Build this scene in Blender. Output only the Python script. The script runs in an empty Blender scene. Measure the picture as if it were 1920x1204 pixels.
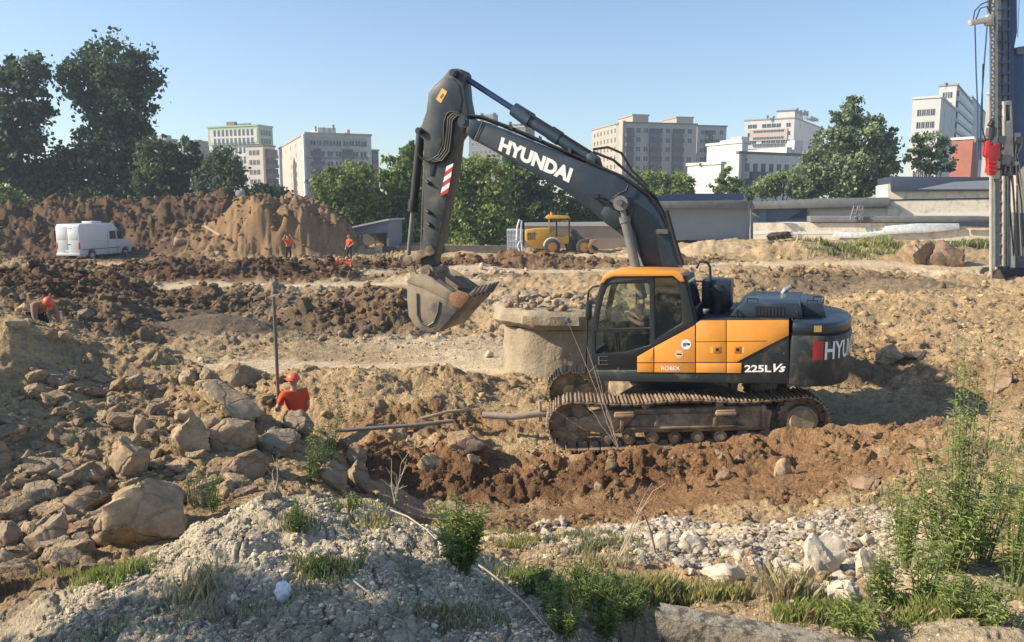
import bpy, bmesh, math, random
import numpy as np
from mathutils import Vector, Matrix, Euler
from mathutils.geometry import tessellate_polygon
R = math.radians
sc = bpy.context.scene
C = sc.collection
# ---------------------------------------------------------------- camera, light, exposure
FPX, CX, CY, CAMZ, PITCH = 1500.0, 960.0, 602.0, 4.0, R(8.31)
cam = bpy.data.objects.new('camera', bpy.data.cameras.new('camera')); C.objects.link(cam)
cam.location = (0, 0, CAMZ); cam.rotation_euler = (R(90) - PITCH, 0, 0)
cam.data.sensor_width = 36; cam.data.lens = 36 * FPX / 1920; cam.data.clip_end = 6000; cam.data.clip_start = .1
sc.camera = cam
SUN_EL, SUN_AZ = R(31), R(185)          # azimuth measured from +X, anticlockwise: light comes from the left and a little from behind the camera
sd = Vector((math.cos(SUN_EL) * math.cos(SUN_AZ), math.cos(SUN_EL) * math.sin(SUN_AZ), math.sin(SUN_EL)))
w = bpy.data.worlds.new('World'); sc.world = w; w.use_nodes = True
nt = w.node_tree; bg = nt.nodes['Background']
sky = nt.nodes.new('ShaderNodeTexSky'); sky.sky_type = 'NISHITA'; sky.sun_disc = False
sky.sun_elevation = SUN_EL; sky.sun_rotation = math.atan2(sd.x, sd.y)
sky.air_density = 1.0; sky.dust_density = .5; sky.ozone_density = 3.2; sky.altitude = 100
nt.links.new(sky.outputs[0], bg.inputs[0]); bg.inputs[1].default_value = .118
sl = bpy.data.lights.new('sun', 'SUN'); sl.energy = 5.0; sl.angle = R(.5); sl.color = (1.0, .865, .67)
so = bpy.data.objects.new('sun', sl); C.objects.link(so)
so.rotation_euler = (-sd).to_track_quat('-Z', 'Y').to_euler()
sc.view_settings.view_transform = 'Standard'; sc.view_settings.look = 'None'
sc.view_settings.exposure = 0.68; sc.view_settings.gamma = 1
sc.render.engine = 'CYCLES'
sc.cycles.max_bounces = 6; sc.cycles.diffuse_bounces = 2; sc.cycles.transparent_max_bounces = 12

# ---------------------------------------------------------------- helpers
SP, CP = math.sin(PITCH), math.cos(PITCH)
def ray(px, py):
    a = (px - CX) / FPX; b = -(py - CY) / FPX
    return Vector((a, CP + b * SP, -SP + b * CP))
def W(px, py, Y):
    d = ray(px, py); return Vector((0, 0, CAMZ)) + d * (Y / d.y)
def mpp(Y): return Y / FPX
class Frame:                              # a thing's own axes: x forward, y to its left, z up
    def __init__(s, o, yaw): s.o = Vector(o); s.yaw = yaw; s.M = Matrix.Translation(s.o) @ Matrix.Rotation(yaw, 4, 'Z'); s.I = s.M.inverted()
    def uw(s, px, py, v):
        o = s.I @ Vector((0, 0, CAMZ)); d = s.I.to_3x3() @ ray(px, py)
        t = (v - o.y) / d.y; p = o + d * t; return (p.x, p.z)
    def p(s, px, py, v): u, w_ = s.uw(px, py, v); return Vector((u, v, w_))
    def xw(s, px, py, u0):                # on a cross plane x = u0
        o = s.I @ Vector((0, 0, CAMZ)); d = s.I.to_3x3() @ ray(px, py)
        t = (u0 - o.x) / d.x; return o + d * t
def link(o, parent=None):
    C.objects.link(o)
    if parent is not None: o.parent = parent
    return o
def thing(name, label, cat, loc=(0, 0, 0), rz=0, group=None):
    o = bpy.data.objects.new(name, None); C.objects.link(o); o.empty_display_size = .3
    o.location = loc; o.rotation_euler = (0, 0, rz); o['label'] = label; o['category'] = cat
    if group: o['group'] = group
    return o
def tag(o, label, cat, group=None, kind=None):
    if label: o['label'] = label
    if cat: o['category'] = cat
    if group: o['group'] = group
    if kind: o['kind'] = kind
    return o
class MB:
    def __init__(s): s.v = []; s.f = []; s.mi = []
    def add(s, vs, fs, mi=0):
        n = len(s.v); s.v += [tuple(v) for v in vs]; s.f += [tuple(n + i for i in f) for f in fs]; s.mi += [mi] * len(fs); return s
    def box(s, a, b, mi=0, M=None):
        (x0, y0, z0), (x1, y1, z1) = a, b
        vs = [Vector(p) for p in ((x0,y0,z0),(x1,y0,z0),(x1,y1,z0),(x0,y1,z0),(x0,y0,z1),(x1,y0,z1),(x1,y1,z1),(x0,y1,z1))]
        if M: vs = [M @ v for v in vs]
        return s.add(vs, [(0,3,2,1),(4,5,6,7),(0,1,5,4),(1,2,6,5),(2,3,7,6),(3,0,4,7)], mi)
    def bar(s, p0, p1, w_, h, mi=0, up=(0,0,1)):
        p0, p1 = Vector(p0), Vector(p1); d = (p1 - p0).normalized(); u = Vector(up)
        if abs(d.dot(u)) > .99: u = Vector((1, 0, 0))
        x = d.cross(u).normalized() * (w_ / 2); y = x.cross(d).normalized() * (h / 2)
        return s.add([p0-x-y, p0+x-y, p0+x+y, p0-x+y, p1-x-y, p1+x-y, p1+x+y, p1-x+y], [(0,1,2,3),(7,6,5,4),(0,4,5,1),(1,5,6,2),(2,6,7,3),(3,7,4,0)], mi)
    def cyl(s, p0, p1, r0, r1=None, n=16, mi=0, caps=True):
        r1 = r0 if r1 is None else r1; p0, p1 = Vector(p0), Vector(p1); d = (p1 - p0).normalized()
        u = Vector((0, 0, 1)) if abs(d.z) < .9 else Vector((1, 0, 0))
        x = d.cross(u).normalized(); y = d.cross(x)
        vs = []
        for p, r in ((p0, r0), (p1, r1)):
            for k in range(n):
                t = 2 * math.pi * k / n; vs.append(p + x * (r * math.cos(t)) + y * (r * math.sin(t)))
        fs = [(k, (k+1) % n, n + (k+1) % n, n + k) for k in range(n)]
        if caps: fs += [tuple(range(n))[::-1], tuple(range(n, 2*n))]
        return s.add(vs, fs, mi)
    def tube(s, pts, r, n=8, mi=0):
        pts = [Vector(p) for p in pts]; rs = r if isinstance(r, (list, tuple)) else [r] * len(pts)
        vs = []; pd = None
        for i, p in enumerate(pts):
            d = (pts[min(i+1, len(pts)-1)] - pts[max(i-1, 0)]).normalized()
            if pd is None:
                u = Vector((0, 0, 1)) if abs(d.z) < .9 else Vector((1, 0, 0)); x = d.cross(u).normalized()
            else: x = (x - d * x.dot(d)).normalized()
            pd = d; y = d.cross(x)
            for k in range(n):
                t = 2*math.pi*k/n; vs.append(p + x*(rs[i]*math.cos(t)) + y*(rs[i]*math.sin(t)))
        fs = []
        for i in range(len(pts)-1):
            for k in range(n): fs.append((i*n+k, i*n+(k+1)%n, (i+1)*n+(k+1)%n, (i+1)*n+k))
        fs += [tuple(range(n))[::-1], tuple(range((len(pts)-1)*n, len(pts)*n))]
        return s.add(vs, fs, mi)
    def prism(s, pts, v0, v1, holes=(), axis='y', mi=0):   # 2D outline (u,w) extruded between v0 and v1
        loops = [list(pts)] + [list(h) for h in holes]; allp = [p for l in loops for p in l]
        tri = tessellate_polygon([[Vector((p[0], p[1], 0)) for p in l] for l in loops])
        mk = {'y': lambda p, v: (p[0], v, p[1]), 'z': lambda p, v: (p[0], p[1], v), 'x': lambda p, v: (v, p[0], p[1])}[axis]
        n = len(allp); vs = [mk(p, v0) for p in allp] + [mk(p, v1) for p in allp]
        fs = [tuple(t) for t in tri] + [tuple(n + i for i in reversed(t)) for t in tri]
        b = 0
        for l in loops:
            m = len(l)
            for k in range(m): fs.append((b+k, b+(k+1)%m, n+b+(k+1)%m, n+b+k))
            b += m
        return s.add(vs, fs, mi)
    def build(s, name, mat, parent=None, bevel=0, smooth=False, seg=2):
        me = bpy.data.meshes.new(name); me.from_pydata(s.v, [], s.f)
        mats = mat if isinstance(mat, (list, tuple)) else [mat]
        for m in mats: me.materials.append(m)
        if len(mats) > 1: me.polygons.foreach_set('material_index', s.mi)
        bm = bmesh.new(); bm.from_mesh(me); bmesh.ops.recalc_face_normals(bm, faces=bm.faces)
        if bevel:
            bmesh.ops.remove_doubles(bm, verts=bm.verts, dist=1e-5)
            bmesh.ops.dissolve_limit(bm, angle_limit=R(1), verts=bm.verts, edges=bm.edges, use_dissolve_boundaries=False)
            es = [e for e in bm.edges if len(e.link_faces) == 2 and e.calc_face_angle(0) > R(30)]
            try: bmesh.ops.bevel(bm, geom=es, offset=bevel, segments=seg, affect='EDGES', profile=.5, clamp_overlap=True)
            except Exception: pass
        bm.to_mesh(me); bm.free()
        if smooth or bevel:
            me.polygons.foreach_set('use_smooth', [True] * len(me.polygons))
            me.set_sharp_from_angle(angle=R(38))
        o = bpy.data.objects.new(name, me); return link(o, parent)
def npmesh(name, V, F, mat, parent=None, smooth=False, col=None, cname='col'):
    V = np.asarray(V, np.float32); F = np.asarray(F, np.int32); k = F.shape[1]
    me = bpy.data.meshes.new(name); me.vertices.add(len(V)); me.vertices.foreach_set('co', V.ravel())
    me.loops.add(F.size); me.loops.foreach_set('vertex_index', F.ravel())
    me.polygons.add(len(F)); me.polygons.foreach_set('loop_start', np.arange(0, F.size, k, dtype=np.int32))
    me.polygons.foreach_set('use_smooth', np.full(len(F), smooth))
    me.update(calc_edges=True)
    for m in (mat if isinstance(mat, (list, tuple)) else [mat]): me.materials.append(m)
    if col is not None:
        a = me.color_attributes.new(cname, 'FLOAT_COLOR', 'POINT')
        c4 = np.ones((len(V), 4), np.float32); c4[:, :3] = col; a.data.foreach_set('color', c4.ravel())
    o = bpy.data.objects.new(name, me); return link(o, parent)

# ---------------------------------------------------------------- materials
def mat(name, col, rough=.7, metal=0, var=.0, vs=4, bump=0, bs=20, col2=None, mixs=1.5, mixt=(.45, .6), spec=.5, coat=0, det=8, alpha=None, emit=None, trans=0, vcol=None, bdist=.02, crk=0):
    m = bpy.data.materials.new(name); m.use_nodes = True; n = m.node_tree; L = n.links
    b = n.nodes['Principled BSDF']; b.inputs['Base Color'].default_value = (*col, 1)
    b.inputs['Roughness'].default_value = rough; b.inputs['Metallic'].default_value = metal
    b.inputs['Specular IOR Level'].default_value = spec; b.inputs['Coat Weight'].default_value = coat
    tc = n.nodes.new('ShaderNodeTexCoord'); src = None
    if vcol:
        at = n.nodes.new('ShaderNodeVertexColor'); at.layer_name = vcol; src = at.outputs[0]
    if col2 is not None:
        nz = n.nodes.new('ShaderNodeTexNoise'); nz.inputs['Scale'].default_value = mixs; nz.inputs['Detail'].default_value = det; nz.inputs['Roughness'].default_value = .65
        L.new(tc.outputs['Object'], nz.inputs['Vector'])
        rp = n.nodes.new('ShaderNodeMapRange'); rp.inputs[1].default_value, rp.inputs[2].default_value = mixt; L.new(nz.outputs[0], rp.inputs[0])
        mx = n.nodes.new('ShaderNodeMix'); mx.data_type = 'RGBA'; L.new(rp.outputs[0], mx.inputs[0])
        mx.inputs[6].default_value = (*col, 1); mx.inputs[7].default_value = (*col2, 1)
        if src: L.new(src, mx.inputs[6])
        src = mx.outputs[2]
    if var:
        nz = n.nodes.new('ShaderNodeTexNoise'); nz.inputs['Scale'].default_value = vs; nz.inputs['Detail'].default_value = 8; nz.inputs['Roughness'].default_value = .7
        L.new(tc.outputs['Object'], nz.inputs['Vector'])
        rp = n.nodes.new('ShaderNodeMapRange'); rp.inputs[1].default_value, rp.inputs[2].default_value = .3, .7
        rp.inputs[3].default_value, rp.inputs[4].default_value = 1 - var, 1 + var; L.new(nz.outputs[0], rp.inputs[0])
        ml = n.nodes.new('ShaderNodeVectorMath'); ml.operation = 'SCALE'
        if src: L.new(src, ml.inputs[0])
        else: ml.inputs[0].default_value = col
        L.new(rp.outputs[0], ml.inputs['Scale']); src = ml.outputs[0]
    if src: L.new(src, b.inputs['Base Color'])
    if crk:
        vo = n.nodes.new('ShaderNodeTexVoronoi'); vo.feature = 'DISTANCE_TO_EDGE'; vo.inputs['Scale'].default_value = crk; L.new(tc.outputs['Object'], vo.inputs['Vector'])
        nw = n.nodes.new('ShaderNodeTexNoise'); nw.inputs['Scale'].default_value = crk*1.5; nw.inputs['Detail'].default_value = 5; L.new(tc.outputs['Object'], nw.inputs['Vector']); va = n.nodes.new('ShaderNodeVectorMath'); va.operation = 'MULTIPLY_ADD'; va.inputs[1].default_value = (.35,)*3; L.new(nw.outputs[1], va.inputs[0]); L.new(tc.outputs['Object'], va.inputs[2]); L.new(va.outputs[0], vo.inputs['Vector'])
        mc = n.nodes.new('ShaderNodeMapRange'); mc.inputs[2].default_value = .06; L.new(vo.outputs['Distance'], mc.inputs[0])
    if bump:
        nz = n.nodes.new('ShaderNodeTexNoise'); nz.inputs['Scale'].default_value = bs; nz.inputs['Detail'].default_value = 10; nz.inputs['Roughness'].default_value = .65
        L.new(tc.outputs['Object'], nz.inputs['Vector'])
        bp = n.nodes.new('ShaderNodeBump'); bp.inputs['Strength'].default_value = bump; bp.inputs['Distance'].default_value = bdist
        L.new(nz.outputs[0], bp.inputs['Height']); L.new(bp.outputs[0], b.inputs['Normal'])
        if crk: b2 = n.nodes.new('ShaderNodeBump'); b2.inputs['Strength'].default_value = .7; b2.inputs['Distance'].default_value = .03; L.new(mc.outputs[0], b2.inputs['Height']); L.new(bp.outputs[0], b2.inputs['Normal']); L.new(b2.outputs[0], b.inputs['Normal'])
    return m
def leafmat(name, vcol='col', rough=.55, tr=.35):
    m = bpy.data.materials.new(name); m.use_nodes = True; n = m.node_tree; L = n.links
    b = n.nodes['Principled BSDF']; b.inputs['Roughness'].default_value = rough; b.inputs['Specular IOR Level'].default_value = .3
    at = n.nodes.new('ShaderNodeVertexColor'); at.layer_name = vcol; L.new(at.outputs[0], b.inputs['Base Color'])
    t = n.nodes.new('ShaderNodeBsdfTranslucent'); L.new(at.outputs[0], t.inputs[0])
    mx = n.nodes.new('ShaderNodeMixShader'); mx.inputs[0].default_value = tr
    L.new(b.outputs[0], mx.inputs[1]); L.new(t.outputs[0], mx.inputs[2]); L.new(mx.outputs[0], n.nodes['Material Output'].inputs[0])
    return m
def glassmat(name, tint=(.55, .62, .6), refl=.12):
    m = bpy.data.materials.new(name); m.use_nodes = True; n = m.node_tree; L = n.links; n.nodes.remove(n.nodes['Principled BSDF'])
    t = n.nodes.new('ShaderNodeBsdfTransparent'); t.inputs[0].default_value = (*tint, 1)
    g = n.nodes.new('ShaderNodeBsdfGlossy'); g.inputs['Roughness'].default_value = .03; g.inputs[0].default_value = (.9, .95, 1, 1)
    lw = n.nodes.new('ShaderNodeLayerWeight'); lw.inputs[0].default_value = .35
    mr = n.nodes.new('ShaderNodeMapRange'); mr.inputs[3].default_value = refl; mr.inputs[4].default_value = .8; L.new(lw.outputs['Fresnel'], mr.inputs[0])
    mx = n.nodes.new('ShaderNodeMixShader'); L.new(mr.outputs[0], mx.inputs[0]); L.new(t.outputs[0], mx.inputs[1]); L.new(g.outputs[0], mx.inputs[2])
    L.new(mx.outputs[0], n.nodes['Material Output'].inputs[0]); return m

MUD = (.30, .22, .14)
M_orange = mat('orange_paint', (.76, .30, .035), .5, var=.1, vs=3.5, coat=.12, col2=(.52, .30, .13), mixs=3.2, mixt=(.5, .78), bump=.05, bs=8)
M_dark = mat('dark_slate_paint', (.018, .032, .048), .42, var=.2, vs=3, coat=.1, col2=(.06, .06, .055), mixs=3, mixt=(.5, .85), bump=.05, bs=12)
M_body = mat('graphite_paint', (.02, .026, .027), .55, var=.25, vs=2, col2=(.19, .155, .115), mixs=3, mixt=(.5, .78), bump=.08, bs=14)
M_black = mat('black_rubber', (.012, .012, .013), .6, var=.2, vs=6, bump=.1)
M_frame = mat('cab_black', (.016, .019, .02), .45, var=.15, vs=5)
M_steel = mat('rod_chrome', (.62, .62, .6), .25, metal=.9)
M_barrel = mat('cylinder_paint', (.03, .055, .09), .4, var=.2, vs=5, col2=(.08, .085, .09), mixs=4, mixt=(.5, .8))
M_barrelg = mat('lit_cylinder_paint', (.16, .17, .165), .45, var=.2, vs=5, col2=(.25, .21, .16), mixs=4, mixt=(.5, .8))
M_mud = mat('muddy_steel', (.11, .085, .06), .8, var=.3, vs=7, col2=(.38, .28, .17), mixs=3, mixt=(.38, .6), bump=.5, bs=25)
M_shoe = mat('track_steel', (.27, .19, .12), .75, var=.35, vs=9, col2=(.42, .31, .2), mixs=5, mixt=(.5, .7), bump=.4, bs=30)
M_bucket = mat('bucket_steel', (.30, .24, .165), .8, var=.2, vs=5, col2=(.125, .115, .11), mixs=1.1, mixt=(.5, .6), bump=.35, bs=22)
M_wear = mat('worn_steel', (.13, .12, .115), .5, metal=.3, var=.3, vs=8, bump=.2, bs=30)
M_white = mat('white_decal', (.82, .82, .80), .5, var=.05)
M_red = mat('red_decal', (.5, .035, .03), .5)
M_yellow = mat('yellow_decal', (.80, .48, .13), .5, var=.1, vs=12)
M_glass = glassmat('cab_glass', (.9, .94, .91), .035)
M_glassd = glassmat('dark_glass', (.12, .14, .14), .16)
M_seat = mat('seat_cloth', (.03, .03, .032), .9, bump=.2)
M_groove = mat('panel_gap', (.01, .009, .008), .9)
M_mesh = mat('grille', (.015, .016, .018), .6)
# ---------------------------------------------------------------- noise fields (numpy)
def _h(ix, iy, s):
    ix = ix.astype(np.int64); iy = iy.astype(np.int64)
    n = (ix * 374761393 + iy * 668265263 + s * 1274126177) & 0xffffffff
    n = ((n ^ (n >> 13)) * 1103515245) & 0xffffffff; n = ((n ^ (n >> 16)) * 2246822519) & 0xffffffff
    return ((n ^ (n >> 15)) & 0xffffff) / float(0xffffff)
def vn(x, y, s=0):
    ix, iy = np.floor(x), np.floor(y); fx, fy = x - ix, y - iy
    fx = fx*fx*fx*(fx*(fx*6-15)+10); fy = fy*fy*fy*(fy*(fy*6-15)+10)
    a, b, c, d = _h(ix, iy, s), _h(ix+1, iy, s), _h(ix, iy+1, s), _h(ix+1, iy+1, s)
    return (a*(1-fx)+b*fx)*(1-fy) + (c*(1-fx)+d*fx)*fy
def fbm(x, y, o=4, s=0, g=.5):
    t = 0; a = 1; n = 0
    for k in range(o):
        t = t + a * vn(x, y, s + k*17); n += a; a *= g; x, y = x*2.03*.8 - y*2.03*.6 + 5.1, x*2.03*.6 + y*2.03*.8 + 9.7
    return t / n
def worley(x, y, s=0):                  # distance to the nearest feature point and a random value of that cell
    ix, iy = np.floor(x), np.floor(y); best = np.full(np.shape(x), 9.0); idv = np.zeros(np.shape(x))
    for dx in (-1, 0, 1):
        for dy in (-1, 0, 1):
            cx, cy = ix+dx, iy+dy
            d = (cx + _h(cx, cy, s) - x)**2 + (cy + _h(cx, cy, s+5) - y)**2
            m = d < best; best = np.where(m, d, best); idv = np.where(m, _h(cx, cy, s+11), idv)
    return np.sqrt(best), idv
def cracks(x, y, s=0):                  # 0 along cell borders, growing inwards
    ix, iy = np.floor(x), np.floor(y); f1 = np.full(np.shape(x), 9.0); f2 = f1.copy()
    for dx in (-1, 0, 1):
        for dy in (-1, 0, 1):
            cx, cy = ix+dx, iy+dy; d = (cx + _h(cx, cy, s) - x)**2 + (cy + _h(cx, cy, s+5) - y)**2
            f2 = np.where(d < f1, f1, np.minimum(f2, d)); f1 = np.minimum(f1, d)
    return np.sqrt(f2) - np.sqrt(f1)
def sstep(a, b, x): t = np.clip((x-a)/(b-a), 0, 1); return t*t*(3-2*t)

# ---------------------------------------------------------------- terrain: surveyed sections, each a list of (distance, height)
def zz(py, Y): return CAMZ - Y * math.tan(PITCH + math.atan((py - CY) / FPX))
def sec(*a):                            # items: (Y, 'p', py) seen ground, or (Y, z)
    return [(q[0], zz(q[2], q[0]) if q[1] == 'p' else q[1]) for q in a]
P_ = 'p'
SECT = {
 -900: sec((2.5, 1.4), (5, 1.3), (7.5, 1.6), (9, 2.4), (11, 3.0), (15, 3.0), (19, 1.6), (30, 1.5), (40, 1.4), (50, .6), (90, .5)),
 -250: sec((2.5, 1.4), (5, 1.2), (7.2, 1.3), (8.5, 2.1), (10, 2.75), (12, 2.9), (15, 2.6), (19, 1.4), (30, 1.3), (40, 1.1), (50, .4), (90, .5)),
 0: sec((2.5, 1.4), (4.4, 1.2), (5.2, P_, 1195), (6, P_, 1120), (7.2, P_, 1030), (8.2, P_, 930), (9.2, P_, 830), (10.5, P_, 730), (11.6, P_, 655), (12.8, P_, 615), (14.2, P_, 580), (15, 2.0), (18, 1.1), (23, .95), (27, P_, 550), (32, P_, 522), (38, P_, 498), (42, .9), (48, .3), (57, .1), (90, .5)),
 120: sec((2.5, 1.4), (4.6, 1.3), (5.2, P_, 1140), (6, .95), (7.0, P_, 1060), (8.2, P_, 945), (9.3, P_, 850), (10.6, P_, 750), (12, P_, 665), (13.2, P_, 625), (14.2, P_, 600), (15.2, 1.55), (18, .8), (22, .7), (27, P_, 562), (31, P_, 533), (36, P_, 505), (41, .8), (48, .2), (57, .05), (90, .5)),
 200: sec((2.5, 1.4), (4.6, 1.33), (5.5, P_, 1095), (6.4, .85), (7.2, P_, 1040), (8.3, P_, 950), (9.5, P_, 850), (11, P_, 755), (12.3, P_, 685), (13.4, P_, 640), (14.4, 1.4), (17, .5), (22, .3), (28, .6), (31, P_, 545), (35, P_, 515), (41, .5), (48, .1), (57, 0), (90, .5)),
 300: sec((2.5, 1.45), (4.6, 1.40), (5.9, P_, 1035), (7, .75), (7.8, P_, 975), (8.7, P_, 915), (9.8, P_, 840), (11, P_, 765), (12.2, P_, 700), (13.2, P_, 655), (14.4, 1.0), (17, .15), (22, .05), (30, 0), (40, 0), (43, .5), (47, .5), (52, 0), (90, .5)),
 400: sec((2.5, 1.5), (4.4, 1.44), (6.2, P_, 985), (7.4, .75), (8.5, P_, 925), (9.5, P_, 852), (10.6, P_, 785), (11.8, P_, 725), (12.7, P_, 692), (14, .7), (16.5, .05), (22, 0), (40, 0), (43, .5), (47, .5), (52, 0), (90, .5)),
 500: sec((2.5, 1.5), (4.4, 1.46), (6.5, P_, 940), (7.6, .85), (8.6, P_, 915), (9.6, P_, 865), (10.6, P_, 825), (11.6, P_, 800), (12.4, P_, 786), (13.0, -.6), (13.9, -.65), (15.1, .25), (16, .5), (18, .1), (22, 0), (40, 0), (43, .5), (47, .5), (52, 0), (90, .5)),
 600: sec((2.5, 1.5), (4.4, 1.44), (6.8, P_, 928), (7.8, .8), (8.8, P_, 920), (9.6, P_, 880), (10.4, .45), (11.5, P_, 845), (12.4, P_, 808), (12.9, -.1), (13.2, -.6), (13.6, -.5), (14.2, P_, 790), (15, P_, 735), (15.8, P_, 700), (17.5, .15), (20, 0), (40, 0), (43, .4), (47, .5), (52, 0), (90, .5)),
 700: sec((2.5, 1.5), (4.4, 1.42), (6.8, P_, 940), (7.9, .65), (9.2, .2), (10.6, P_, 935), (11.5, P_, 895), (12.6, P_, 835), (13.8, P_, 790), (14.6, P_, 745), (15.8, P_, 702), (17.5, .2), (20, 0), (40, .1), (44, .4), (48, .5), (52, .1), (90, .5)),
 800: sec((2.5, 1.4), (4.4, 1.36), (6.6, P_, 985), (7.6, .5), (9, .05), (10, -.25), (11.2, P_, 948), (12, P_, 905), (12.9, P_, 845), (13.8, P_, 800), (14.8, P_, 745), (16.3, P_, 706), (18.5, .1), (22, 0), (36, 0), (40, .3), (44, .4), (52, .3), (90, .5)),
 960: sec((2.5, 1.4), (4.6, P_, 1200), (5.6, P_, 1120), (6.6, P_, 1072), (7.6, P_, 1045), (8.8, P_, 1012), (9.8, P_, 990), (11.2, P_, 952), (11.8, P_, 928), (12.3, P_, 892), (12.9, P_, 850), (14, P_, 800), (15.4, P_, 748), (16.6, P_, 718), (18, .05), (22, 0), (37, 0), (42, .4), (50, .35), (56, .15), (62, .1), (90, .4)),
 1200: sec((2.5, 1.1), (4.3, .9), (5.0, .88), (5.6, .93), (6.3, P_, 1098), (7.2, P_, 1048), (8.0, P_, 1008), (8.7, P_, 988), (9.5, -.1), (10.4, P_, 978), (11.6, P_, 930), (12.1, P_, 888), (12.6, P_, 848), (13.4, 0), (18, 0), (30, 0), (37, .2), (42, .5), (50, .35), (56, .2), (62, .1), (90, .4)),
 1400: sec((2.5, 1.1), (4.3, .85), (5.0, .85), (5.6, .92), (6.3, P_, 1098), (7.2, P_, 1040), (8.2, P_, 995), (8.9, .30), (10, P_, 940), (11.2, P_, 895), (12.2, P_, 848), (12.7, P_, 818), (13.4, .06), (18, .05), (30, .1), (38, .4), (44, .5), (50, .7), (56, .6), (90, .8)),
 1600: sec((2.5, 1.1), (4.0, .85), (4.8, .95), (5.4, 1.05), (6.1, P_, 1103), (7.4, P_, 1020), (8.6, P_, 955), (10, P_, 905), (11.3, P_, 855), (12.5, P_, 814), (13.3, .12), (14.6, .15), (15.5, P_, 735), (16.5, P_, 705), (19, P_, 650), (22.5, P_, 602), (26, P_, 567), (29, .6), (34, .3), (40, .3), (46, .6), (52, .8), (60, .7), (90, 1.0)),
 1800: sec((2.5, 1.4), (4.6, P_, 1204), (5.8, P_, 1110), (7.2, P_, 1010), (9, P_, 905), (11.2, P_, 812), (12.2, P_, 785), (13.4, .38), (14.6, .55), (15.4, P_, 700), (17.5, P_, 650), (21, P_, 597), (25, P_, 560), (28, .8), (33, .4), (40, .1), (48, .5), (56, .8), (90, 1.0)),
 1920: sec((2.5, 1.4), (4.6, P_, 1204), (5.8, P_, 1105), (7.2, P_, 1000), (9, P_, 892), (11.2, P_, 800), (13, P_, 750), (15.2, P_, 690), (17.5, P_, 640), (21, P_, 590), (25, P_, 552), (28, .9), (33, .4), (40, .0), (48, .5), (56, .8), (90, 1.0)),
 2700: sec((2.5, 1.5), (6, 1.3), (9, 1.2), (13, 1.3), (20, 1.7), (25, 1.5), (33, .6), (48, .6), (90, 1.0)),
}
SK = sorted(SECT); LT = np.linspace(math.log(2.4), math.log(95), 420)
SZ = []
for k in SK:
    a = np.array(SECT[k]); z = np.interp(LT, np.log(a[:, 0]), a[:, 1]); ker = np.exp(-np.linspace(-2, 2, 9)**2); ker /= ker.sum()
    SZ.append(np.convolve(np.pad(z, 4, mode='edge'), ker, 'valid'))
SZ = np.array(SZ); SKa = np.array(SK, float)
def pxof(x, y): return CX + FPX * x / (CP * y + SP * 3.4)
def bumpf(px, py_, Y0, rx, ry, h, x, y, rot=0):
    c = W(px, py_, Y0); dx, dy = x - c.x, y - c.y
    if rot: dx, dy = dx*math.cos(rot)+dy*math.sin(rot), -dx*math.sin(rot)+dy*math.cos(rot)
    r = np.sqrt((dx/rx)**2 + (dy/ry)**2); return h * sstep(1, 0, r)
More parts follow.
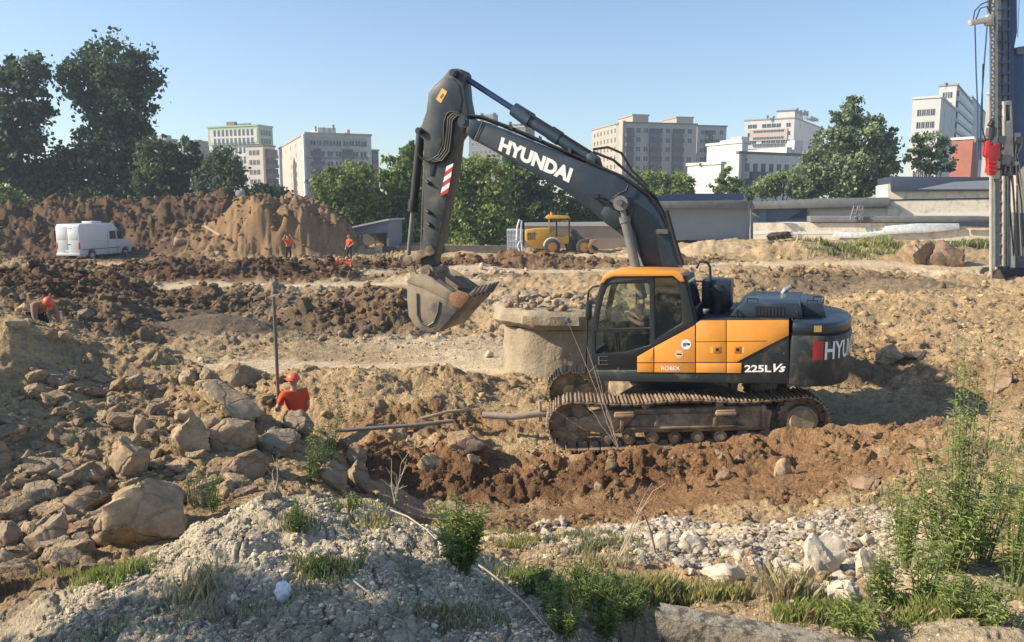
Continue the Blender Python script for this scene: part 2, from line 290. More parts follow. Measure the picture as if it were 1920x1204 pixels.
def base_z(x, y):
    x = np.asarray(x, float); y = np.asarray(y, float)
    px = np.clip(pxof(x, np.maximum(y, 1.5)), SKa[0]+1, SKa[-1]-1); lt = np.clip(np.log(np.maximum(y, 2.41)), LT[0], LT[-1]-1e-6)
    i = np.clip(np.searchsorted(SKa, px) - 1, 0, len(SK)-2); f = (px - SKa[i]) / (SKa[i+1]-SKa[i]); f = f*f*(3-2*f)*.5 + f*.5
    g = (lt - LT[0]) / (LT[1]-LT[0]); j = np.clip(g.astype(int), 0, len(LT)-2); g = g - j
    z = (SZ[i, j]*(1-g)+SZ[i, j+1]*g)*(1-f) + (SZ[i+1, j]*(1-g)+SZ[i+1, j+1]*g)*f
    # spoil heaps at the back left, beyond the van
    h = np.zeros_like(z)
    n1 = fbm(x*.25, y*.25, 3, 3)
    for (hx, hy, rx, ry, hh) in ((-47, 68, 16, 9, 3.6), (-37, 70, 14, 9, 3.9), (-27, 70, 13, 9, 4.25), (-23, 62, 5.5, 5, 2.2), (-60, 66, 15, 9, 3.8)):
        r = np.sqrt(((x-hx)/rx)**2 + ((y-hy)/ry)**2); h = np.maximum(h, hh * sstep(1.05, .15, r + (n1-.5)*.25))
    r = np.sqrt(((x+17.9)/7.6)**2 + ((y-62)/6.2)**2) + (n1-.5)*.12
    h = np.maximum(h, 4.15 * sstep(1.02, .33, r + .30*(fbm(x*.6, y*.6, 3, 8)-.5)))
    h = h + np.clip(h, 0, 1)*((fbm(x*.7, y*.7, 4, 12)-.5)*1.3 + (np.abs(fbm(x*1.6, y*1.6, 3, 14)-.5))*1.2-.15)
    z = z + h * sstep(50, 56, y)
    # churned low ridges, mud mounds
    for b in ((400, 612, 25.5, 2.4, 2.2, .42), (330, 585, 28, 2.2, 1.8, .3), (600, 585, 27, 1.8, 2.2, .45), (575, 560, 31, 1.6, 1.6, .4), (190, 600, 23.5, 1.9, 1.6, .35), (720, 560, 28, 2.0, 3.2, .6), (700, 540, 33, 2.2, 2.6, .45),
              (780, 545, 30, 2, 2, .4), (600, 690, 17.2, 2.2, 1.0, .12), (860, 700, 16.4, 2.0, .8, .2), (1570, 545, 38, 4.5, 4, .35), (1700, 545, 34, 4, 3.5, .5), (1430, 545, 36, 4, 3, .5),
              (1440, 492, 50, 3, 2.5, .7), (1530, 490, 50, 3.5, 2.5, .9), (1640, 485, 51, 4, 2.5, 1.0), (1340, 470, 58, 4, 3, .9), (643, 500, 50.3, 1.6, 1.3, -.45), (210, 560, 27, 1.6, 1.5, .5), (60, 560, 24, 2.6, 2, .45),
              (1000, 500, 48, 5, 3, .35), (890, 510, 44, 4, 3, .3), (70, 640, 12.4, .75, .7, .25), (20, 650, 11.6, .8, .7, .4),
              (860, 830, 13.1, .75, .5, .22), (1170, 905, 11.9, .8, .35, .15), (1470, 840, 12.6, 1.2, .35, .12), (1700, 745, 14.2, .6, .4, .1), (1740, 900, 9.4, .8, .7, .15), (1575, 690, 16.5, 1.1, 1.2, .45)):
        z = z + bumpf(*b, x, y)
    far = sstep(90, 400, y); return z*(1-far) + far*0.0
# soil zones in plan: (px, py, Y, radius x m, radius y m, weight); listed places are turned into ground positions
def zone(L, x, y, n, soft=.35):
    m = np.zeros_like(x)
    for (px, py, Y, rx, ry, wt) in L:
        c = W(px, py, Y); r = np.sqrt(((x-c.x)/rx)**2 + ((y-c.y)/ry)**2) + (n-.5)*.9
        m = np.maximum(m, wt * sstep(1+soft, 1-soft, r))
    return m
Z_rust = [(760, 870, 12.3, 2.2, .95, 1), (960, 880, 12.1, 2, .8, 1), (1150, 880, 12, 2.2, .8, 1), (1350, 870, 12, 2.2, .8, .9), (1550, 860, 11.7, 2.0, .9, .75), (1300, 945, 10.8, 3.2, 1.0, .85), (1050, 985, 10, 2.4, .7, .7),
          (850, 790, 14, 1.8, .5, .7), (1620, 650, 18.5, 1.2, 1.6, .5), (1550, 930, 10.2, 1.6, .9, .75), (1700, 880, 10.2, 1.2, 1.1, .45), (1850, 700, 14.5, 1.3, 1.2, .5), (100, 520, 33, 3.0, 2.2, .8), (40, 545, 28, 2.5, 1.5, .7), (330, 523, 42, 9, 1.8, .6), (1000, 495, 48, 9, 4, .6), (60, 1110, 6, .8, .6, .5)]
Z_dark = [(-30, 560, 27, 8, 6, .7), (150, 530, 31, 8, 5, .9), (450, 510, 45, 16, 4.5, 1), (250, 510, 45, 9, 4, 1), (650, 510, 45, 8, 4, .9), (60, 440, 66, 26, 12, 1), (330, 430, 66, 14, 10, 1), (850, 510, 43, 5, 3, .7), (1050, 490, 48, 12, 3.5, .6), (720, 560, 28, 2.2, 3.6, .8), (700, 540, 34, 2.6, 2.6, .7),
          (190, 600, 23.5, 2.2, 1.6, .75), (590, 585, 27, 2, 2, .75), (1560, 545, 38, 5, 3, .55), (1080, 905, 11.9, 1.5, .5, .6), (790, 900, 12, 1.4, .6, .6), (1630, 700, 16.4, .9, .9, .6), (1420, 545, 36, 4, 3, .35)]
Z_mud = [(400, 612, 25.5, 2.6, 2.0, 1), (330, 585, 28, 2.4, 1.8, .7), (575, 560, 31, 2.0, 2, .8), (1660, 540, 34, 5, 3.4, .7), (600, 605, 24.5, 3, 1.3, .5)]
Z_grey = [(450, 1100, 5.3, 2.1, 1.75, 1), (700, 1050, 5.6, 1.6, 1.6, 1), (150, 1180, 4.8, 1.3, .9, 1), (880, 1150, 4.8, 1.1, 1.0, .9), (450, 1200, 3.6, 3, 1.3, 1), (560, 960, 6.3, 1.0, .6, 1), (1900, 1130, 5.2, 1.2, .9, .6), (340, 620, 24, 7, 5, .45), (500, 560, 34, 12, 7, .5), (1000, 960, 11.0, 1.5, .35, .85)]
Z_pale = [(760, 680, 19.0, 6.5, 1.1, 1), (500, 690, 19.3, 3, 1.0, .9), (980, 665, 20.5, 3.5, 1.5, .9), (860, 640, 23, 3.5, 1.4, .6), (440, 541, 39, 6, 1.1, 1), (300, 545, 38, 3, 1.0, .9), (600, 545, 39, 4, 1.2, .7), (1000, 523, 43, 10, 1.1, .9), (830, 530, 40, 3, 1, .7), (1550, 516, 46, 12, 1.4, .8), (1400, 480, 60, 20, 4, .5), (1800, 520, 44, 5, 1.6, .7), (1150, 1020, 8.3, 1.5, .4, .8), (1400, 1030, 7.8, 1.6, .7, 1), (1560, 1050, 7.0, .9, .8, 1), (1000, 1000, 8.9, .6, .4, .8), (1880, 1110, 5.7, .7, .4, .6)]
Z_flat = [(760, 690, 19.0, 9, 1.7, 1), (960, 660, 21, 7, 2.4, .8), (440, 543, 39, 14, 1.7, .9), (1000, 524, 43, 12, 1.5, .9), (1550, 516, 46, 14, 1.8, .8), (1050, 970, 10.7, 3.2, .62, .85), (1350, 950, 10.6, 2.4, .45, .6), (400, 612, 25.5, 2.4, 1.9, .85), (330, 585, 28, 2.2, 1.8, .85), (575, 560, 31, 1.8, 1.8, .6), (170, 487, 57, 9, 4, .8), (1660, 540, 34, 4.5, 3, .6), (1300, 800, 14.2, 3.4, 1.6, .8)]
def col3(a, b, m): return a*(1-m[:, None]) + np.array(b)[None, :]*m[:, None]
def rough_of(x, y, n):
    fl = zone(Z_flat, x, y, n); dk = zone(Z_dark, x, y, n); ru = zone(Z_rust, x, y, n)
    far = sstep(70, 90, y)
    return np.clip((.55 + .55*dk + .45*ru) * (1 - .88*fl) * (1-.7*far), .04, 1.1), fl
def terrain_z(x, y, sp=None):
    x = np.asarray(x, float); y = np.asarray(y, float)
    if sp is None: sp = y * .0016
    z = base_z(x, y); n = fbm(x*.8, y*.8, 3, 41); am, fl = rough_of(x, y, n)
    am = am * np.clip(.55 + y/26, .75, 1.6)
    wx = x + .35*(fbm(x*1.7, y*1.7, 2, 71)-.5); wy = y + .35*(fbm(x*1.7, y*1.7, 2, 75)-.5)
    z = z + (fbm(x*.55, y*.55, 3, 7)-.5) * .34 * am * np.clip(y/10, .6, 2)
    gmm0 = zone(Z_grey[:6], x, y, n)
    for (lam, A, s) in ((1.1, .11, 1), (.45, .11, 2), (.2, .075, 3), (.095, .04, 4), (.048, .02, 5)):
        k = sstep(1.6, 3.2, lam / sp)
        if np.max(k) <= 0: continue
        d, r = worley(wx/lam, wy/lam, 100+s*7)
        z = z + k * A * am * (1-.6*gmm0) * (np.sqrt(np.clip(1-(d/.68)**2, 0, 1)) * r**1.3 * 1.15 - .35)
        z = z + k * A * .5 * am * (vn(wx*2/lam, wy*2/lam, 200+s) - .5)
    gmm = zone(Z_grey[:6], x, y, n)
    for (lam, A, s) in ((.7, .10, 21), (.33, .075, 22), (.16, .05, 23), (.08, .03, 24), (.04, .016, 25)):
        k = sstep(1.4, 2.8, lam / sp)
        if np.max(k) <= 0: continue
        q = 1 - np.abs(2*vn(wx/lam*.8-wy/lam*.6, wx/lam*.6+wy/lam*.8, 400+s) - 1); z = z + k*A*(am*.75+.04)*(1-.62*gmm)*(.62 - q**2.2)
    # wheel and track ruts along the flat haul roads
    rut = fl * (vn((y - .12*x)*3.2 + .6*fbm(x*.4, y*.4, 2, 9), x*.18, 33) - .5) * .09
    # cracked dry clay mound in front
    gm = zone(Z_grey[:5], x, y, n)
    if np.max(gm) > 0:
        d1, _ = worley(x*1.9 + .3*n, y*1.9, 301); d2, r2 = worley(x*6.5, y*6.5, 302)
        wxx, wyy = x + .12*fbm(x*4, y*4, 3, 70), y + .12*fbm(x*4, y*4, 3, 73)
        z = z + gm * ((.11*(fbm(x*3, y*3, 5, 66)-.5)) + .03*sstep(.9, .2, d2)*r2 + .04*sstep(.85, .3, d1) - .03 - .045*sstep(.07, .0, cracks(wxx*2.1, wyy*2.1, 81)) - .022*sstep(.1, .0, cracks(wxx*5.5, wyy*5.5, 83)) - .014*sstep(.16, 0, cracks(wxx*13, wyy*13, 85)))
    return z + rut
def terrain_col(x, y, z):
    n = fbm(x*.8, y*.8, 3, 41); n2 = fbm(x*3.1, y*3.1, 4, 51); n3 = fbm(x*.3, y*.3, 3, 61)
    c = np.tile(np.array((.50, .365, .205)), (len(x), 1))
    c = col3(c, (.42, .305, .175), sstep(.35, .65, n3)*.7)
    c = col3(c, (.40, .32, .21), zone(Z_grey[7:], x, y, n))
    c = col3(c, (.62, .53, .38), zone(Z_grey[:7], x, y, n))
    c = col3(c, (.25, .128, .062), zone(Z_rust, x, y, n2*.7+n*.3)*.85)
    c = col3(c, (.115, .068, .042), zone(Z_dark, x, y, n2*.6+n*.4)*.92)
    c = col3(c, (.15, .12, .09), zone(Z_mud, x, y, n*.3+.35)*.8)
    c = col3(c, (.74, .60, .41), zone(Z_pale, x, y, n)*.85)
    c = col3(c, (.10, .12, .05), sstep(72, 80, y + 6*(n-.5))*.8)
    hp = sstep(1.05, .8, np.sqrt(((x+17.9)/7.6)**2 + ((y-62)/6.2)**2)); c = col3(c, (.30, .195, .108), hp)
    c = col3(c, (.20, .10, .05), sstep(.58, .75, n2)*.35*(y < 60)*(y > 8)*sstep(.4, .6, n3))
    return c * (.72 + .56*n2)[:, None]
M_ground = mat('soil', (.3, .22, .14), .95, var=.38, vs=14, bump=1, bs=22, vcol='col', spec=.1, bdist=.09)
def build_ground():
    s = np.concatenate([np.linspace(-2600, -150, 90), np.linspace(-145, 2065, 900), np.linspace(2070, 4500, 90)])
    NEG = np.array([-90, -45, -20, -10, -5, -2.5, -1, 0, .6]); t = np.concatenate([NEG, np.geomspace(1.2, 3.9, 40), np.geomspace(3.92, 34, 620), np.geomspace(34.1, 100, 260), np.geomspace(102, 5000, 40)])
    S, T = np.meshgrid(s, t); y = T.ravel(); yc = np.maximum(y, 1.2); x = ((S.ravel() - CX) / FPX) * (CP*yc + SP*3.4) * (1 + (yc-y)*1.0)
    sp = np.maximum(y*.0017, .004); sp = np.where((S.ravel() < -145) | (S.ravel() > 2065), np.maximum(y, 1)*.02, sp)
    z = terrain_z(x, y, sp); V = np.stack([x, y, z], 1)
    nr, nc = len(t), len(s); i = np.arange(nr-1)[:, None]*nc + np.arange(nc-1)[None, :]
    F = np.stack([i, i+1, i+nc+1, i+nc], -1).reshape(-1, 4)
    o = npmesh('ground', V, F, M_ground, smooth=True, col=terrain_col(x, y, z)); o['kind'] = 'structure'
    return V.reshape(nr, nc, 3), s, t
GV, GS, GT = build_ground()
def tz(x, y): return float(terrain_z(np.array([x]), np.array([y]))[0])
_yy = np.geomspace(3.6, 85, 420)
def gp(px, py, ymin=3.6, ymax=85):      # where the line of sight through a photo point meets the ground
    d = ray(px, py); yy = _yy[(_yy >= ymin) & (_yy <= ymax)]; k = yy / d.y
    zr = CAMZ + d.z*k; zg = terrain_z(d.x*k, yy); m = np.nonzero(zr <= zg)[0]
    if len(m) == 0: Y = yy[-1]
    else: Y = yy[m[0]]
    return Vector((d.x*Y/d.y, Y, tz(d.x*Y/d.y, Y)))
# ---------------------------------------------------------------- text on things
_tc = {}
def text_pts(s, bold=.0, shear=0):
    cu = bpy.data.curves.new('t', 'FONT'); cu.body = s; cu.size = 1; cu.offset = bold; cu.shear = shear; cu.resolution_u = 4
    o = bpy.data.objects.new('t', cu); C.objects.link(o); dg = bpy.context.evaluated_depsgraph_get()
    me = bpy.data.meshes.new_from_object(o.evaluated_get(dg)); vs = [v.co.copy() for v in me.vertices]; fs = [tuple(p.vertices) for p in me.polygons]
    bpy.data.objects.remove(o); bpy.data.curves.remove(cu); bpy.data.meshes.remove(me)
    x0, x1 = min(v.x for v in vs), max(v.x for v in vs); y0, y1 = min(v.y for v in vs), max(v.y for v in vs)
    return [((v.x-x0)/(x1-x0), (v.y-y0)/(y1-y0)) for v in vs], fs
def decal(name, s, quad, fn, m, parent, bold=.02, shear=0, thick=None):   # quad: photo px of TL,TR,BR,BL mapped by fn(px,py)
    pts, fs = text_pts(s, bold, shear); tl, tr, br, bl = quad; vs = []
    for a, b in pts:
        x = (bl[0]*(1-a)+br[0]*a)*(1-b)+(tl[0]*(1-a)+tr[0]*a)*b; y = (bl[1]*(1-a)+br[1]*a)*(1-b)+(tl[1]*(1-a)+tr[1]*a)*b
        vs.append(fn(x, y))
    mb = MB(); mb.add(vs, fs); return mb.build(name, m, parent)

# ---------------------------------------------------------------- the excavator
EX = Frame((3.02, 14.1, 0), R(160))
ex = thing('excavator', 'large orange and dark grey crawler excavator reaching its boom out to the left', 'excavator', EX.o, EX.yaw)
def U(pts, v): return [EX.uw(x, y, v) for x, y in pts]
def side(pts, v1, th, holes=(), mi=0, mb=None): # outline seen in the photo, on the plane v1, th thick away from the camera
    mb = mb or MB(); return mb.prism(U(pts, v1), v1 - th, v1, [U(h, v1) for h in holes], mi=mi)
def Z(x, y): return (1080 + x/3.011, 470 + y/3.011)         # readings from enlarged crops
def Zb(x, y): return (740 + x/3.011, 110 + y/3.011)
def Zc(x, y): return (720 + x/3.762, 420 + y/3.762)
HV = 1.27
# house body
hb = MB()
hp_ = U([(1308, 603), (1316, 600.5), (1480, 600.5), (1480, 721), (1112, 715), (1112, 694), (1196, 694), (1199, 667), (1232, 648), (1300, 611)], HV)
hb.prism(hp_, -1.27, HV)
house = hb.build('house_body', M_body, ex, bevel=.03)
orange_poly = [(1194.6, 669), (1226, 651), (1302, 610.5), (1307, 603.5), (1314, 601.5), (1479, 600.5), (1479, 629), (1437, 650), (1381, 679.5), (1390.5, 680.5), (1389.5, 699.8), (1194.6, 698)]
panel = side([(1194.6, 669), (1225.5, 651.2), (1225.5, 698.3), (1194.6, 698)], HV+.022, .02).build('side_panel', M_orange, ex, bevel=.006)
side([(1227, 650.5), (1303, 610), (1303.4, 698.9), (1227, 698.3)], HV+.022, .02).build('side_panel', M_orange, ex, bevel=.006)
d1 = side([(1305, 607), (1313.5, 601.3), (1361, 601), (1361, 679.3), (1305, 679.3)], HV+.024, .022).build('engine_door', M_orange, ex, bevel=.006)
d2 = side([(1362.6, 601), (1479, 600.3), (1479, 629), (1437, 650), (1381, 679.3), (1362.6, 679.3)], HV+.024, .022).build('engine_door', M_orange, ex, bevel=.006)
side([(1305, 681), (1361, 681), (1361, 699.2), (1305, 699)], HV+.022, .02).build('side_panel', M_orange, ex, bevel=.005)
side([(1362.6, 681), (1390.5, 681), (1389.5, 699.8), (1362.6, 699.4)], HV+.022, .02).build('side_panel', M_orange, ex, bevel=.005)
for a in ((1304.5, 641, 1437, 639.5), (1194, 680, 1303, 680)):
    side([(a[0], a[1]-.5), (a[2], a[3]-.5), (a[2], a[3]+.5), (a[0], a[1]+.5)], HV+.0265, .004).build('panel_seam', M_groove, house)
for x in (1345, 1383):
    h = side([(x-6.5, 649.5), (x+6.5, 649.5), (x+6.5, 662), (x-6.5, 662)], HV+.034, .01).build('door_latch', mat('latch', (.5, .17, .02), .5), d1 if x < 1360 else d2, bevel=.003)
    side([(x-3, 653), (x+3, 653), (x+3, 658.5), (x-3, 658.5)], HV+.037, .003).build('latch_key', M_groove, d1 if x < 1360 else d2)
    q = -1 if x < 1360 else 1
    side([(x+q*7.5, 650), (x+q*13, 650), (x+q*13, 662), (x+q*7.5, 662)], HV+.027, .003).build('warning_label', M_yellow, d1 if x < 1360 else d2)
side([(1220.5, 655), (1225, 655), (1225, 672), (1220.5, 672)], HV+.03, .008).build('door_hinge', M_orange, panel, bevel=.002)
def disc(cx, cy, r, v, n=20): return [(cx + r*math.cos(2*math.pi*k/n), cy + r*math.sin(2*math.pi*k/n)) for k in range(n)]
rs = side(disc(1286.5, 646, 9.5, 0), HV+.026, .004).build('round_sticker', M_white, ex)
side([(1280, 644), (1287, 642), (1287, 649), (1281, 650)], HV+.028, .002).build('sticker_mark', mat('mark_blue', (.1, .16, .3), .6), rs)
side([(1288, 643), (1294, 644), (1293, 648), (1288, 647)], HV+.028, .002).build('sticker_mark', M_groove, rs)
rs = side(disc(1273, 664, 8, 0), HV+.026, .004).build('round_sticker', mat('pale_sticker', (.75, .5, .25), .5), ex)
side([(1269, 662.5), (1278, 663.5), (1278, 666), (1269, 665)], HV+.028, .002).build('sticker_mark', M_groove, rs)
fh = lambda v: (lambda x, y: EX.p(x, y, v))
decal('model_lettering', '225L', ((1396, 684.5), (1446, 684.5), (1446, 698), (1396, 698)), fh(HV+.006), M_white, ex, .03)
decal('model_lettering', 'Vs', ((1450, 682), (1474, 682), (1472, 698), (1447, 698)), fh(HV+.006), M_white, ex, .03, .25)
decal('series_lettering', 'ROBEX', ((1240, 687), (1275, 687), (1275, 694.5), (1240, 694.5)), fh(HV+.026), M_white, ex, .02)
for (x, y) in ((1437, 634), (1470, 663), (1306, 708), (1159, 691)):
    side(disc(x, y, 1.6, 0, 8), HV+.012, .012).build('bolt', M_wear, ex)
decal('step_outline', 'E', ((1121, 668), (1140, 668), (1140, 684), (1121, 684)), fh(HV-.018), M_wear, ex, -.02)
# counterweight
cwz0, cwz1 = EX.uw(1480, 722, HV)[1], EX.uw(1480, 601, HV)[1]; ux = EX.uw(1481.5, 660, HV)[0]
def cwplan(off=0, r=2.82, hw=1.30, cr=.35):
    u0 = ux-.12; h = [(ux, hw+off)] + [(u0-(.80+off)*math.sin(t)**.9, (.12+off)+(hw-.12)*math.cos(t)**.85) for t in np.linspace(0.02, math.pi/2-.03, 22)]
    return h + [(u0-.82-off, 0)] + [(a, -b) for a, b in h[::-1]]
cm = MB(); cm.prism(cwplan(), cwz0-.01, cwz1-.22, axis='z')
cw = cm.build('counterweight', M_body, ex, bevel=.045)
cm = MB(); cm.prism(cwplan(-.012), cwz1-.205, cwz1-.02, axis='z'); cm.build('counterweight_cap', M_dark, cw, bevel=.06)
cm = MB(); cm.prism(cwplan(-.03), cwz1-.23, cwz1-.19, axis='z'); cm.build('counterweight_seam', M_groove, cw)
AR = [Vector((a, b, 0)) for a, b in cwplan(.006)]; AL = [0]
for a, b in zip(AR, AR[1:]): AL.append(AL[-1]+(b-a).length)
def scrx(p): q = EX.M @ p; d = q.y*CP - (q.z-CAMZ)*SP; return CX + FPX*q.x/d
def at_s(t, z, o=0):
    i = max(0, min(len(AR)-2, int(np.searchsorted(AL, t))-1)); f = (t-AL[i])/(AL[i+1]-AL[i]); p = AR[i].lerp(AR[i+1], f); n = (AR[i+1]-AR[i]).normalized().cross(Vector((0, 0, 1))); n = n if n.x < 0 or n.y > 0 else -n; p = p + n*o; return Vector((p.x, p.y, z))
def findpx(px): return min(np.linspace(.05, 2.0, 300), key=lambda t: abs(scrx(at_s(t, 1.6))-px))
sE, sH = findpx(1523), findpx(1546)
def arc(s, z, r=0): return at_s(s, z, .0)
_q = EX.M @ at_s(sH, 1.6); zt, zb = W(1550, 641, _q.y).z, W(1550, 675, _q.y).z
pts, fs = text_pts('HYUNDAI', .02); mb = MB(); mb.add([arc(sH + a*1.35, zb + b*(zt-zb)) for a, b in pts], fs); mb.build('rear_lettering', M_white, cw)
mb = MB()
for k in range(6):
    s0, s1 = sE+(sH-sE)*.85*k/6, sE+(sH-sE)*.85*(k+1)/6; mb.add([arc(s0, zb), arc(s1, zb), arc(s1, zt+.01), arc(s0, zt+.01)], [(0, 1, 2, 3)])
mb.build('rear_emblem', M_red, cw)
mb = MB(); mb.add([arc(sE, cwz1-.16), arc(sE+.12, cwz1-.16), arc(sE+.12, cwz1-.06), arc(sE, cwz1-.06)], [(0, 1, 2, 3)]); mb.build('rear_label', M_yellow, cw)
# engine hood on top
hood = MB(); v1 = .95
z0 = cwz1 - .03
hu0, hz1 = EX.uw(1382, 573, v1); hu1, _ = EX.uw(1500, 570, v1)
hood.prism([(hu0+.12, z0), (hu0, z0+.17), (hu0-.12, z0+.24), (hu1, z0+.26), (hu1-.05, z0+.02)], -.95, v1)
hd = hood.build('engine_hood', M_dark, ex, bevel=.035)
mb = MB()
for k in range(9):
    u = hu0 - .28 - k*.052; mb.box((u-.028, v1+.001, z0+.05), (u, v1+.012, z0+.20))
mb.build('louvre', M_mesh, hd)
mb = MB(); mb.prism([(hu1+.02, z0), (hu1+.02, z0+.24), (hu1-.35, z0+.22), (hu1-.42, z0)], -.9, .55); mb.build('hood_rear', M_dark, ex, bevel=.03)
for (u, v) in ((hu0-.15, v1-.1), (hu1-.1, v1-.15), (hu1-.2, .2)):
    mb = MB(); mb.tube([(u, v, z0+.2), (u, v, z0+.3), (u-.16, v, z0+.3), (u-.16, v, z0+.2)], .012); mb.build('hood_handle', M_black, ex)
for u in (hu0-.02, hu0-.95): mb = MB(); mb.tube([(u, v1+.02, z0+.0), (u+.02, v1+.05, z0+.12), (u+.05, v1+.03, z0+.14)], .012); mb.build('hood_latch', M_black, ex)
mb = MB(); mb.tube([(hu1+.28, .1, z0+.2), (hu1+.28, .1, z0+.33), (hu1+.24, .1, z0+.39), (hu1+.16, .1, z0+.45)], [.045, .045, .048, .035], 12); mb.build('exhaust_pipe', M_steel, ex)
mb = MB(); a = EX.p(1345, 600, .35); mb.cyl((a.x, .35, a.z-.1), (a.x, .35, a.z+.42), .13, n=18); mb.cyl((a.x, .35, a.z+.42), (a.x, .35, a.z+.52), .17, n=18); mb.cyl((a.x, .35, a.z+.52), (a.x, .35, a.z+.6), .15, .07, n=18)
mb.build('air_cleaner', M_black, ex, smooth=True)
mb = MB(); mb.box((-.85, -.35, cwz1-.02), (-.35, .18, cwz1+.5)); mb.build('rear_tank', M_dark, ex, bevel=.04)
mb = MB(); mb.box((-.3, -1.2, 1.2), (1.15, -.42, 1.98)); mb.build('fuel_tank', M_body, ex, bevel=.04)
mb = MB(); mb.box((.1, -.4, 1.16), (1.35, -.34, 1.35)); mb.box((.1, .2, 1.16), (1.35, .25, 1.35)); mb.build('deck_rail', M_body, ex)
# cab
cab_out = [(1112, 694), (1108, 660), (1109, 610), (1117, 565), (1126, 532), (1133, 519), (1150, 514), (1262, 513), (1283, 521), (1296, 575), (1303, 606), (1302, 611), (1226, 651), (1195, 668), (1195, 694)]
door_top = [(1119.5, 617), (1124, 585), (1131, 555), (1137, 540), (1146, 533), (1214, 531), (1218, 535), (1218, 614)]
door_low = [(1116, 664), (1116.5, 622), (1218, 618), (1218, 647), (1172, 660)]
rear_q = [(1227, 522), (1258, 521), (1268, 526), (1275, 548), (1279, 590), (1278, 606), (1228, 637)]
CV = 1.24
mb = MB(); side(cab_out, CV, .06, [door_top, door_low, rear_q], mb=mb)
cab = mb.build('cab_frame', M_frame, ex, bevel=.008)
mb = MB(); o2 = U(cab_out, CV); mb.prism(o2, .28, .34, [U(h, CV) for h in (door_top, rear_q)]); mb.build('cab_inner_side', M_frame, cab)
f0, f1 = EX.uw(1112, 690, CV), EX.uw(1302, 611, CV)
mb = MB(); zf = f0[1]
mb.box((f1[0]+.05, .3, zf-.05), (f0[0]-.02, CV-.04, zf+.05))
rb, rt = EX.uw(1303, 606, CV), EX.uw(1283, 521, CV)                 # rear wall posts and sill
def rq(t, v): return (rb[0]+(rt[0]-rb[0])*t, v, rb[1]+(rt[1]-rb[1])*t)
mb.bar(rq(0, .32), rq(1, .32), .07, .07); mb.bar(rq(0, CV-.06), rq(1, CV-.06), .07, .07); mb.bar(rq(.12, .3), rq(.12, CV-.05), .07, .3); mb.bar(rq(.97, .3), rq(.97, CV-.05), .07, .1)
ft = [EX.uw(*q, CV) for q in ((1108, 660), (1109, 610), (1117, 565), (1126, 532), (1133, 519))]
for a, b in zip(ft, ft[1:]):
    mb.bar((a[0]-.03, .31, a[1]), (b[0]-.03, .31, b[1]), .06, .06)
mb.bar((ft[3][0]-.03, .3, ft[3][1]), (ft[3][0]-.03, CV-.03, ft[3][1]), .06, .08); mb.bar((ft[0][0]-.03, .3, ft[0][1]-.05), (ft[0][0]-.03, CV-.03, ft[0][1]-.05), .06, .12)
mb.bar((ft[1][0]-.03, .3, ft[1][1]), (ft[1][0]-.03, CV-.03, ft[1][1]), .04, .04)
mb.build('cab_cage', M_frame, cab)
for h, nm in ((door_top, 'door_window'), (door_low, 'door_window'), (rear_q, 'rear_side_window')):
    side(h, CV-.03, .006).build(nm, M_glassd if nm[0] == 'r' else M_glass, cab)
mb = MB(); mb.prism(U(door_top, CV), .305, .311); mb.build('far_window', M_glass, cab)
mb = MB(); a, b = rq(.16, .38), rq(.93, .38); mb.add([(a[0]-.04, .38, a[2]), (a[0]-.04, 1.16, a[2]), (b[0]-.04, 1.16, b[2]), (b[0]-.04, .38, b[2])], [(0, 1, 2, 3)])
mb.build('rear_window', glassmat('rear_glass', (.35, .42, .5), .3), cab)
mb = MB(); mb.add([(ft[0][0]-.02, .36, ft[0][1]), (ft[0][0]-.02, 1.18, ft[0][1]), (ft[3][0]-.02, 1.18, ft[3][1]), (ft[3][0]-.02, .36, ft[3][1])], [(0, 1, 2, 3)]); mb.build('windscreen', M_glass, cab)
roof_s = U([(1125.5, 531), (1129, 521), (1137, 513.5), (1150, 510), (1262, 508.5), (1277, 512), (1284, 528), (1276, 529), (1262, 517.5), (1150, 518.5), (1137, 524), (1132, 531)], CV+.03)
mb = MB(); mb.prism(roof_s, CV-.03, CV+.03); mb.build('roof_trim', M_orange, cab, bevel=.012)
rs_ = U([(1133, 519), (1142, 513), (1262, 511.5), (1277, 516), (1284, 527), (1150, 524)], CV)
zr = EX.uw(1200, 510, CV)[1]; ur0, ur1 = EX.uw(1138, 513, CV)[0], EX.uw(1279, 514, CV)[0]
mb = MB(); mb.prism([(ur0+.06, zr-.10), (ur0-.02, zr-.015), (ur0-.22, zr+.02), (ur1+.15, zr+.02), (ur1+.02, zr-.02), (ur1-.03, zr-.12)], .29, CV-.032)
mb.build('cab_roof', M_orange, cab, bevel=.02)
mb = MB(); mb.box((.1, .55, zf+.05), (.42, 1.0, zf+.3)); mb.box((.0, .5, zf+.3), (.52, 1.03, zf+.44)); mb.box((-.1, .52, zf+.44), (.06, 1.02, zf+1.05)); mb.box((-.08, .64, zf+1.05), (.03, .9, zf+1.25))
mb.build('operator_seat', M_seat, cab, bevel=.04)
mb = MB(); mb.tube([(.75, .62, zf), (.78, .62, zf+.6)], .02); mb.box((.4, .45, zf), (.8, .53, zf+.62)); mb.box((.4, 1.05, zf), (.75, 1.12, zf+.6))
for v in (.49, 1.08): mb.tube([(.7, v, zf+.6), (.76, v, zf+.8)], [.015, .03])
for v in (.68, .85): mb.tube([(.95, v, zf+.05), (1.0, v, zf+.55)], .014)
mb.build('control_lever', M_black, cab)
mb = MB(); mb.box((-.33, .4, zf+.1), (-.12, 1.15, zf+1.1)); mb.build('storage_box', mat('khaki_coat', (.045, .05, .03), .9, bump=.5), cab, bevel=.05)
rail = [EX.p(x, y, 1.0) for x, y in ((1098, 700), (1101, 610), (1102, 560), (1104, 545), (1112, 538), (1124, 536))]
mb = MB(); mb.tube(rail, .018); mb.build('cab_handrail', M_black, cab)
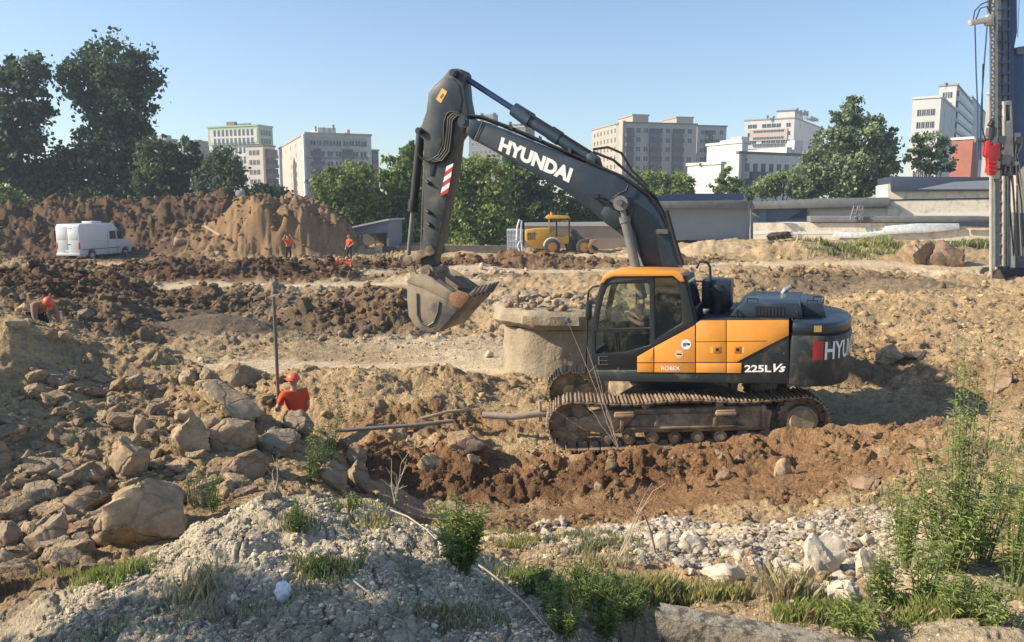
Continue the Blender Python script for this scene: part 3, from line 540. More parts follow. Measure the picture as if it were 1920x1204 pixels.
mb = MB(); a = EX.p(1106, 582, 1.12); mb.box((a.x-.02, 1.02, a.z-.16), (a.x+.06, 1.2, a.z+.16)); mb.build('wing_mirror', M_black, cab, bevel=.02)
mb = MB(); mb.tube([EX.p(x, y, .2) for x, y in ((1334, 600), (1333, 540), (1331, 500), (1325, 491), (1312, 491), (1306, 503))], .022); mb.build('roof_handrail', M_black, ex)
mb = MB()
for (v, u) in ((-.42, -.6), (-1.15, -.6), (-1.15, .9), (-.42, .9)): mb.tube([(u, v, 1.95), (u, v, 2.55)], .018)
mb.tube([(-.6, -1.15, 2.55), (.9, -1.15, 2.55)], .018); mb.build('deck_handrail', M_black, ex)

# boom
BV = .25
boom_o = [(873, 224), (888, 224.5), (903, 228), (1105, 309), (1155, 329), (1182, 346), (1210, 367), (1235, 399), (1255, 442), (1272, 500), (1290, 575), (1270, 600), (1240, 575), (1215, 520), (1190, 462), (1160, 437), (1135, 419), (1105, 392), (1055, 356), (896, 267), (884, 262), (874, 251)]
mb = MB(); side(boom_o, BV, 2*BV, mb=mb); boom = mb.build('boom', M_dark, ex, bevel=.025)
mb = MB(); side([(873, 222), (905, 228), (886, 262), (874, 252)], BV+.02, 2*BV+.04, mb=mb); mb.build('boom_nose', M_dark, boom, bevel=.02)
mb = MB(); side([(903, 229), (905, 229), (889.5, 263.5), (887.5, 262.5)], BV+.026, .006, mb=mb); mb.build('weld_seam', M_wear, boom)
decal('boom_lettering', 'HYUNDAI', ((940.5, 256.5), (1075, 317), (1066.5, 343), (934, 282)), fh(BV+.004), M_white, boom, .055, .0)
mb = MB(); side([(1126, 400), (1140, 378), (1165, 366), (1182, 372), (1190, 392), (1180, 420), (1150, 430)], BV+.02, .02, mb=mb); side([(1150, 380), (1165, 369), (1178, 374), (1183, 386), (1176, 400), (1160, 400)], BV+.07, .05, mb=mb); mb.build('cylinder_boss', M_dark, boom, bevel=.01)
# boom cylinders
for v in (.40, -.40):
    p0 = EX.p(1165, 381, v if v > 0 else .40); p0.y = v; p1 = EX.p(1205, 560, .40); p1.y = v
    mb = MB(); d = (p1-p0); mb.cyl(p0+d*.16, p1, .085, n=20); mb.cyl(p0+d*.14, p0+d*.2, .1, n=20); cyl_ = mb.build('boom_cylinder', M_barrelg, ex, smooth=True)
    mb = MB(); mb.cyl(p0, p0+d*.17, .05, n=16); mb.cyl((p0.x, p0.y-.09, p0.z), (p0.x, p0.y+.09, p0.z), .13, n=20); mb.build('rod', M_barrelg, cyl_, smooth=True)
mb = MB(); q = EX.p(1165, 380, .4); mb.cyl((q.x, -.55, q.z), (q.x, .55, q.z), .055, n=14); mb.build('cylinder_pin', M_wear, ex, smooth=True)
# arm cylinder on top of the boom
def C3(x, y, v=0): return EX.p(x, y, v)
mb = MB(); a, b, c = C3(1108, 297), C3(982, 218), C3(869, 144)
mb.cyl(a, b, .115, n=22); mb.cyl(C3(995, 226.5), C3(963, 204.5), .145, .125, n=22); mb.cyl(C3(1050, 260.5), C3(1032, 249), .13, n=22)
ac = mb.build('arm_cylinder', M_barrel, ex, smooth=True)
mb = MB(); mb.cyl(C3(965, 206), c, .055, n=18); mb.build('rod', mat('dark_rod', (.05, .09, .17), .25, metal=.5), ac, smooth=True)
mb = MB(); mb.tube([C3(1105, 284, .1), C3(1050, 250, .16), C3(985, 208, .14)], .022); mb.build('hydraulic_line', M_black, ac)
mb = MB(); side([(1098, 311), (1100, 290), (1110, 285), (1124, 295), (1132, 320)], .16, .06, mb=mb); side([(1098, 311), (1100, 290), (1110, 285), (1124, 295), (1132, 320)], -.1, .06, mb=mb); mb.build('cylinder_bracket', M_dark, boom, bevel=.01)
# hoses along the boom
hz = MB()
for k, off in enumerate((0, 4, 8)):
    hz.tube([C3(x, y-3+off*.4, .2-.12*k) for x, y in ((880, 219), (905, 222), (960, 243), (1020, 269), (1085, 297), (1130, 318), (1165, 333), (1190, 349), (1218, 369), (1240, 398), (1258, 440), (1275, 498))], .024)
hz.tube([C3(x, y, .25) for x, y in ((1112, 280), (1140, 276), (1165, 287), (1185, 320), (1215, 350))], .022)
hz.tube([C3(x, y, .05) for x, y in ((1112, 285), (1150, 300), (1190, 335), (1230, 372), (1250, 410))], .024)
hz.tube([C3(x, y, .30) for x, y in ((1250, 395), (1262, 440), (1280, 498))], .035)
hz.build('boom_hose', M_black, boom, smooth=True)
for k, x in enumerate((955, 1010, 1065, 1110)):
    hz = MB(); y = 241 + (x-955)*.4; hz.add([C3(x, y, .24), C3(x+6, y+3, .24), C3(x+6, y-6, .24), C3(x, y-9, .24), C3(x, y, -.2), C3(x+6, y+3, -.2), C3(x+6, y-6, -.2), C3(x, y-9, -.2)], [(0,1,2,3),(4,5,6,7),(0,1,5,4),(1,2,6,5),(2,3,7,6),(3,0,4,7)]); hz.build('hose_clamp', M_dark, boom)
hz = MB(); hz.tube([C3(x, y, .34) for x, y in ((1112, 368), (1122, 373), (1140, 381), (1150, 392))], .03); hz.tube([C3(x, y, .33) for x, y in ((1150, 372), (1163, 362), (1174, 358), (1178, 348))], .02)
hz.box(tuple(C3(1110, 372, .3)), tuple(C3(1122, 364, .38))); hz.build('work_light', M_black, boom)
hz = MB(); hz.box(tuple(C3(1232, 438, .27)), tuple(C3(1252, 430, .34))); hz.build('pipe_clamp', M_wear, boom)
# arm
AV = .19
arm_o = [(839.6, 131.6), (846, 129), (855, 128), (865, 130), (870, 137), (869, 152), (872, 185), (877, 210), (878, 228), (868, 245), (856, 262), (850, 316), (836, 385), (823, 445), (808, 500), (800, 507), (789, 500), (786.5, 475), (793, 442), (793, 342), (794, 262), (786, 254), (783, 245), (790, 234), (799, 209), (803, 173), (815, 158), (831, 143)]
mb = MB(); side(arm_o, AV, 2*AV, mb=mb); arm = mb.build('arm', mat('arm_paint', (.035, .045, .047), .5, var=.25, vs=4, col2=(.17, .155, .125), mixs=3.5, mixt=(.5, .85), bump=.1, bs=18), ex, bevel=.02)
mb = MB(); side([(833, 146), (812, 167), (808, 180), (806, 250), (806, 330), (812, 330), (830, 260), (838, 228), (862, 214), (866, 185), (860, 160), (850, 147)], AV+.018, .018, mb=mb); mb.build('arm_side_plate', M_dark, arm, bevel=.006)
for (x, y, r) in ((853, 138, 6.5), (788, 246, 6), (871, 229, 10)):
    q = EX.p(x, y, AV); rr = r*mpp(16.3); mb = MB(); mb.cyl((q.x, -AV-.09, q.z), (q.x, AV+.09, q.z), rr, n=20); mb.cyl((q.x, AV+.09, q.z), (q.x, AV+.11, q.z), rr*.6, n=16); mb.build('pin', M_dark, arm, smooth=True)
q = [(829, 165), (838.5, 172), (826.5, 193.5), (817.5, 186)]
lb = side(q, AV+.024, .004).build('arm_label', M_yellow, arm)
side([(824, 182), (830, 175), (833, 178), (827, 186)], AV+.027, .003).build('label_mark', mat('mark_brown', (.3, .12, .03), .6), lb)
st = [(838, 308), (850, 306), (839, 366), (825, 368)]
def qp(a, b): # along, across
    l = (st[0][0]+(st[3][0]-st[0][0])*a, st[0][1]+(st[3][1]-st[0][1])*a); r = (st[1][0]+(st[2][0]-st[1][0])*a, st[1][1]+(st[2][1]-st[1][1])*a)
    return (l[0]+(r[0]-l[0])*b, l[1]+(r[1]-l[1])*b)
for k in range(6):
    a0 = k/6; a1 = (k+1)/6; s_ = .07
    side([qp(min(1, a0+s_), 0), qp(max(0, a0-s_), 1), qp(max(0, a1-s_), 1), qp(min(1, a1+s_), 0)], AV+.022, .004).build('warning_stripe', M_red if k % 2 else M_white, arm)
hz = MB()
for k in range(3): hz.tube([EX.p(x+k*4, y+k*2, AV+.05) for x, y in ((864, 214), (850, 213), (841, 222), (839, 250), (835, 280), (822, 297), (806, 300), (794, 296))], .026)
hz.tube([EX.p(x, y, AV+.06) for x, y in ((862, 212), (846, 209), (838, 214), (833, 230), (832, 270), (822, 291), (805, 302), (791, 298), (784, 288))], .02)
hz.build('arm_hose', M_black, arm, smooth=True)
for (x, y) in ((802, 343), (802, 398), (804, 422)): hz = MB(); hz.tube([EX.p(x-3, y-4, AV+.03), EX.p(x+1, y, AV+.06), EX.p(x+6, y+4, AV+.02)], .03); hz.build('lifting_eye', M_black, arm)
hz = MB(); hz.tube([EX.p(x, y, .1) for x, y in ((797, 256), (795, 330), (792, 400), (790, 470))], .02); hz.build('grease_line', M_wear, arm)
# bucket cylinder and linkage
def S(x, y, v): return EX.p(x, y, v)
mb = MB(); mb.cyl(S(789, 250, 0), S(775, 392, 0), .088, n=20); mb.cyl(S(776.5, 375, 0), S(774, 397, 0), .108, n=20); bc = mb.build('bucket_cylinder', M_black, ex, smooth=True)
mb = MB(); mb.cyl(S(774, 394, 0), S(765, 488, 0), .045, n=14); mb.build('rod', M_barrelg, bc, smooth=True)
for v in (.24, -.24):
    mb = MB(); a, b, c_ = S(765, 488, .24), S(778, 520, .24), S(806, 470, .24)
    for q in (a, b, c_): q.y = v
    mb.bar(a, b, .04, .14); mb.bar(a, c_, .05, .15)
    for q in (a, b, c_): mb.cyl((q.x, v-.035, q.z), (q.x, v+.035, q.z), .1, n=16)
    mb.build('tipping_link', M_mud, ex, bevel=.008)
# bucket
KV = .62
def kb(pts, v=KV): return U(pts, v)
prof = [(764, 524), (763, 560), (766, 592), (777, 611), (798, 623.5), (822, 622), (858, 580), (881, 553)]   # back, curved floor, lip
lip = (881, 553)
mb = MB()
so_ = kb([(764, 524), (763, 560), (766, 592), (777, 611), (798, 624), (822, 623), (858, 581), (872, 566), (866, 549), (845, 548), (808, 519), (786, 516)])
for v0 in (KV-.035, -KV): mb.prism(so_, v0, v0+.035)
pf = kb(prof); n = len(pf)
cx_ = sum(p[0] for p in pf)/n; cz_ = sum(p[1] for p in pf)/n
th = .035; inn = [(p[0]+(cx_-p[0])*th/.5, p[1]+(cz_-p[1])*th/.5) for p in pf]
mb.prism(pf + inn[::-1], -KV+.035, KV-.035)
bk = mb.build('bucket', M_bucket, ex, bevel=.01)
for v in (KV, -KV-.03): mb = MB(); mb.prism(kb([(762, 528), (777, 514), (800, 514), (850, 548), (866, 546), (880, 553), (868, 572), (858, 571), (826, 556), (790, 538)]), v, v+.03); mb.build('bucket_side_bar', M_bucket, bk, bevel=.008)
mb = MB(); mb.tube([S(x, y, KV+.008) for x, y in ((782, 550), (783, 590), (790, 606), (803, 611), (814, 604), (821, 585), (824, 566))], .022); mb.build('bucket_rib', M_wear, bk)
mb = MB(); mb.prism(kb([(846, 551), (862, 544), (880, 550), (884, 556), (866, 578), (845, 570)]), KV+.03, KV+.07); mb.build('side_cutter', mat('rusty_cutter', (.25, .13, .06), .8, var=.4, vs=20, bump=.5), bk, bevel=.01)
a = pf[-1]; b = pf[-2]; dv = Vector((a[0]-b[0], 0, a[1]-b[1])).normalized(); nv = Vector((-dv.z, 0, dv.x))
for k in range(6):
    v = -KV+.08 + k*(2*KV-.16)/5; mb = MB(); p0 = Vector((a[0], v, a[1])) - dv*.06; w_ = .055
    vs = [p0+Vector((0, -w_, 0))+nv*.045, p0+Vector((0, w_, 0))+nv*.045, p0+Vector((0, w_, 0))-nv*.045, p0+Vector((0, -w_, 0))-nv*.045]
    p1 = p0 + dv*.26; vs += [p1+Vector((0, -w_*.6, 0))+nv*.008, p1+Vector((0, w_*.6, 0))+nv*.008, p1+Vector((0, w_*.6, 0))-nv*.012, p1+Vector((0, -w_*.6, 0))-nv*.012]
    mb.add(vs, [(0,1,2,3),(7,6,5,4),(0,4,5,1),(1,5,6,2),(2,6,7,3),(3,7,4,0)]); mb.build('bucket_tooth', M_wear, bk, bevel=.006)
for v in (.3, -.3):
    mb = MB(); mb.prism(kb([(764, 530), (776, 512), (783, 505), (795, 503), (803, 509), (806, 521), (845, 550), (800, 545)]), v-.03, v+.03); mb.build('bucket_ear', M_bucket, bk, bevel=.01)
q = S(790, 511, KV); mb = MB(); mb.cyl((q.x, -.4, q.z), (q.x, .4, q.z), .075, n=18); mb.cyl((q.x, .33, q.z), (q.x, .37, q.z), .13, n=18); mb.build('bucket_pin', M_mud, bk, smooth=True)

# undercarriage: turned a little less than the house, rear standing slightly higher
TR = Euler((0, R(2.0), R(17))); T0 = Vector((.08, 0, 0))
def uc(o): o.rotation_euler = TR; o.location = T0; return o
mb = MB(); mb.cyl((0, 0, .78), (0, 0, 1.06), .62, n=32); uc(mb.build('slew_ring', M_black, ex, smooth=True))
mb = MB(); mb.prism([(-1.2, -1.0), (1.2, -1.0), (.7, 0), (1.2, 1.0), (-1.2, 1.0), (-.7, 0)], .42, .80, axis='z'); uc(mb.build('centre_frame', M_mud, ex, bevel=.03))
xi, xs, rr = 1.86, -1.86, .40
path = []
def arcp(cx, cz, r, a0, a1, n): return [(cx + r*math.cos(a), cz + r*math.sin(a)) for a in np.linspace(a0, a1, n)]
path += [(xs + (xi-xs)*t, .045) for t in np.linspace(.0, 1, 30)]
path += arcp(xi, .45, rr, -math.pi/2, math.pi/2, 20)
path += [(xi+(xs-xi)*t, .86-.05*math.sin(2*math.pi*t)**2*(1) - .01) for t in np.linspace(.02, .98, 30)]
path += arcp(xs, .45, rr+.01, math.pi/2, 3*math.pi/2, 20)
path = np.array(path); seg_ = np.r_[0, np.cumsum(np.hypot(*np.diff(np.r_[path, path[:1]], axis=0).T))]; Lp = seg_[-1]; NS = 52
pxy = np.r_[path, path[:1]]
sh = MB(); sh.box((-.088, -.3, -.012), (.088, .3, .012))
for gx, gh in ((-.07, .035), (-.01, .045), (.05, .035)): sh.box((gx-.012, -.3, .012), (gx+.012, .3, gh))
sh.box((-.07, -.11, -.09), (.07, -.05, -.012)); sh.box((-.07, .05, -.09), (.07, .11, -.012))
shoe = None
for sidev in (1, -1):
    vc = sidev*1.19; mb = MB()
    mb.prism([(-1.35, .30), (1.35, .28), (1.75, .36), (1.75, .55), (1.2, .68), (-1.2, .70), (-1.4, .6)], vc-.16, vc+.16)
    mb.box((-.95, vc+.16, .36), (1.0, vc+.24, .40)); mb.prism([(-.85, .40), (.95, .40), (.80, .60), (-.6, .60)], vc+.16, vc+.20)
    mb.box((1.02, vc+.16, .34), (1.08, vc+.26, .66)); mb.box((-1.28, vc+.15, .34), (-1.22, vc+.2, .72))
    mb.box((-1.2, vc+.14, .62), (1.5, vc+.17, .68)); mb.box((.45, vc+.2, .38), (.52, vc+.235, .6)); mb.box((-.5, vc+.2, .38), (-.43, vc+.235, .6))
    tf = uc(mb.build('track_frame', M_mud, ex, bevel=.01)); 
    for k in range(NS):
        s_ = (k+.5)/NS*Lp; i = min(np.searchsorted(seg_, s_)-1, len(seg_)-2); t = (s_-seg_[i])/(seg_[i+1]-seg_[i]); p = pxy[i]*(1-t)+pxy[i+1]*t; dd = pxy[i+1]-pxy[i]
        if shoe is None: shoe = sh.build('track_shoe', M_shoe, tf, bevel=.004); o = shoe
        else: o = shoe.copy(); C.objects.link(o); o.parent = tf
        ang = math.atan2(dd[1], dd[0]); o.location = (p[0], vc, p[1]); o.rotation_euler = (0, -(ang+math.pi), 0)
    mb = MB(); mb.cyl((xi, vc-.09, .45), (xi, vc+.09, .45), .34, n=28); mb.cyl((xi, vc-.14, .45), (xi, vc+.14, .45), .13, n=18); mb.build('idler_wheel', M_mud, tf, smooth=True)
    mb = MB(); mb.cyl((xs, vc-.06, .45), (xs, vc+.06, .45), .33, n=28); mb.cyl((xs, vc+.06, .45), (xs, vc+.22, .45), .25, n=28); mb.cyl((xs, vc+.22, .45), (xs, vc+.245, .45), .21, .19, n=28)
    for k in range(21):
        a = 2*math.pi*k/21; mb.cyl((xs+.33*math.cos(a), vc-.05, .45+.33*math.sin(a)), (xs+.33*math.cos(a), vc+.05, .45+.33*math.sin(a)), .03, n=6)
    mb.build('drive_sprocket', M_mud, tf, smooth=True)
    for k in range(8):
        x = -1.3 + k*.37; mb = MB(); mb.cyl((x, vc-.17, .2), (x, vc+.17, .2), .105, n=18); mb.cyl((x, vc+.17, .2), (x, vc+.22, .2), .055, n=14); mb.build('track_roller', M_mud, tf, smooth=True)
    for x in (-.55, .65):
        mb = MB(); mb.cyl((x, vc-.1, .735), (x, vc+.14, .735), .065, n=16); mb.build('carrier_roller', M_mud, tf, smooth=True)
    for x in (1.02, -.62):
        mb = MB(); mb.box((x-.16, vc+.16, .60), (x+.16, vc+.34, .65)); mb.box((x-.15, vc+.29, .65), (x+.15, vc+.33, .685)); mb.build('step', mat('step_mud', (.42, .28, .16), .85, bump=.5), tf, bevel=.008)
# ---------------------------------------------------------------- buildings
def win_mb(w_, h, style=0):
    mb = MB(); mb.box((-w_/2, -.02, 0), (w_/2, .05, h), 0)
    t = .09
    mb.box((-w_/2-t, -.03, -t), (-w_/2, .09, h+t), 1); mb.box((w_/2, -.03, -t), (w_/2+t, .09, h+t), 1); mb.box((-w_/2, -.03, h), (w_/2, .09, h+t), 1); mb.box((-w_/2, -.03, -t), (w_/2, .09, 0), 1)
    mb.box((-.04, -.03, 0), (.04, .08, h), 1)
    return mb
M_pane = mat('window_pane', (.035, .045, .06), .3, spec=.4)
M_paned = mat('dark_window_pane', (.03, .04, .055), .2, spec=.6)
M_wfr = mat('window_frame', (.5, .5, .48), .6)
M_wfrd = mat('dark_window_frame', (.2, .21, .22), .6)
_wcache = {}
def window(parent, P, yaw, w_, h, dark=False):
    k = (round(w_, 2), round(h, 2), dark)
    if k not in _wcache:
        o = win_mb(w_, h).build('window', [M_paned if dark else M_pane, M_wfrd if dark else M_wfr], parent); _wcache[k] = o.data
    else: o = bpy.data.objects.new('window', _wcache[k]); link(o, parent)
    o.location = P; o.rotation_euler = (0, 0, yaw); return o
class Bld:
    """box volumes described by the photo column of the near corner, its distance, and the columns where each face ends"""
    def __init__(s, name, label, px, Y, ang, zb=-1, group=None):
        p = W(px, 383, Y); s.K = Vector((p.x, p.y, 0)); s.a = R(ang); s.zb = zb
        s.root = thing(name, label, 'building', (p.x, p.y, zb), 0, group); s.px = px; s.Y = Y; s.n = 0
        s.dl = Vector((-math.cos(s.a), math.sin(s.a), 0)); s.dr = Vector((math.sin(s.a), math.cos(s.a), 0))
    def dist(s, K, d, px):
        r = ray(px, 383); # solve K + t d on the vertical plane of that column
        t = -(K.x*r.y - K.y*r.x) / (d.x*r.y - d.y*r.x); return t
    def top(s, py, K=None): K = K or s.K; return W(CX, py, K.y).z
    def box(s, name, m, pl, pc, pr, pytop, pybot=None, back=0, parent=None, proud=0, lr=None, cap=None):
        """left face spans columns pl..pc, right face pc..pr"""
        K = s.K.copy()
        if pc < s.px: K = s.K + s.dl * s.dist(s.K, s.dl, pc)
        elif pc > s.px: K = s.K + s.dr * s.dist(s.K, s.dr, pc)
        K = K*(1+back/s.Y)
        K = K - s.dr*proud
        Ll = max(.5, s.dist(K, s.dl, pl)) if pl is not None else lr[0]
        Lr = max(.5, s.dist(K, s.dr, pr)) if pr is not None else lr[1]
        mx = 14 if name in ('roof_cabin', 'roof_tower', 'step', 'upper_storey') else 70
        Ll, Lr = min(Ll, mx), min(Lr, mx)
        z1 = s.top(pytop, K); z0 = s.zb if pybot is None else s.top(pybot, K)
        b = K - s.root.location; o = Vector((b.x, b.y, 0))
        P = [o, o+s.dl*Ll, o+s.dl*Ll+s.dr*Lr, o+s.dr*Lr]
        mb = MB(); q = [(p.x, p.y, z0-s.zb) for p in P] + [(p.x, p.y, z1-s.zb) for p in P]
        mb.add(q, [(0,1,2,3),(4,5,6,7),(0,1,5,4),(1,2,6,5),(2,3,7,6),(3,0,4,7)])
        ob = mb.build(name, m, parent or s.root)
        if cap: 
            mb = MB(); e = .25; Q = [o-s.dl*e-s.dr*e, o+s.dl*(Ll+e)-s.dr*e, o+s.dl*(Ll+e)+s.dr*(Lr+e), o+s.dr*(Lr+e)-s.dl*e]
            h0, h1 = z1-s.zb+.003, z1-s.zb+.5
            mb.add([(p.x, p.y, h0) for p in Q]+[(p.x, p.y, h1) for p in Q], [(0,1,2,3),(4,5,6,7),(0,1,5,4),(1,2,6,5),(2,3,7,6),(3,0,4,7)]); mb.build('parapet', cap, ob)
        return dict(K=o, Ll=Ll, Lr=Lr, z0=z0-s.zb, z1=z1-s.zb)
    def wins(s, B, face, cols, fl_h, w_, h, top_off=1.2, rows=None, dark=False, skip=0, m0=1.2, colspec=None, maxn=100):
        L = B['Ll'] if face == 'l' else B['Lr']; d = s.dl if face == 'l' else s.dr; nrm = -s.dr if face == 'l' else -s.dl
        yaw = math.atan2(nrm.y, nrm.x) + math.pi/2     # local -y must face outwards
        yaw = math.atan2(nrm.x, -nrm.y) * -1 + 0 if False else math.atan2(nrm.y, nrm.x) + math.pi/2
        rng = random.Random(int(L*100)); nrow = rows or int((B['z1']-B['z0']-top_off)/fl_h)
        xs_ = colspec or [m0 + (L-2*m0)*(i+.5)/cols for i in range(cols)]
        for r in range(nrow):
            for x in xs_:
                if s.n >= maxn: return
                if rng.random() < skip: continue
                z = B['z1'] - top_off - h - r*fl_h
                P = B['K'] + d*x + nrm*.02; window(s.root, (P.x, P.y, z), yaw, w_, h, dark); s.n += 1
    def balc(s, B, face, x0, x1, fl_h, top_off, m, mrail, rows=None, depth=1.1, hr=1.1):
        d = s.dl if face == 'l' else s.dr; nrm = -s.dr if face == 'l' else -s.dl
        nrow = rows or int((B['z1']-B['z0']-top_off)/fl_h)
        for r in range(nrow):
            z = B['z1']-top_off-(r+1)*fl_h; A = B['K']+d*x0; E = B['K']+d*x1
            mb = MB(); q = [A, E, E+nrm*depth, A+nrm*depth]
            mb.add([(p.x, p.y, z) for p in q]+[(p.x, p.y, z+hr) for p in q], [(0,1,2,3),(4,5,6,7),(0,1,5,4),(1,2,6,5),(2,3,7,6),(3,0,4,7)]); ob = mb.build('balcony', mrail, s.root)
            mb = MB(); q = [A+d*.15, E-d*.15, E-d*.15+nrm*(depth*.8), A+d*.15+nrm*(depth*.8)]
            mb.add([(p.x, p.y, z+hr+.02) for p in q]+[(p.x, p.y, z+fl_h-.25) for p in q], [(0,1,2,3),(4,5,6,7),(0,1,5,4),(1,2,6,5),(2,3,7,6),(3,0,4,7)]); mb.build('glazing', M_pane, ob)
    def mast(s, px, py0, py1, w_=.5, name='antenna', m=None):
        p = W(px, 383, s.Y+4); mb = MB(); x, y = p.x - s.root.location.x, p.y - s.root.location.y
        z0 = s.top(py1)-s.zb-.5; z1 = s.top(py0)-s.zb
        mb.cyl((x, y, z0), (x, y, z1), .08, n=6); mb.box((x-w_, y-w_, z0+(z1-z0)*.5), (x+w_, y+w_, z1-.1)); mb.build(name, m or M_wfrd, s.root)
def bm(name, c, v=.08): return mat(name, c, .85, var=v, vs=.35)
W_white = bm('white_wall', (.60, .59, .56)); W_cream = bm('cream_wall', (.58, .50, .42)); W_pink = bm('pinkish_wall', (.56, .43, .37)); W_beige = bm('beige_brick', (.46, .38, .29), .15)
W_grey = bm('grey_panel', (.34, .33, .31)); W_gdark = bm('grey_wall', (.16, .16, .15)); W_green = bm('green_trim', (.36, .46, .27)); W_brick = bm('red_brick', (.34, .12, .075), .2); W_dbr = bm('dark_brick', (.22, .10, .08), .2)
W_bal = bm('balcony_panel', (.11, .11, .13)); W_roof = bm('roof_felt', (.12, .12, .125))
G_far = 'apartment blocks on the skyline'
b = Bld('apartment_block', 'tall block with pale green overhanging top storeys, behind the trees at left', 490, 290, 22)
B1 = b.box('upper_storeys', W_green, 397, 490, 517, 236, 270, cap=W_green); 
B1b = b.box('lower_wall', W_white, 402, 488, 512, 271, back=.8, cap=None)
f = b.box('facade_panel', W_white, 401, 488, None, 241, 266, proud=.12, lr=(0, .1)); b.wins(f, 'l', 10, 3.0, .9, 2.1, top_off=.1, rows=2, dark=True)
b.wins(B1, 'r', 4, 3, 1.0, 1.7, top_off=1.3, rows=2, dark=True); b.wins(B1b, 'l', 10, 3.2, .9, 1.9, top_off=.9, rows=6, dark=True)
b.box('roof_cabin', W_gdark, 432, 447, 452, 228, 236, back=4); b.box('roof_cabin', W_gdark, 452, 474, 478, 231, 236, back=4)
b = Bld('apartment_block', 'narrow pinkish block with stacked balconies left of the long cream block', 497, 255, 24)
B = b.box('wall', W_cream, 465, 497, 520, 274, cap=W_wallcap if False else W_gdark); b.wins(B, 'l', 3, 3, 1.1, 1.5, top_off=1.2, rows=8); b.balc(B, 'r', 1, 6, 3.0, .6, W_bal, W_bal, rows=8)
b = Bld('apartment_block', 'long cream block with blue-grey balconied front, left of the lifting arm', 577, 235, 68)
B = b.box('wall', W_pink, 518, 577, 699, 251, cap=W_grey)
s_ = b.box('stair_tower', W_white, 570, 579, None, 251, None, proud=.9, lr=(0, 3.0)); b.wins(B, 'l', 5, 2.9, 1.2, 1.5, top_off=1.3, rows=10, skip=.1)
B2 = b.box('front_wall', W_white, None, 577, 699, 254, None, proud=.35, lr=(.3, 0)); b.wins(B, 'r', 9, 2.9, 1.5, 1.5, top_off=1.6, rows=1)
fr = dict(K=B2['K'], Ll=B2['Ll'], Lr=B2['Lr'], z0=B2['z0'], z1=B2['z1'])
L_ = fr['Lr']; b.wins(fr, 'r', 7, 2.9, 1.7, 1.5, top_off=1.4, rows=6, skip=.08, maxn=98)
for x0, x1 in ((.12, .24), (.55, .72)): b.balc(fr, 'r', L_*x0, L_*x1, 2.9, 3.4, W_bal, W_bal, rows=8, depth=.9)
b.box('roof_cabin', W_white, 583, 600, 634, 239, 251, back=7); b.box('roof_cabin', W_grey, 648, 655, 660, 243, 251, back=3)
for x, y in ((597, 234), (612, 236), (630, 231), (652, 246), (622, 238)): b.mast(x, y, 251, .25)
b = Bld('apartment_block', 'slim brown block just right of the long cream block', 702, 262, 60)
B = b.box('wall', W_dbr, 695, 702, 712, 283, cap=W_grey); b.wins(B, 'r', 2, 3, 1.2, 1.4, rows=6)
b = Bld('apartment_block', 'dull grey block mostly hidden behind the trees near the big dark poplars', 375, 300, 30)
B = b.box('wall', W_gdark, 345, 375, 398, 266, cap=W_gdark); b.wins(B, 'l', 4, 3, 1.4, 1.4, rows=7); b.wins(B, 'r', 3, 3, 1.4, 1.4, rows=7); b.box('roof_cabin', W_gdark, 366, 380, 386, 262, 267, back=3)
b = Bld('apartment_block', 'distant grey block whose roof cabin peeps out beside the big dark poplars', 318, 320, 30)
B = b.box('wall', W_gdark, 285, 318, 340, 262, cap=W_grey); b.box('roof_cabin', W_grey, 300, 315, 329, 253, 262, back=3); b.wins(B, 'l', 5, 3, 1.3, 1.4, rows=5)
b = Bld('apartment_block', 'grey-green block seen in the gap between boom and arm cylinder', 985, 290, 40)
B = b.box('wall', W_gdark, 880, 985, 1002, 238, cap=W_grey); b.wins(B, 'l', 12, 3, 1.3, 1.4, rows=6); b.box('roof_cabin', W_gdark, 900, 925, 934, 214, 238, back=5); b.box('roof_cabin', W_gdark, 955, 975, 985, 232, 238, back=2)
for x, y in ((905, 210), (928, 209), (957, 226), (983, 228)): b.mast(x, y, 238, .6)
# large block with two roof towers
b = Bld('apartment_block', 'big grey-beige block with two roof towers and rows of dark balconies', 1167, 265, 76)
Bm = b.box('main_wall', W_grey, 1152, 1167, 1302, 231, cap=W_gdark)
b.wins(Bm, 'r', 9, 3.0, 1.5, 1.55, top_off=1.4, rows=7, skip=.06, maxn=62)
Lr = Bm['Lr']
for x0, x1 in ((.02, .13), (.34, .50), (.66, .80)): b.balc(Bm, 'r', Lr*x0, Lr*x1, 3.0, 1.3, W_bal, W_bal, rows=8, depth=1.0)
p_ = b.box('corner_pilaster', W_beige, 1158, 1167.5, None, 226, None, proud=.5, lr=(0, 1.0))
wl = b.box('left_wing', W_beige, 1108, 1157, None, 232, None, back=6, lr=(0, 14), cap=W_grey); b.wins(wl, 'l', 7, 3.0, 1.2, 1.5, top_off=1.3, rows=5, maxn=92)
b.box('roof_tower', W_beige, 1156, 1183, 1212, 217, 231, back=3, cap=W_grey)
b = Bld('apartment_block', 'right wing of the big balconied block, with a beige roof tower of its own', 1303, 285, 76)
B = b.box('wall', W_grey, 1288, 1303, 1357, 237, cap=W_gdark); b.wins(B, 'r', 6, 3.1, 1.4, 1.5, rows=7, skip=.05); b.balc(B, 'r', B['Lr']*.3, B['Lr']*.5, 3.1, 1.3, W_bal, W_bal, rows=8)
b.box('roof_tower', W_beige, 1238, 1264, 1295, 221, 240, back=3, cap=W_grey); b.box('side_wall', W_grey, 1240, 1303, None, 238, None, back=14, lr=(0, 6))
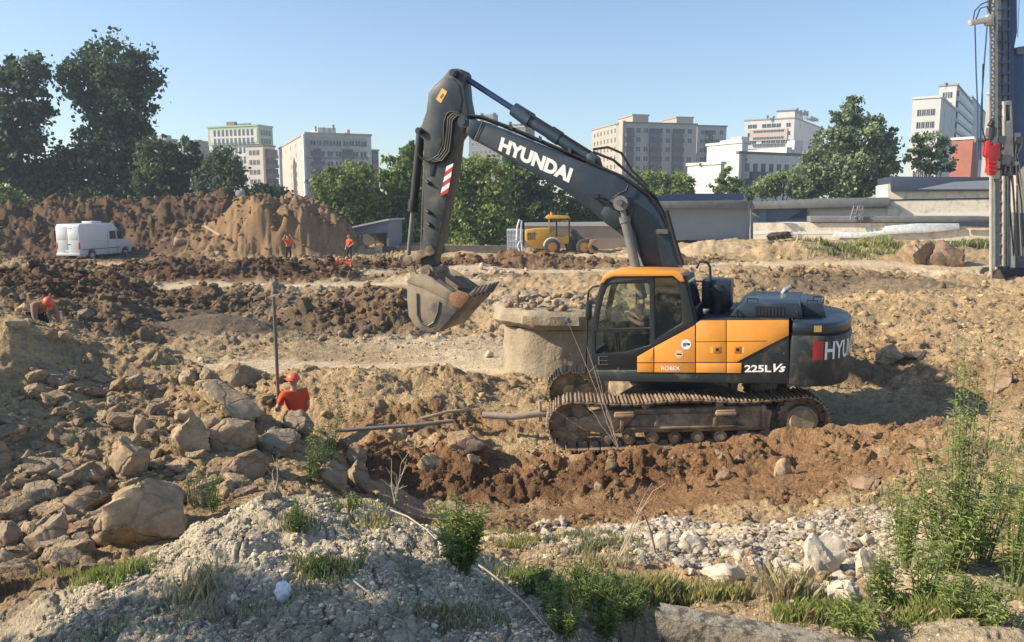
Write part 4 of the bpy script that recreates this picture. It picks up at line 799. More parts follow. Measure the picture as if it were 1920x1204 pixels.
# white block
b = Bld('apartment_block', 'bright white block with long rows of windows and a cluttered roof', 1482, 300, 32)
B = b.box('wall', W_white, 1390, 1482, 1536, 222, cap=W_grey); b.wins(B, 'l', 9, 3.0, 1.5, 1.4, top_off=1.5, rows=5, skip=.1)
c_ = b.box('balcony_band', W_pink, 1401, 1470, None, 240, 262, proud=.3, lr=(0, .2)); b.wins(c_, 'l', 9, 2.5, 1.2, .9, top_off=.4, rows=3); b.wins(B, 'r', 3, 6, 1.2, 1.2, rows=2)
b.box('roof_cabin', W_white, 1449, 1482, 1512, 208, 222, back=4, cap=W_gdark); b.box('roof_cabin', W_grey, 1500, 1512, 1533, 217, 222, back=0)
for x, y in ((1432, 214), (1443, 215), (1486, 200), (1500, 204), (1505, 206), (1493, 204)): b.mast(x, y, 222, .35)
b = Bld('office_building', 'stepped white building with a blank wall and a blue-grey windowed front', 1387, 170, 62, zb=-.5)
B = b.box('blank_wall', W_white, 1322, 1387, 1398, 268, cap=W_white); b.box('step', W_white, 1346, 1366, 1372, 262, 268, back=1); b.box('step', W_white, 1366, 1385, 1400, 256, 268, back=.5)
F = b.box('front_wing', W_white, 1382, 1389, 1500, 288, None, proud=1.0, cap=W_roof); b.wins(F, 'r', 7, 3.1, 1.1, 1.6, top_off=2.0, rows=2, dark=True); b.balc(F, 'r', F['Lr']*.16, F['Lr']*.42, 3.1, 3.4, W_bal, bm('blue_balcony', (.06, .09, .17)), rows=1)
b.box('upper_storey', W_white, 1388, 1470, 1480, 276, 288, back=9); b.box('upper_storey', W_white, 1470, 1484, 1500, 263, 288, back=9)
b = Bld('office_building', 'small blank white building behind young poplars, left of the stepped one', 1350, 150, 55, zb=-.5)
b.box('wall', W_white, 1287, 1349, 1356, 308, cap=W_white)
for x in (1312, 1322, 1338): b.mast(x, 303, 308, .4, 'roof_vent')
# towers at the right
b = Bld('apartment_block', 'tall white tower with pale cornice behind the small right-hand tree', 1750, 200, 34)
B = b.box('wall', W_white, 1698, 1750, 1779, 183, cap=W_white); b.wins(B, 'l', 4, 3.0, 1.0, 1.5, top_off=2.6, rows=9); b.wins(B, 'r', 2, 3.0, .9, 1.5, top_off=2.6, rows=9)
B = b.box('rear_section', W_white, 1745, 1777, 1808, 160, None, back=10, cap=W_grey); b.wins(B, 'l', 3, 3.0, 1.0, 1.6, top_off=1.8, rows=2); b.balc(B, 'r', 1, B['Lr']-1, 3.0, 1.2, W_bal, W_white, rows=9, depth=.8)
B = b.box('side_section', W_white, 1800, 1806, 1834, 182, None, back=14, cap=W_grey); b.wins(B, 'r', 2, 3.0, 1.3, 1.5, rows=9, maxn=96); b.mast(1757, 150, 160, .3)
b = Bld('apartment_block', 'cream and white tower standing behind the drilling rig', 1862, 190, 30)
B = b.box('wall', W_cream, 1834, 1858, 1890, 176, cap=W_white); b.wins(B, 'l', 4, 3.0, 1.0, 1.5, rows=12); B = b.box('rear_section', W_white, 1852, 1866, 1900, 155, None, back=8); b.balc(B, 'l', .5, B['Ll']-.5, 3.0, 1, W_bal, W_dbr, rows=12)
b = Bld('brick_building', 'plain red brick building end between the small tree and the rig', 1815, 160, 50, zb=-.5)
b.box('wall', W_brick, 1776, 1815, 1828, 261, cap=W_white)

# ---------------------------------------------------------------- low sheds and walls of the yard
def slab(fr, pts, v1, th, m, name, parent=None, bevel=0):
    mb = MB(); mb.prism([fr.uw(x, y, v1) for x, y in pts], v1-th, v1); return mb.build(name, m, parent, bevel=bevel)
# frames whose x runs to the right in the photo and whose -y faces the camera; v grows away from it, so slabs go v..v+th
def RF(px, Y, yaw=0): p = W(px, 383, Y); return Frame((p.x, p.y, 0), R(yaw))
def SF(f, px, v): u = f.uw(px, 430, v)[0]; o = f.M @ Vector((u, v, 0)); return Frame(o, f.yaw)
def plate(fr, pts, v, th, m, name, parent, bevel=0, holes=()):
    mb = MB(); mb.prism([fr.uw(x, y, v) for x, y in pts], v, v+th, [[fr.uw(x, y, v) for x, y in h] for h in holes]); return mb.build(name, m, parent, bevel=bevel)
def root(fr, name, label, cat, group=None): return thing(name, label, cat, fr.o, fr.yaw, group)
M_wb = mat('whitewashed_brick', (.76, .68, .54), .9, var=.15, vs=1.2, col2=(.42, .36, .28), mixs=1.3, mixt=(.5, .7), bump=.4, bs=6)
M_sheet = mat('grey_sheet', (.24, .27, .31), .6, var=.08, vs=.6); M_felt = mat('felt_roof', (.16, .165, .16), .9, var=.25, vs=2, bump=.4, bs=5)
M_navy = mat('navy_roof', (.035, .05, .085), .6, var=.15, vs=1); M_tarp = mat('pale_tarp', (.52, .62, .66), .5, var=.25, vs=3, col2=(.75, .75, .72), mixs=2, mixt=(.4, .6), bump=.8, bs=4)
M_wood = mat('raw_board', (.62, .47, .3), .8, var=.15, vs=3); M_conc = mat('concrete', (.42, .38, .32), .9, var=.2, vs=3, col2=(.28, .24, .19), mixs=2, mixt=(.45, .7), bump=.5, bs=15)
f = RF(1330, 74); r = root(f, 'metal_shed', 'long grey sheet-metal shed with a sagging felt roof behind the boom', 'shed')
plate(f, [(1180, 452), (1180, 389), (1410, 389), (1410, 448), (1330, 450)], 0, 6, M_sheet, 'wall', r)
plate(f, [(1180, 378), (1410, 376), (1416, 391), (1180, 391)], -.9, 7.2, M_felt, 'roof', r, .05)
plate(f, [(1406, 452), (1406, 390), (1408, 390), (1408, 452)], -.7, .1, M_wfr, 'downpipe', r)
f = RF(1310, 86); r = root(f, 'flat_roof', 'dark blue metal roof showing above the grey shed', 'roof'); plate(f, [(1225, 376), (1225, 368), (1290, 363), (1392, 363), (1396, 374)], 0, 5, mat('blue_roof', (.03, .06, .16), .5), 'roof_sheet', r); plate(f, [(1225, 384), (1225, 376), (1392, 374), (1392, 384)], .3, 4.4, M_sheet, 'wall', r)
f = RF(1540, 78, -16); r = root(f, 'low_garage', 'low whitewashed garage row with a torn grey felt roof', 'garage')
plate(f, [(1405, 455), (1405, 391), (1666, 389), (1666, 455)], 0, 6, M_wb, 'wall', r)
plate(f, [(1398, 380), (1540, 372), (1664, 370), (1672, 374), (1668, 388), (1560, 389), (1400, 393)], -1.1, 8, M_felt, 'roof', r, .06)
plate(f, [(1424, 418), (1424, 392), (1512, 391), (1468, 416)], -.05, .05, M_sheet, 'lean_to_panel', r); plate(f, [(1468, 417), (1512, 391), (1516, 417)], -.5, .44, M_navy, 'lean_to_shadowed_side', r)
plate(f, [(1423, 420), (1423, 391), (1436, 391), (1436, 420)], -.35, .25, bm('blue_post', (.35, .42, .47)), 'post', r)
plate(f, [(1516, 402), (1516, 393), (1660, 392), (1660, 402)], -.04, .04, bm('white_lintel', (.7, .68, .62)), 'lintel', r)
f = RF(1760, 75, -16); r = root(f, 'white_garage', 'taller whitewashed block garage with a dark navy roof, left of the rig', 'garage')
plate(f, [(1664, 455), (1664, 346), (1672, 344), (1672, 358), (1860, 356), (1860, 455)], 0, 7, M_wb, 'wall', r)
plate(f, [(1670, 331), (1860, 332), (1862, 358), (1672, 359)], -.5, 8, M_navy, 'roof_fascia', r, .04); plate(f, [(1720, 355), (1790, 341), (1860, 338), (1861, 355)], -.54, .03, M_sheet, 'roof_patch', r)
plate(f, [(1668, 374), (1860, 371), (1860, 373), (1668, 376)], -.06, .06, M_groove, 'cable', r)
plate(f, [(1690, 401), (1860, 399), (1860, 406), (1690, 406)], -.05, .05, bm('white_band', (.78, .76, .7)), 'painted_band', r)
f = RF(1600, 71, -16); fa = f; r = root(f, 'annex_wall', 'low whitewashed annex with grey felt top, running in front of the garages', 'wall')
plate(f, [(1412, 450), (1412, 418), (1860, 418), (1860, 452)], 0, 4, M_wb, 'wall', r); plate(f, [(1520, 417), (1520, 406), (1860, 406), (1860, 417)], -.3, 4.6, M_felt, 'felt_roof', r, .05)
plate(f, [(1412, 433), (1560, 434), (1600, 437), (1660, 434), (1660, 438), (1412, 440)], -.03, .03, bm('white_stripe', (.75, .73, .68)), 'painted_stripe', r)
f2 = SF(fa, 1690, -.35); r2 = root(f2, 'tarpaulin', 'pale blue and white crumpled tarpaulin spread along the annex wall', 'tarpaulin')
plate(f2, [(1560, 446), (1566, 434), (1610, 438), (1655, 432), (1660, 424), (1720, 419), (1798, 419), (1800, 430), (1740, 436), (1655, 440), (1620, 446)], 0, .15, M_tarp, 'sheet', r2, .03)
f2 = SF(fa, 1830, -.5); r2 = root(f2, 'roofing_roll', 'dark strip of roofing felt hanging at the right end of the annex wall', 'roofing felt'); plate(f2, [(1800, 417), (1858, 417), (1858, 426), (1800, 424)], 0, .12, M_navy, 'strip', r2)
for i, (x, lean) in enumerate(((1598, 8), (1615, 1))):
    f2 = SF(fa, x, -.6); r2 = root(f2, 'ladder', ('leaning' if i == 0 else 'upright') + ' wooden ladder against the felt-topped annex wall', 'ladder')
    for q in (0, 8 if i == 0 else 6):
        mb = MB(); a, c = f2.uw(x-4+q, 413, 0), f2.uw(x-4+q+lean, 386, 0); mb.bar((a[0], 0, a[1]), (c[0], .2, c[1]), .09, .09); mb.build('rail', M_wfrd, r2)
    for k in range(3):
        y = 408-k*7; q = (413-y)/27*lean; a, c = f2.uw(x-4+q, y, 0), f2.uw(x+3+q, y, 0); mb = MB(); mb.bar((a[0], -.02, a[1]), (c[0], -.02, c[1]), .07, .07); mb.build('rung', M_wfrd, r2)
# wall behind the loader, open shed, site boards and fences
f = RF(1110, 70); r = root(f, 'yard_wall', 'low beige yard wall with pale coping behind the yellow wheel loader', 'wall')
plate(f, [(984, 476), (984, 424), (1180, 424), (1180, 476)], 0, .4, mat('beige_render', (.36, .29, .22), .9, var=.1, vs=1), 'wall', r); plate(f, [(984, 424), (984, 418), (1180, 416), (1180, 424)], -.15, .8, bm('pale_coping', (.62, .6, .55)), 'coping', r)
f = RF(690, 66, -8); r = root(f, 'open_shed', 'small open-fronted shed with a pale mono-pitch roof right of the tan heap', 'shed')
plate(f, [(643, 431), (727, 412), (727, 436), (643, 443)], 0, .25, M_sheet, 'fascia', r); plate(f, [(641, 429), (728, 410), (729, 413), (641, 432)], -.3, 5, bm('pale_roof', (.55, .53, .5)), 'roof', r)
plate(f, [(643, 478), (643, 440), (727, 430), (727, 478)], 4.2, .3, W_gdark, 'back_wall', r); 
for x in (646, 678, 703, 726): plate(f, [(x-1, 478), (x-1, 436), (x+1, 436), (x+1, 478)], .1, .2, M_wfrd, 'post', r)
plate(f, [(727, 478), (727, 414), (728.5, 414), (728.5, 478)], .1, 4, M_sheet, 'side_wall', r)
f = RF(765, 63); r = root(f, 'site_fence', 'long low brown board fence running behind the lifting arm', 'fence')
plate(f, [(716, 484), (716, 462), (830, 463), (830, 484)], 0, .12, mat('brown_board', (.17, .125, .09), .85, var=.15, vs=1), 'board_panel', r); plate(f, [(830, 482), (830, 460), (955, 461), (955, 482)], .1, .12, mat('weathered_board', (.2, .175, .14), .9, var=.3, vs=2), 'board_panel', r)
f = RF(710, 61); r = root(f, 'plywood_sheet', 'pale upright plywood sheet at the left end of the low board fence', 'board'); plate(f, [(702, 481), (702, 461), (716, 460), (717, 481)], 0, .1, M_wood, 'sheet', r)
f = RF(447, 72); r = root(f, 'concrete_post', 'short pale concrete post sticking up behind the brown heap', 'post'); plate(f, [(441, 395), (441, 359), (443, 357), (452, 357), (453, 359), (453, 395)], 0, 1, bm('pale_concrete', (.45, .47, .45)), 'shaft', r, .08)
f = RF(40, 92); r = root(f, 'white_shed', 'white shed glimpsed through the foliage at the far left edge', 'shed'); plate(f, [(10, 405), (10, 370), (62, 368), (62, 405)], 0, 4, W_white, 'wall', r); plate(f, [(6, 370), (36, 362), (66, 368), (66, 371), (6, 373)], -.5, 5, W_roof, 'roof', r)
f = RF(1900, 60); r = root(f, 'site_cabin', 'beige cabin partly hidden behind the drilling rig at the right edge', 'cabin'); plate(f, [(1905, 462), (1905, 300), (1990, 298), (1990, 462)], 0, 1.6, mat('beige_panel', (.4, .36, .29), .8, var=.1, vs=.5), 'wall', r, .05); plate(f, [(1903, 300), (1903, 296), (1992, 294), (1992, 298)], -.2, 1.9, W_roof, 'roof', r)
for k in range(5):
    x = 1908+k*18; plate(f, [(x, 460), (x, 303), (x+1, 303), (x+1, 460)], -.03, .03, M_wfrd, 'panel_joint', r)

# ---------------------------------------------------------------- wheel loader
M_ly = mat('loader_yellow', (.62, .34, .035), .45, var=.12, vs=2, col2=(.34, .2, .08), mixs=1.5, mixt=(.5, .75)); M_lb = mat('loader_black', (.045, .038, .032), .7, var=.3, vs=3, col2=(.12, .08, .05), mixs=2)
M_tyre = mat('tyre', (.07, .058, .045), .9, var=.3, vs=5, bump=.5, bs=8)
f = RF(1060, 64); r = root(f, 'wheel_loader', 'yellow wheel loader parked by the beige yard wall with its bucket lowered', 'wheel loader')
body = plate(f, [(985, 432), (1005, 429), (1030, 428), (1036, 452), (1030, 468), (1002, 466), (990, 455), (985, 452)], .3, 2.1, M_ly, 'engine_cover', r, .06)
for k in range(4): plate(f, [(989+k*4.2, 450), (989+k*4.2, 436), (991+k*4.2, 436), (991+k*4.2, 450)], .27, .02, M_lb, 'vent_slot', body)
plate(f, [(1000, 466), (1002, 476), (1020, 476), (1030, 466)], .4, 1.9, M_lb, 'rear_frame', r, .05)
mb = MB(); fo = [(1030, 456), (1026, 440), (1028, 412), (1033, 404), (1062, 405), (1067, 414), (1068, 438), (1062, 452)]; mb.prism([f.uw(x, y, .45) for x, y in fo], .45, 2.1)
cb = plate(f, [(1024, 407), (1030, 403), (1067, 405), (1070, 410), (1026, 411)], .3, 1.9, M_ly, 'cab_roof', r, .03)
for (xa, xb, ya, yb) in ((1028, 1031, 410, 444), (1042, 1045, 410, 444), (1066, 1069, 410, 446)):
    for v in (.4, 2.0): plate(f, [(xa, yb), (xa, ya), (xb, ya), (xb, yb)], v, .1, M_ly if xa < 1040 else M_lb, 'cab_post', r)
plate(f, [(1031, 434), (1031, 412), (1042, 412), (1042, 434)], .42, .03, M_glass, 'window', r); plate(f, [(1045, 442), (1045, 412), (1066, 412), (1066, 442)], .42, .03, M_glass, 'window', r)
plate(f, [(1028, 458), (1028, 434), (1045, 434), (1045, 444), (1068, 444), (1066, 456), (1052, 460)], .45, 1.6, M_ly, 'cab_base', r, .04)
mb = MB(); q = f.uw(1034, 402, 1.2); mb.cyl((q[0], 1.2, q[1]-.1), (q[0], 1.2, q[1]+.18), .1); mb.build('beacon', M_orange, r)
plate(f, [(1066, 474), (1060, 460), (1068, 446), (1076, 430), (1082, 434), (1092, 448), (1100, 458), (1098, 470), (1082, 474)], .7, 1.4, M_lb, 'front_frame', r, .05)
for v in (.5, 1.9): plate(f, [(1070, 436), (1076, 430), (1100, 452), (1122, 466), (1120, 472), (1096, 462)], v, .18, M_lb, 'lift_arm', r, .03)
mb = MB(); mb.prism([f.uw(x, y, -.05) for x, y in ((1106, 474), (1102, 462), (1107, 450), (1118, 449), (1121, 453), (1112, 456), (1109, 463), (1114, 470), (1139, 473), (1139, 475))], -.05, 2.8); mb.build('loader_bucket', mat('loader_bucket', (.33, .18, .09), .8, var=.3, vs=4, bump=.4), r, bevel=.03)
for px in (1036, 1096):
    for v in (.0, 2.0):
        q = f.uw(px, 463.5, v); mb = MB(); mb.cyl((q[0], v, q[1]), (q[0], v+.55, q[1]), .64, n=28); ty = mb.build('wheel', M_tyre, r, bevel=.08)
        mb = MB(); mb.cyl((q[0], v-.02, q[1]), (q[0], v+.1, q[1]), .36, n=24); mb.cyl((q[0], v-.06, q[1]), (q[0], v, q[1]), .16, n=16); mb.build('rim', mat('rim_yellow', (.42, .22, .06), .7, var=.2, vs=4), ty)
for (x0, x1) in ((1022, 1052),):
    pts = [f.uw(1036+15.5*math.cos(a), 463+16*math.sin(a), 0) for a in np.linspace(math.pi*1.02, math.pi*1.85, 9)]
    mb = MB(); mb.tube([(p[0], .3, p[1]) for p in pts], .09); mb.build('mudguard', M_wfr, r)
# white string bag of goods beside it, with loops
f = RF(966, 60); r = root(f, 'bulk_bag', 'white slatted bulk container with a tall loop handle left of the loader', 'container')
M_bag = mat('white_weave', (.7, .71, .7), .7, var=.2, vs=3)
mb = MB(); mb.prism([f.uw(x, y, 0) for x, y in ((952, 476), (950, 430), (981, 430), (979, 476))], 0, 1.2); bb = mb.build('tank', mat('milky_tank', (.5, .52, .52), .6, var=.15, vs=2), r, bevel=.06)
for k in range(6): plate(f, [(951+k*5.2, 477), (950+k*5.5, 429), (951.3+k*5.5, 429), (952.3+k*5.2, 477)], -.05, .045, M_bag, 'upright_bar', bb)
for k in range(5): plate(f, [(950.5, 432+k*10), (981, 432+k*10), (980.7, 433.2+k*10), (950.6, 433.2+k*10)], -.08, .03, M_bag, 'cross_bar', bb)
mb = MB(); mb.tube([tuple([f.uw(x, y, -.1)[0], -.1, f.uw(x, y, -.1)[1]]) for x, y in ((969, 450), (970, 425), (974, 412), (978, 414), (976, 440), (979, 470))], .07); mb.build('loop_handle', M_bag, r)
mb = MB(); mb.tube([tuple([f.uw(x, y, -.1)[0], -.1, f.uw(x, y, -.1)[1]]) for x, y in ((971, 440), (976, 450), (970, 462), (976, 474))], .06); mb.build('cord', M_bag, r)

# ---------------------------------------------------------------- white van
vy = R(76); c0 = W(152, 487, 57); VF = Frame((c0.x, c0.y, -.02), vy)     # origin: rear right corner on the ground, x ahead, y to its left
van = thing('white_van', 'white high-roof panel van parked on the dirt below the brown heaps', 'van', VF.o, vy)
M_van = mat('van_white', (.66, .68, .68), .35, var=.05, vs=1, coat=.4, col2=(.45, .42, .36), mixs=1.2, mixt=(.6, .9)); M_vant = mat('bumper_grey', (.1, .1, .1), .6)
vo = [(0, .38), (-.02, .7), (0, 2.2), (.08, 2.58), (.25, 2.62), (3.1, 2.64), (3.55, 2.5), (4.35, 1.62), (5.2, 1.32), (5.38, 1.0), (5.42, .5), (5.35, .35), (4.98, .32), (4.93, .6), (4.75, .78), (4.45, .8), (4.2, .62), (4.13, .32), (1.55, .34), (1.5, .6), (1.3, .8), (1.0, .8), (.8, .62), (.75, .34)]
mb = MB(); mb.prism(vo, 0, 1.98); body = mb.build('body', M_van, van, bevel=.07, seg=3)
for (a, m, nm) in ((((2.95, 1.45), (2.95, 2.05), (3.55, 2.05), (3.62, 1.45)), M_glassd, 'side_window'), (((3.75, 1.45), (3.72, 2.12), (4.0, 1.95), (4.42, 1.5), (4.4, 1.42)), M_paned, 'cab_window')):
    mb = MB(); mb.prism(a, -.012, .02); mb.build(nm, M_paned, van)
for x in (2.75, 3.68): mb = MB(); mb.box((x-.008, -.006, .45), (x+.008, .01, 2.2)); mb.build('door_gap', M_groove, body)
for z in (1.38, .78): mb = MB(); mb.box((.15, -.02, z), (4.0, .0, z+.05)); mb.build('side_moulding', M_vant if z < 1 else M_van, van, bevel=.01)
mb = MB(); mb.prism([(3.62, 2.42), (4.36, 1.62), (4.42, 1.66), (3.68, 2.46)], .1, 1.88); mb.build('windscreen', M_paned, van)
for v in (.02, 1.0): mb = MB(); mb.box((-.035, v, .55), (-.012, v+.95, 2.45)); dd = mb.build('rear_door', M_van, van, bevel=.01); mb = MB(); mb.box((-.045, v+.1, 1.5), (-.036, v+.85, 2.15)); mb.build('pressed_panel', M_van, dd, bevel=.004)
mb = MB(); mb.box((-.05, .75, 1.15), (-.036, .98, 1.2)); mb.box((-.045, .55, 2.28), (-.03, .9, 2.31)); mb.build('rear_handle', M_groove, van)
mb = MB(); mb.box((-.1, 0, .38), (.06, 1.98, .56)); mb.build('bumper', M_van, van, bevel=.02)
mb = MB(); mb.box((-.045, .7, .66), (-.036, 1.22, .77)); mb.build('number_plate', M_white, van)
for v in (.0, 1.86): mb = MB(); mb.box((-.045, v, .85), (.05, v+.12, 1.3)); mb.build('tail_lamp', M_red, van, bevel=.01)
mb = MB(); mb.box((1.9, .55, 2.62), (2.9, 1.45, 2.78)); mb.build('roof_box', M_van, van, bevel=.06)
mb = MB(); mb.box((4.0, -.25, 1.45), (4.12, -.03, 1.8)); mb.build('wing_mirror', M_vant, van, bevel=.03)
for x in (1.15, 4.55):
    for v in (.03, 1.7):
        mb = MB(); mb.cyl((x, v, .34), (x, v+.24, .34), .34, n=26); ty = mb.build('wheel', M_tyre, van, bevel=.03); mb = MB(); mb.cyl((x, v-.01, .34), (x, v+.05, .34), .2, n=18); mb.build('hub_cap', M_wfr, ty)

# ---------------------------------------------------------------- drilling rig at the right edge
M_rig = mat('rig_blue_grey', (.13, .15, .17), .5, var=.2, vs=2, col2=(.24, .22, .18), mixs=1.5, mixt=(.45, .7)); M_rigl = mat('rig_pale', (.42, .4, .34), .6, var=.2, vs=2); M_rblue = mat('rig_blue', (.035, .07, .16), .45, var=.15, vs=1.5)
M_rred = mat('rig_red', (.55, .03, .03), .45, var=.15, vs=2)
f = RF(1875, 41.5); r = root(f, 'drilling_rig', 'tall drilling rig mast with a red rotary head at the right edge of the site', 'drilling rig')
def rp(x, y, v=0): u, z = f.uw(x, y, v); return (u, v, z)
def rod(pts, rad, m, nm, v=0, par=None, n=8): mb = MB(); mb.tube([rp(x, y, v) for x, y in pts], rad, n); return mb.build(nm, m, par or r, smooth=True)
plate(f, [(1868, 520), (1866, 330), (1868, 80), (1869, -160), (1896, -160), (1893, 80), (1894, 330), (1895, 520)], .6, .55, M_rig, 'mast', r, .03)
for x in (1869.5, 1882, 1893.5): plate(f, [(x-1.4, 520), (x-1.4, -160), (x+1.4, -160), (x+1.4, 520)], .5, .1, M_rigl if x < 1880 else M_rblue, 'guide_rail', r)
# lattice ladder
ml = {}
for x in (1857, 1866): rod([(x, 545 if x < 1860 else 330), (x, -160)], .05, M_rig, 'lattice_rail', .2)
k = 0; y = 325
while y > -150 and k < 70:
    rod([(1857, y), (1866, y-7)], .028, M_rig, 'lattice_brace', .2); rod([(1866, y-7), (1857, y-14)], .028, M_rig, 'lattice_brace', .2); y -= 14; k += 2
y = 500; k = 0
while y > -150 and k < 60: plate(f, [(1871, y), (1892, y-2), (1892, y-4.5), (1871, y-2.5)], .46, .05, M_rblue if y < 330 else M_rigl, 'cross_plate', r); y -= 20; k += 1
plate(f, [(1896, 330), (1892, 120), (1898, -160), (1906, -160), (1908, 60), (1903, 86), (1901, 330)], 1.2, .8, M_rblue, 'back_mast', r, .05)
plate(f, [(1902, 90), (1921, 86), (1930, 300), (1905, 330), (1899, 200)], 1.3, 1.0, M_rblue, 'winch_body', r, .08)
plate(f, [(1908, 88), (1935, 84), (1935, 100), (1908, 102)], 1.1, 1.2, M_rig, 'sheave_block', r, .05)
plate(f, [(1820, 37), (1852, 31), (1854, 27), (1863, 27), (1864, 47), (1852, 47), (1850, 42), (1822, 47)], .1, .3, M_rigl, 'cathead', r, .02)
rod([(1828, 46), (1830, 130), (1833, 200), (1833, 300)], .035, M_rblue, 'hose', -.1); rod([(1851, 46), (1846, 110), (1840, 200), (1838, 300)], .035, M_rblue, 'hose', -.1); rod([(1843, 120), (1841, 240), (1848, 262), (1851, 275)], .03, M_black, 'hose', -.1)
rod([(1825, 36), (1828, 20), (1840, 8), (1852, 3)], .03, M_black, 'hose', -.1); rod([(1830, 36), (1838, 16), (1850, 12), (1856, 22)], .03, M_black, 'hose', -.1); rod([(1853, 25), (1852, -80)], .06, M_rig, 'cable', .2); rod([(1908, 70), (1911, 0), (1914, -100)], .015, M_wear, 'cable', 1.2)
hd_ = plate(f, [(1849, 265), (1857, 262), (1860, 272), (1866, 268), (1876, 270), (1876, 297), (1870, 300), (1868, 328), (1855, 328), (1853, 296), (1847, 292)], -.2, .3, M_rred, 'rotary_head', r, .05)
for y in (305, 312, 320): rod([(1853, y), (1871, y)], .05, M_rred, 'head_flange', -.35, hd_)
rod([(1855, 236), (1859, 225), (1861, 240), (1858, 262)], .12, M_black, 'swivel', -.1); rod([(1828, 263), (1858, 263)], .12, M_rig, 'arm', .1)
rod([(1858, 328), (1858, 545)], .075, M_rigl, 'drill_rod', -.05); rod([(1869, 328), (1869, 500)], .13, M_rig, 'feed_tube', .1)
plate(f, [(1882, 190), (1897, 188), (1901, 300), (1884, 300)], .35, .4, M_rigl, 'lamp_frame', r, .03, holes=[[(1886, 197), (1894, 196), (1896, 225), (1886, 228)]])
random.seed(5)
for k in range(16):
    x, y = random.uniform(1858, 1912), random.uniform(225, 330); mb = MB(); q = rp(x, y, random.uniform(.0, .5)); s_ = random.uniform(.08, .22); mb.box((q[0]-s_, q[1]-.15, q[2]-s_*1.2), (q[0]+s_, q[1]+.15, q[2]+s_)); mb.build('valve_block', random.choice([M_rig, M_rigl, M_black, M_wear]), r, bevel=.02)
for k in range(9):
    x = 1880+k*4.6; rod([(x, 220+k*6), (x+random.uniform(-10, 10), 290), (x+random.uniform(-4, 8), 380), (x+random.uniform(0, 10), 480)], .035, M_black if k % 2 else M_rigl, 'hose', .45)
rod([(1898, 330), (1904, 420), (1902, 470), (1912, 490), (1925, 492)], .05, M_wear, 'hose', .3)
for x in (1881, 1888): plate(f, [(x, 500), (x, 330), (x+5, 330), (x+5, 500)], .4, .3, M_rigl if x < 1885 else M_rig, 'mast_foot_tube', r, .03)
plate(f, [(1872, 544), (1868, 512), (1875, 505), (1990, 505), (1990, 544)], .3, 1.6, M_black, 'crawler_track', r, .12); plate(f, [(1905, 505), (1905, 400), (1990, 398), (1990, 505)], 1.2, 2.2, M_rig, 'machine_housing', r, .06)
for k in range(5): mb = MB(); q = rp(1885+k*16, 528, .25); mb.cyl((q[0], .22, q[2]), (q[0], .32, q[2]), .16); mb.build('track_roller', M_mud, r)
plate(f, [(1852, 546), (1848, 528), (1856, 512), (1876, 505), (1884, 520), (1876, 546)], -.1, .5, M_mud, 'clamp_table', r, .06)
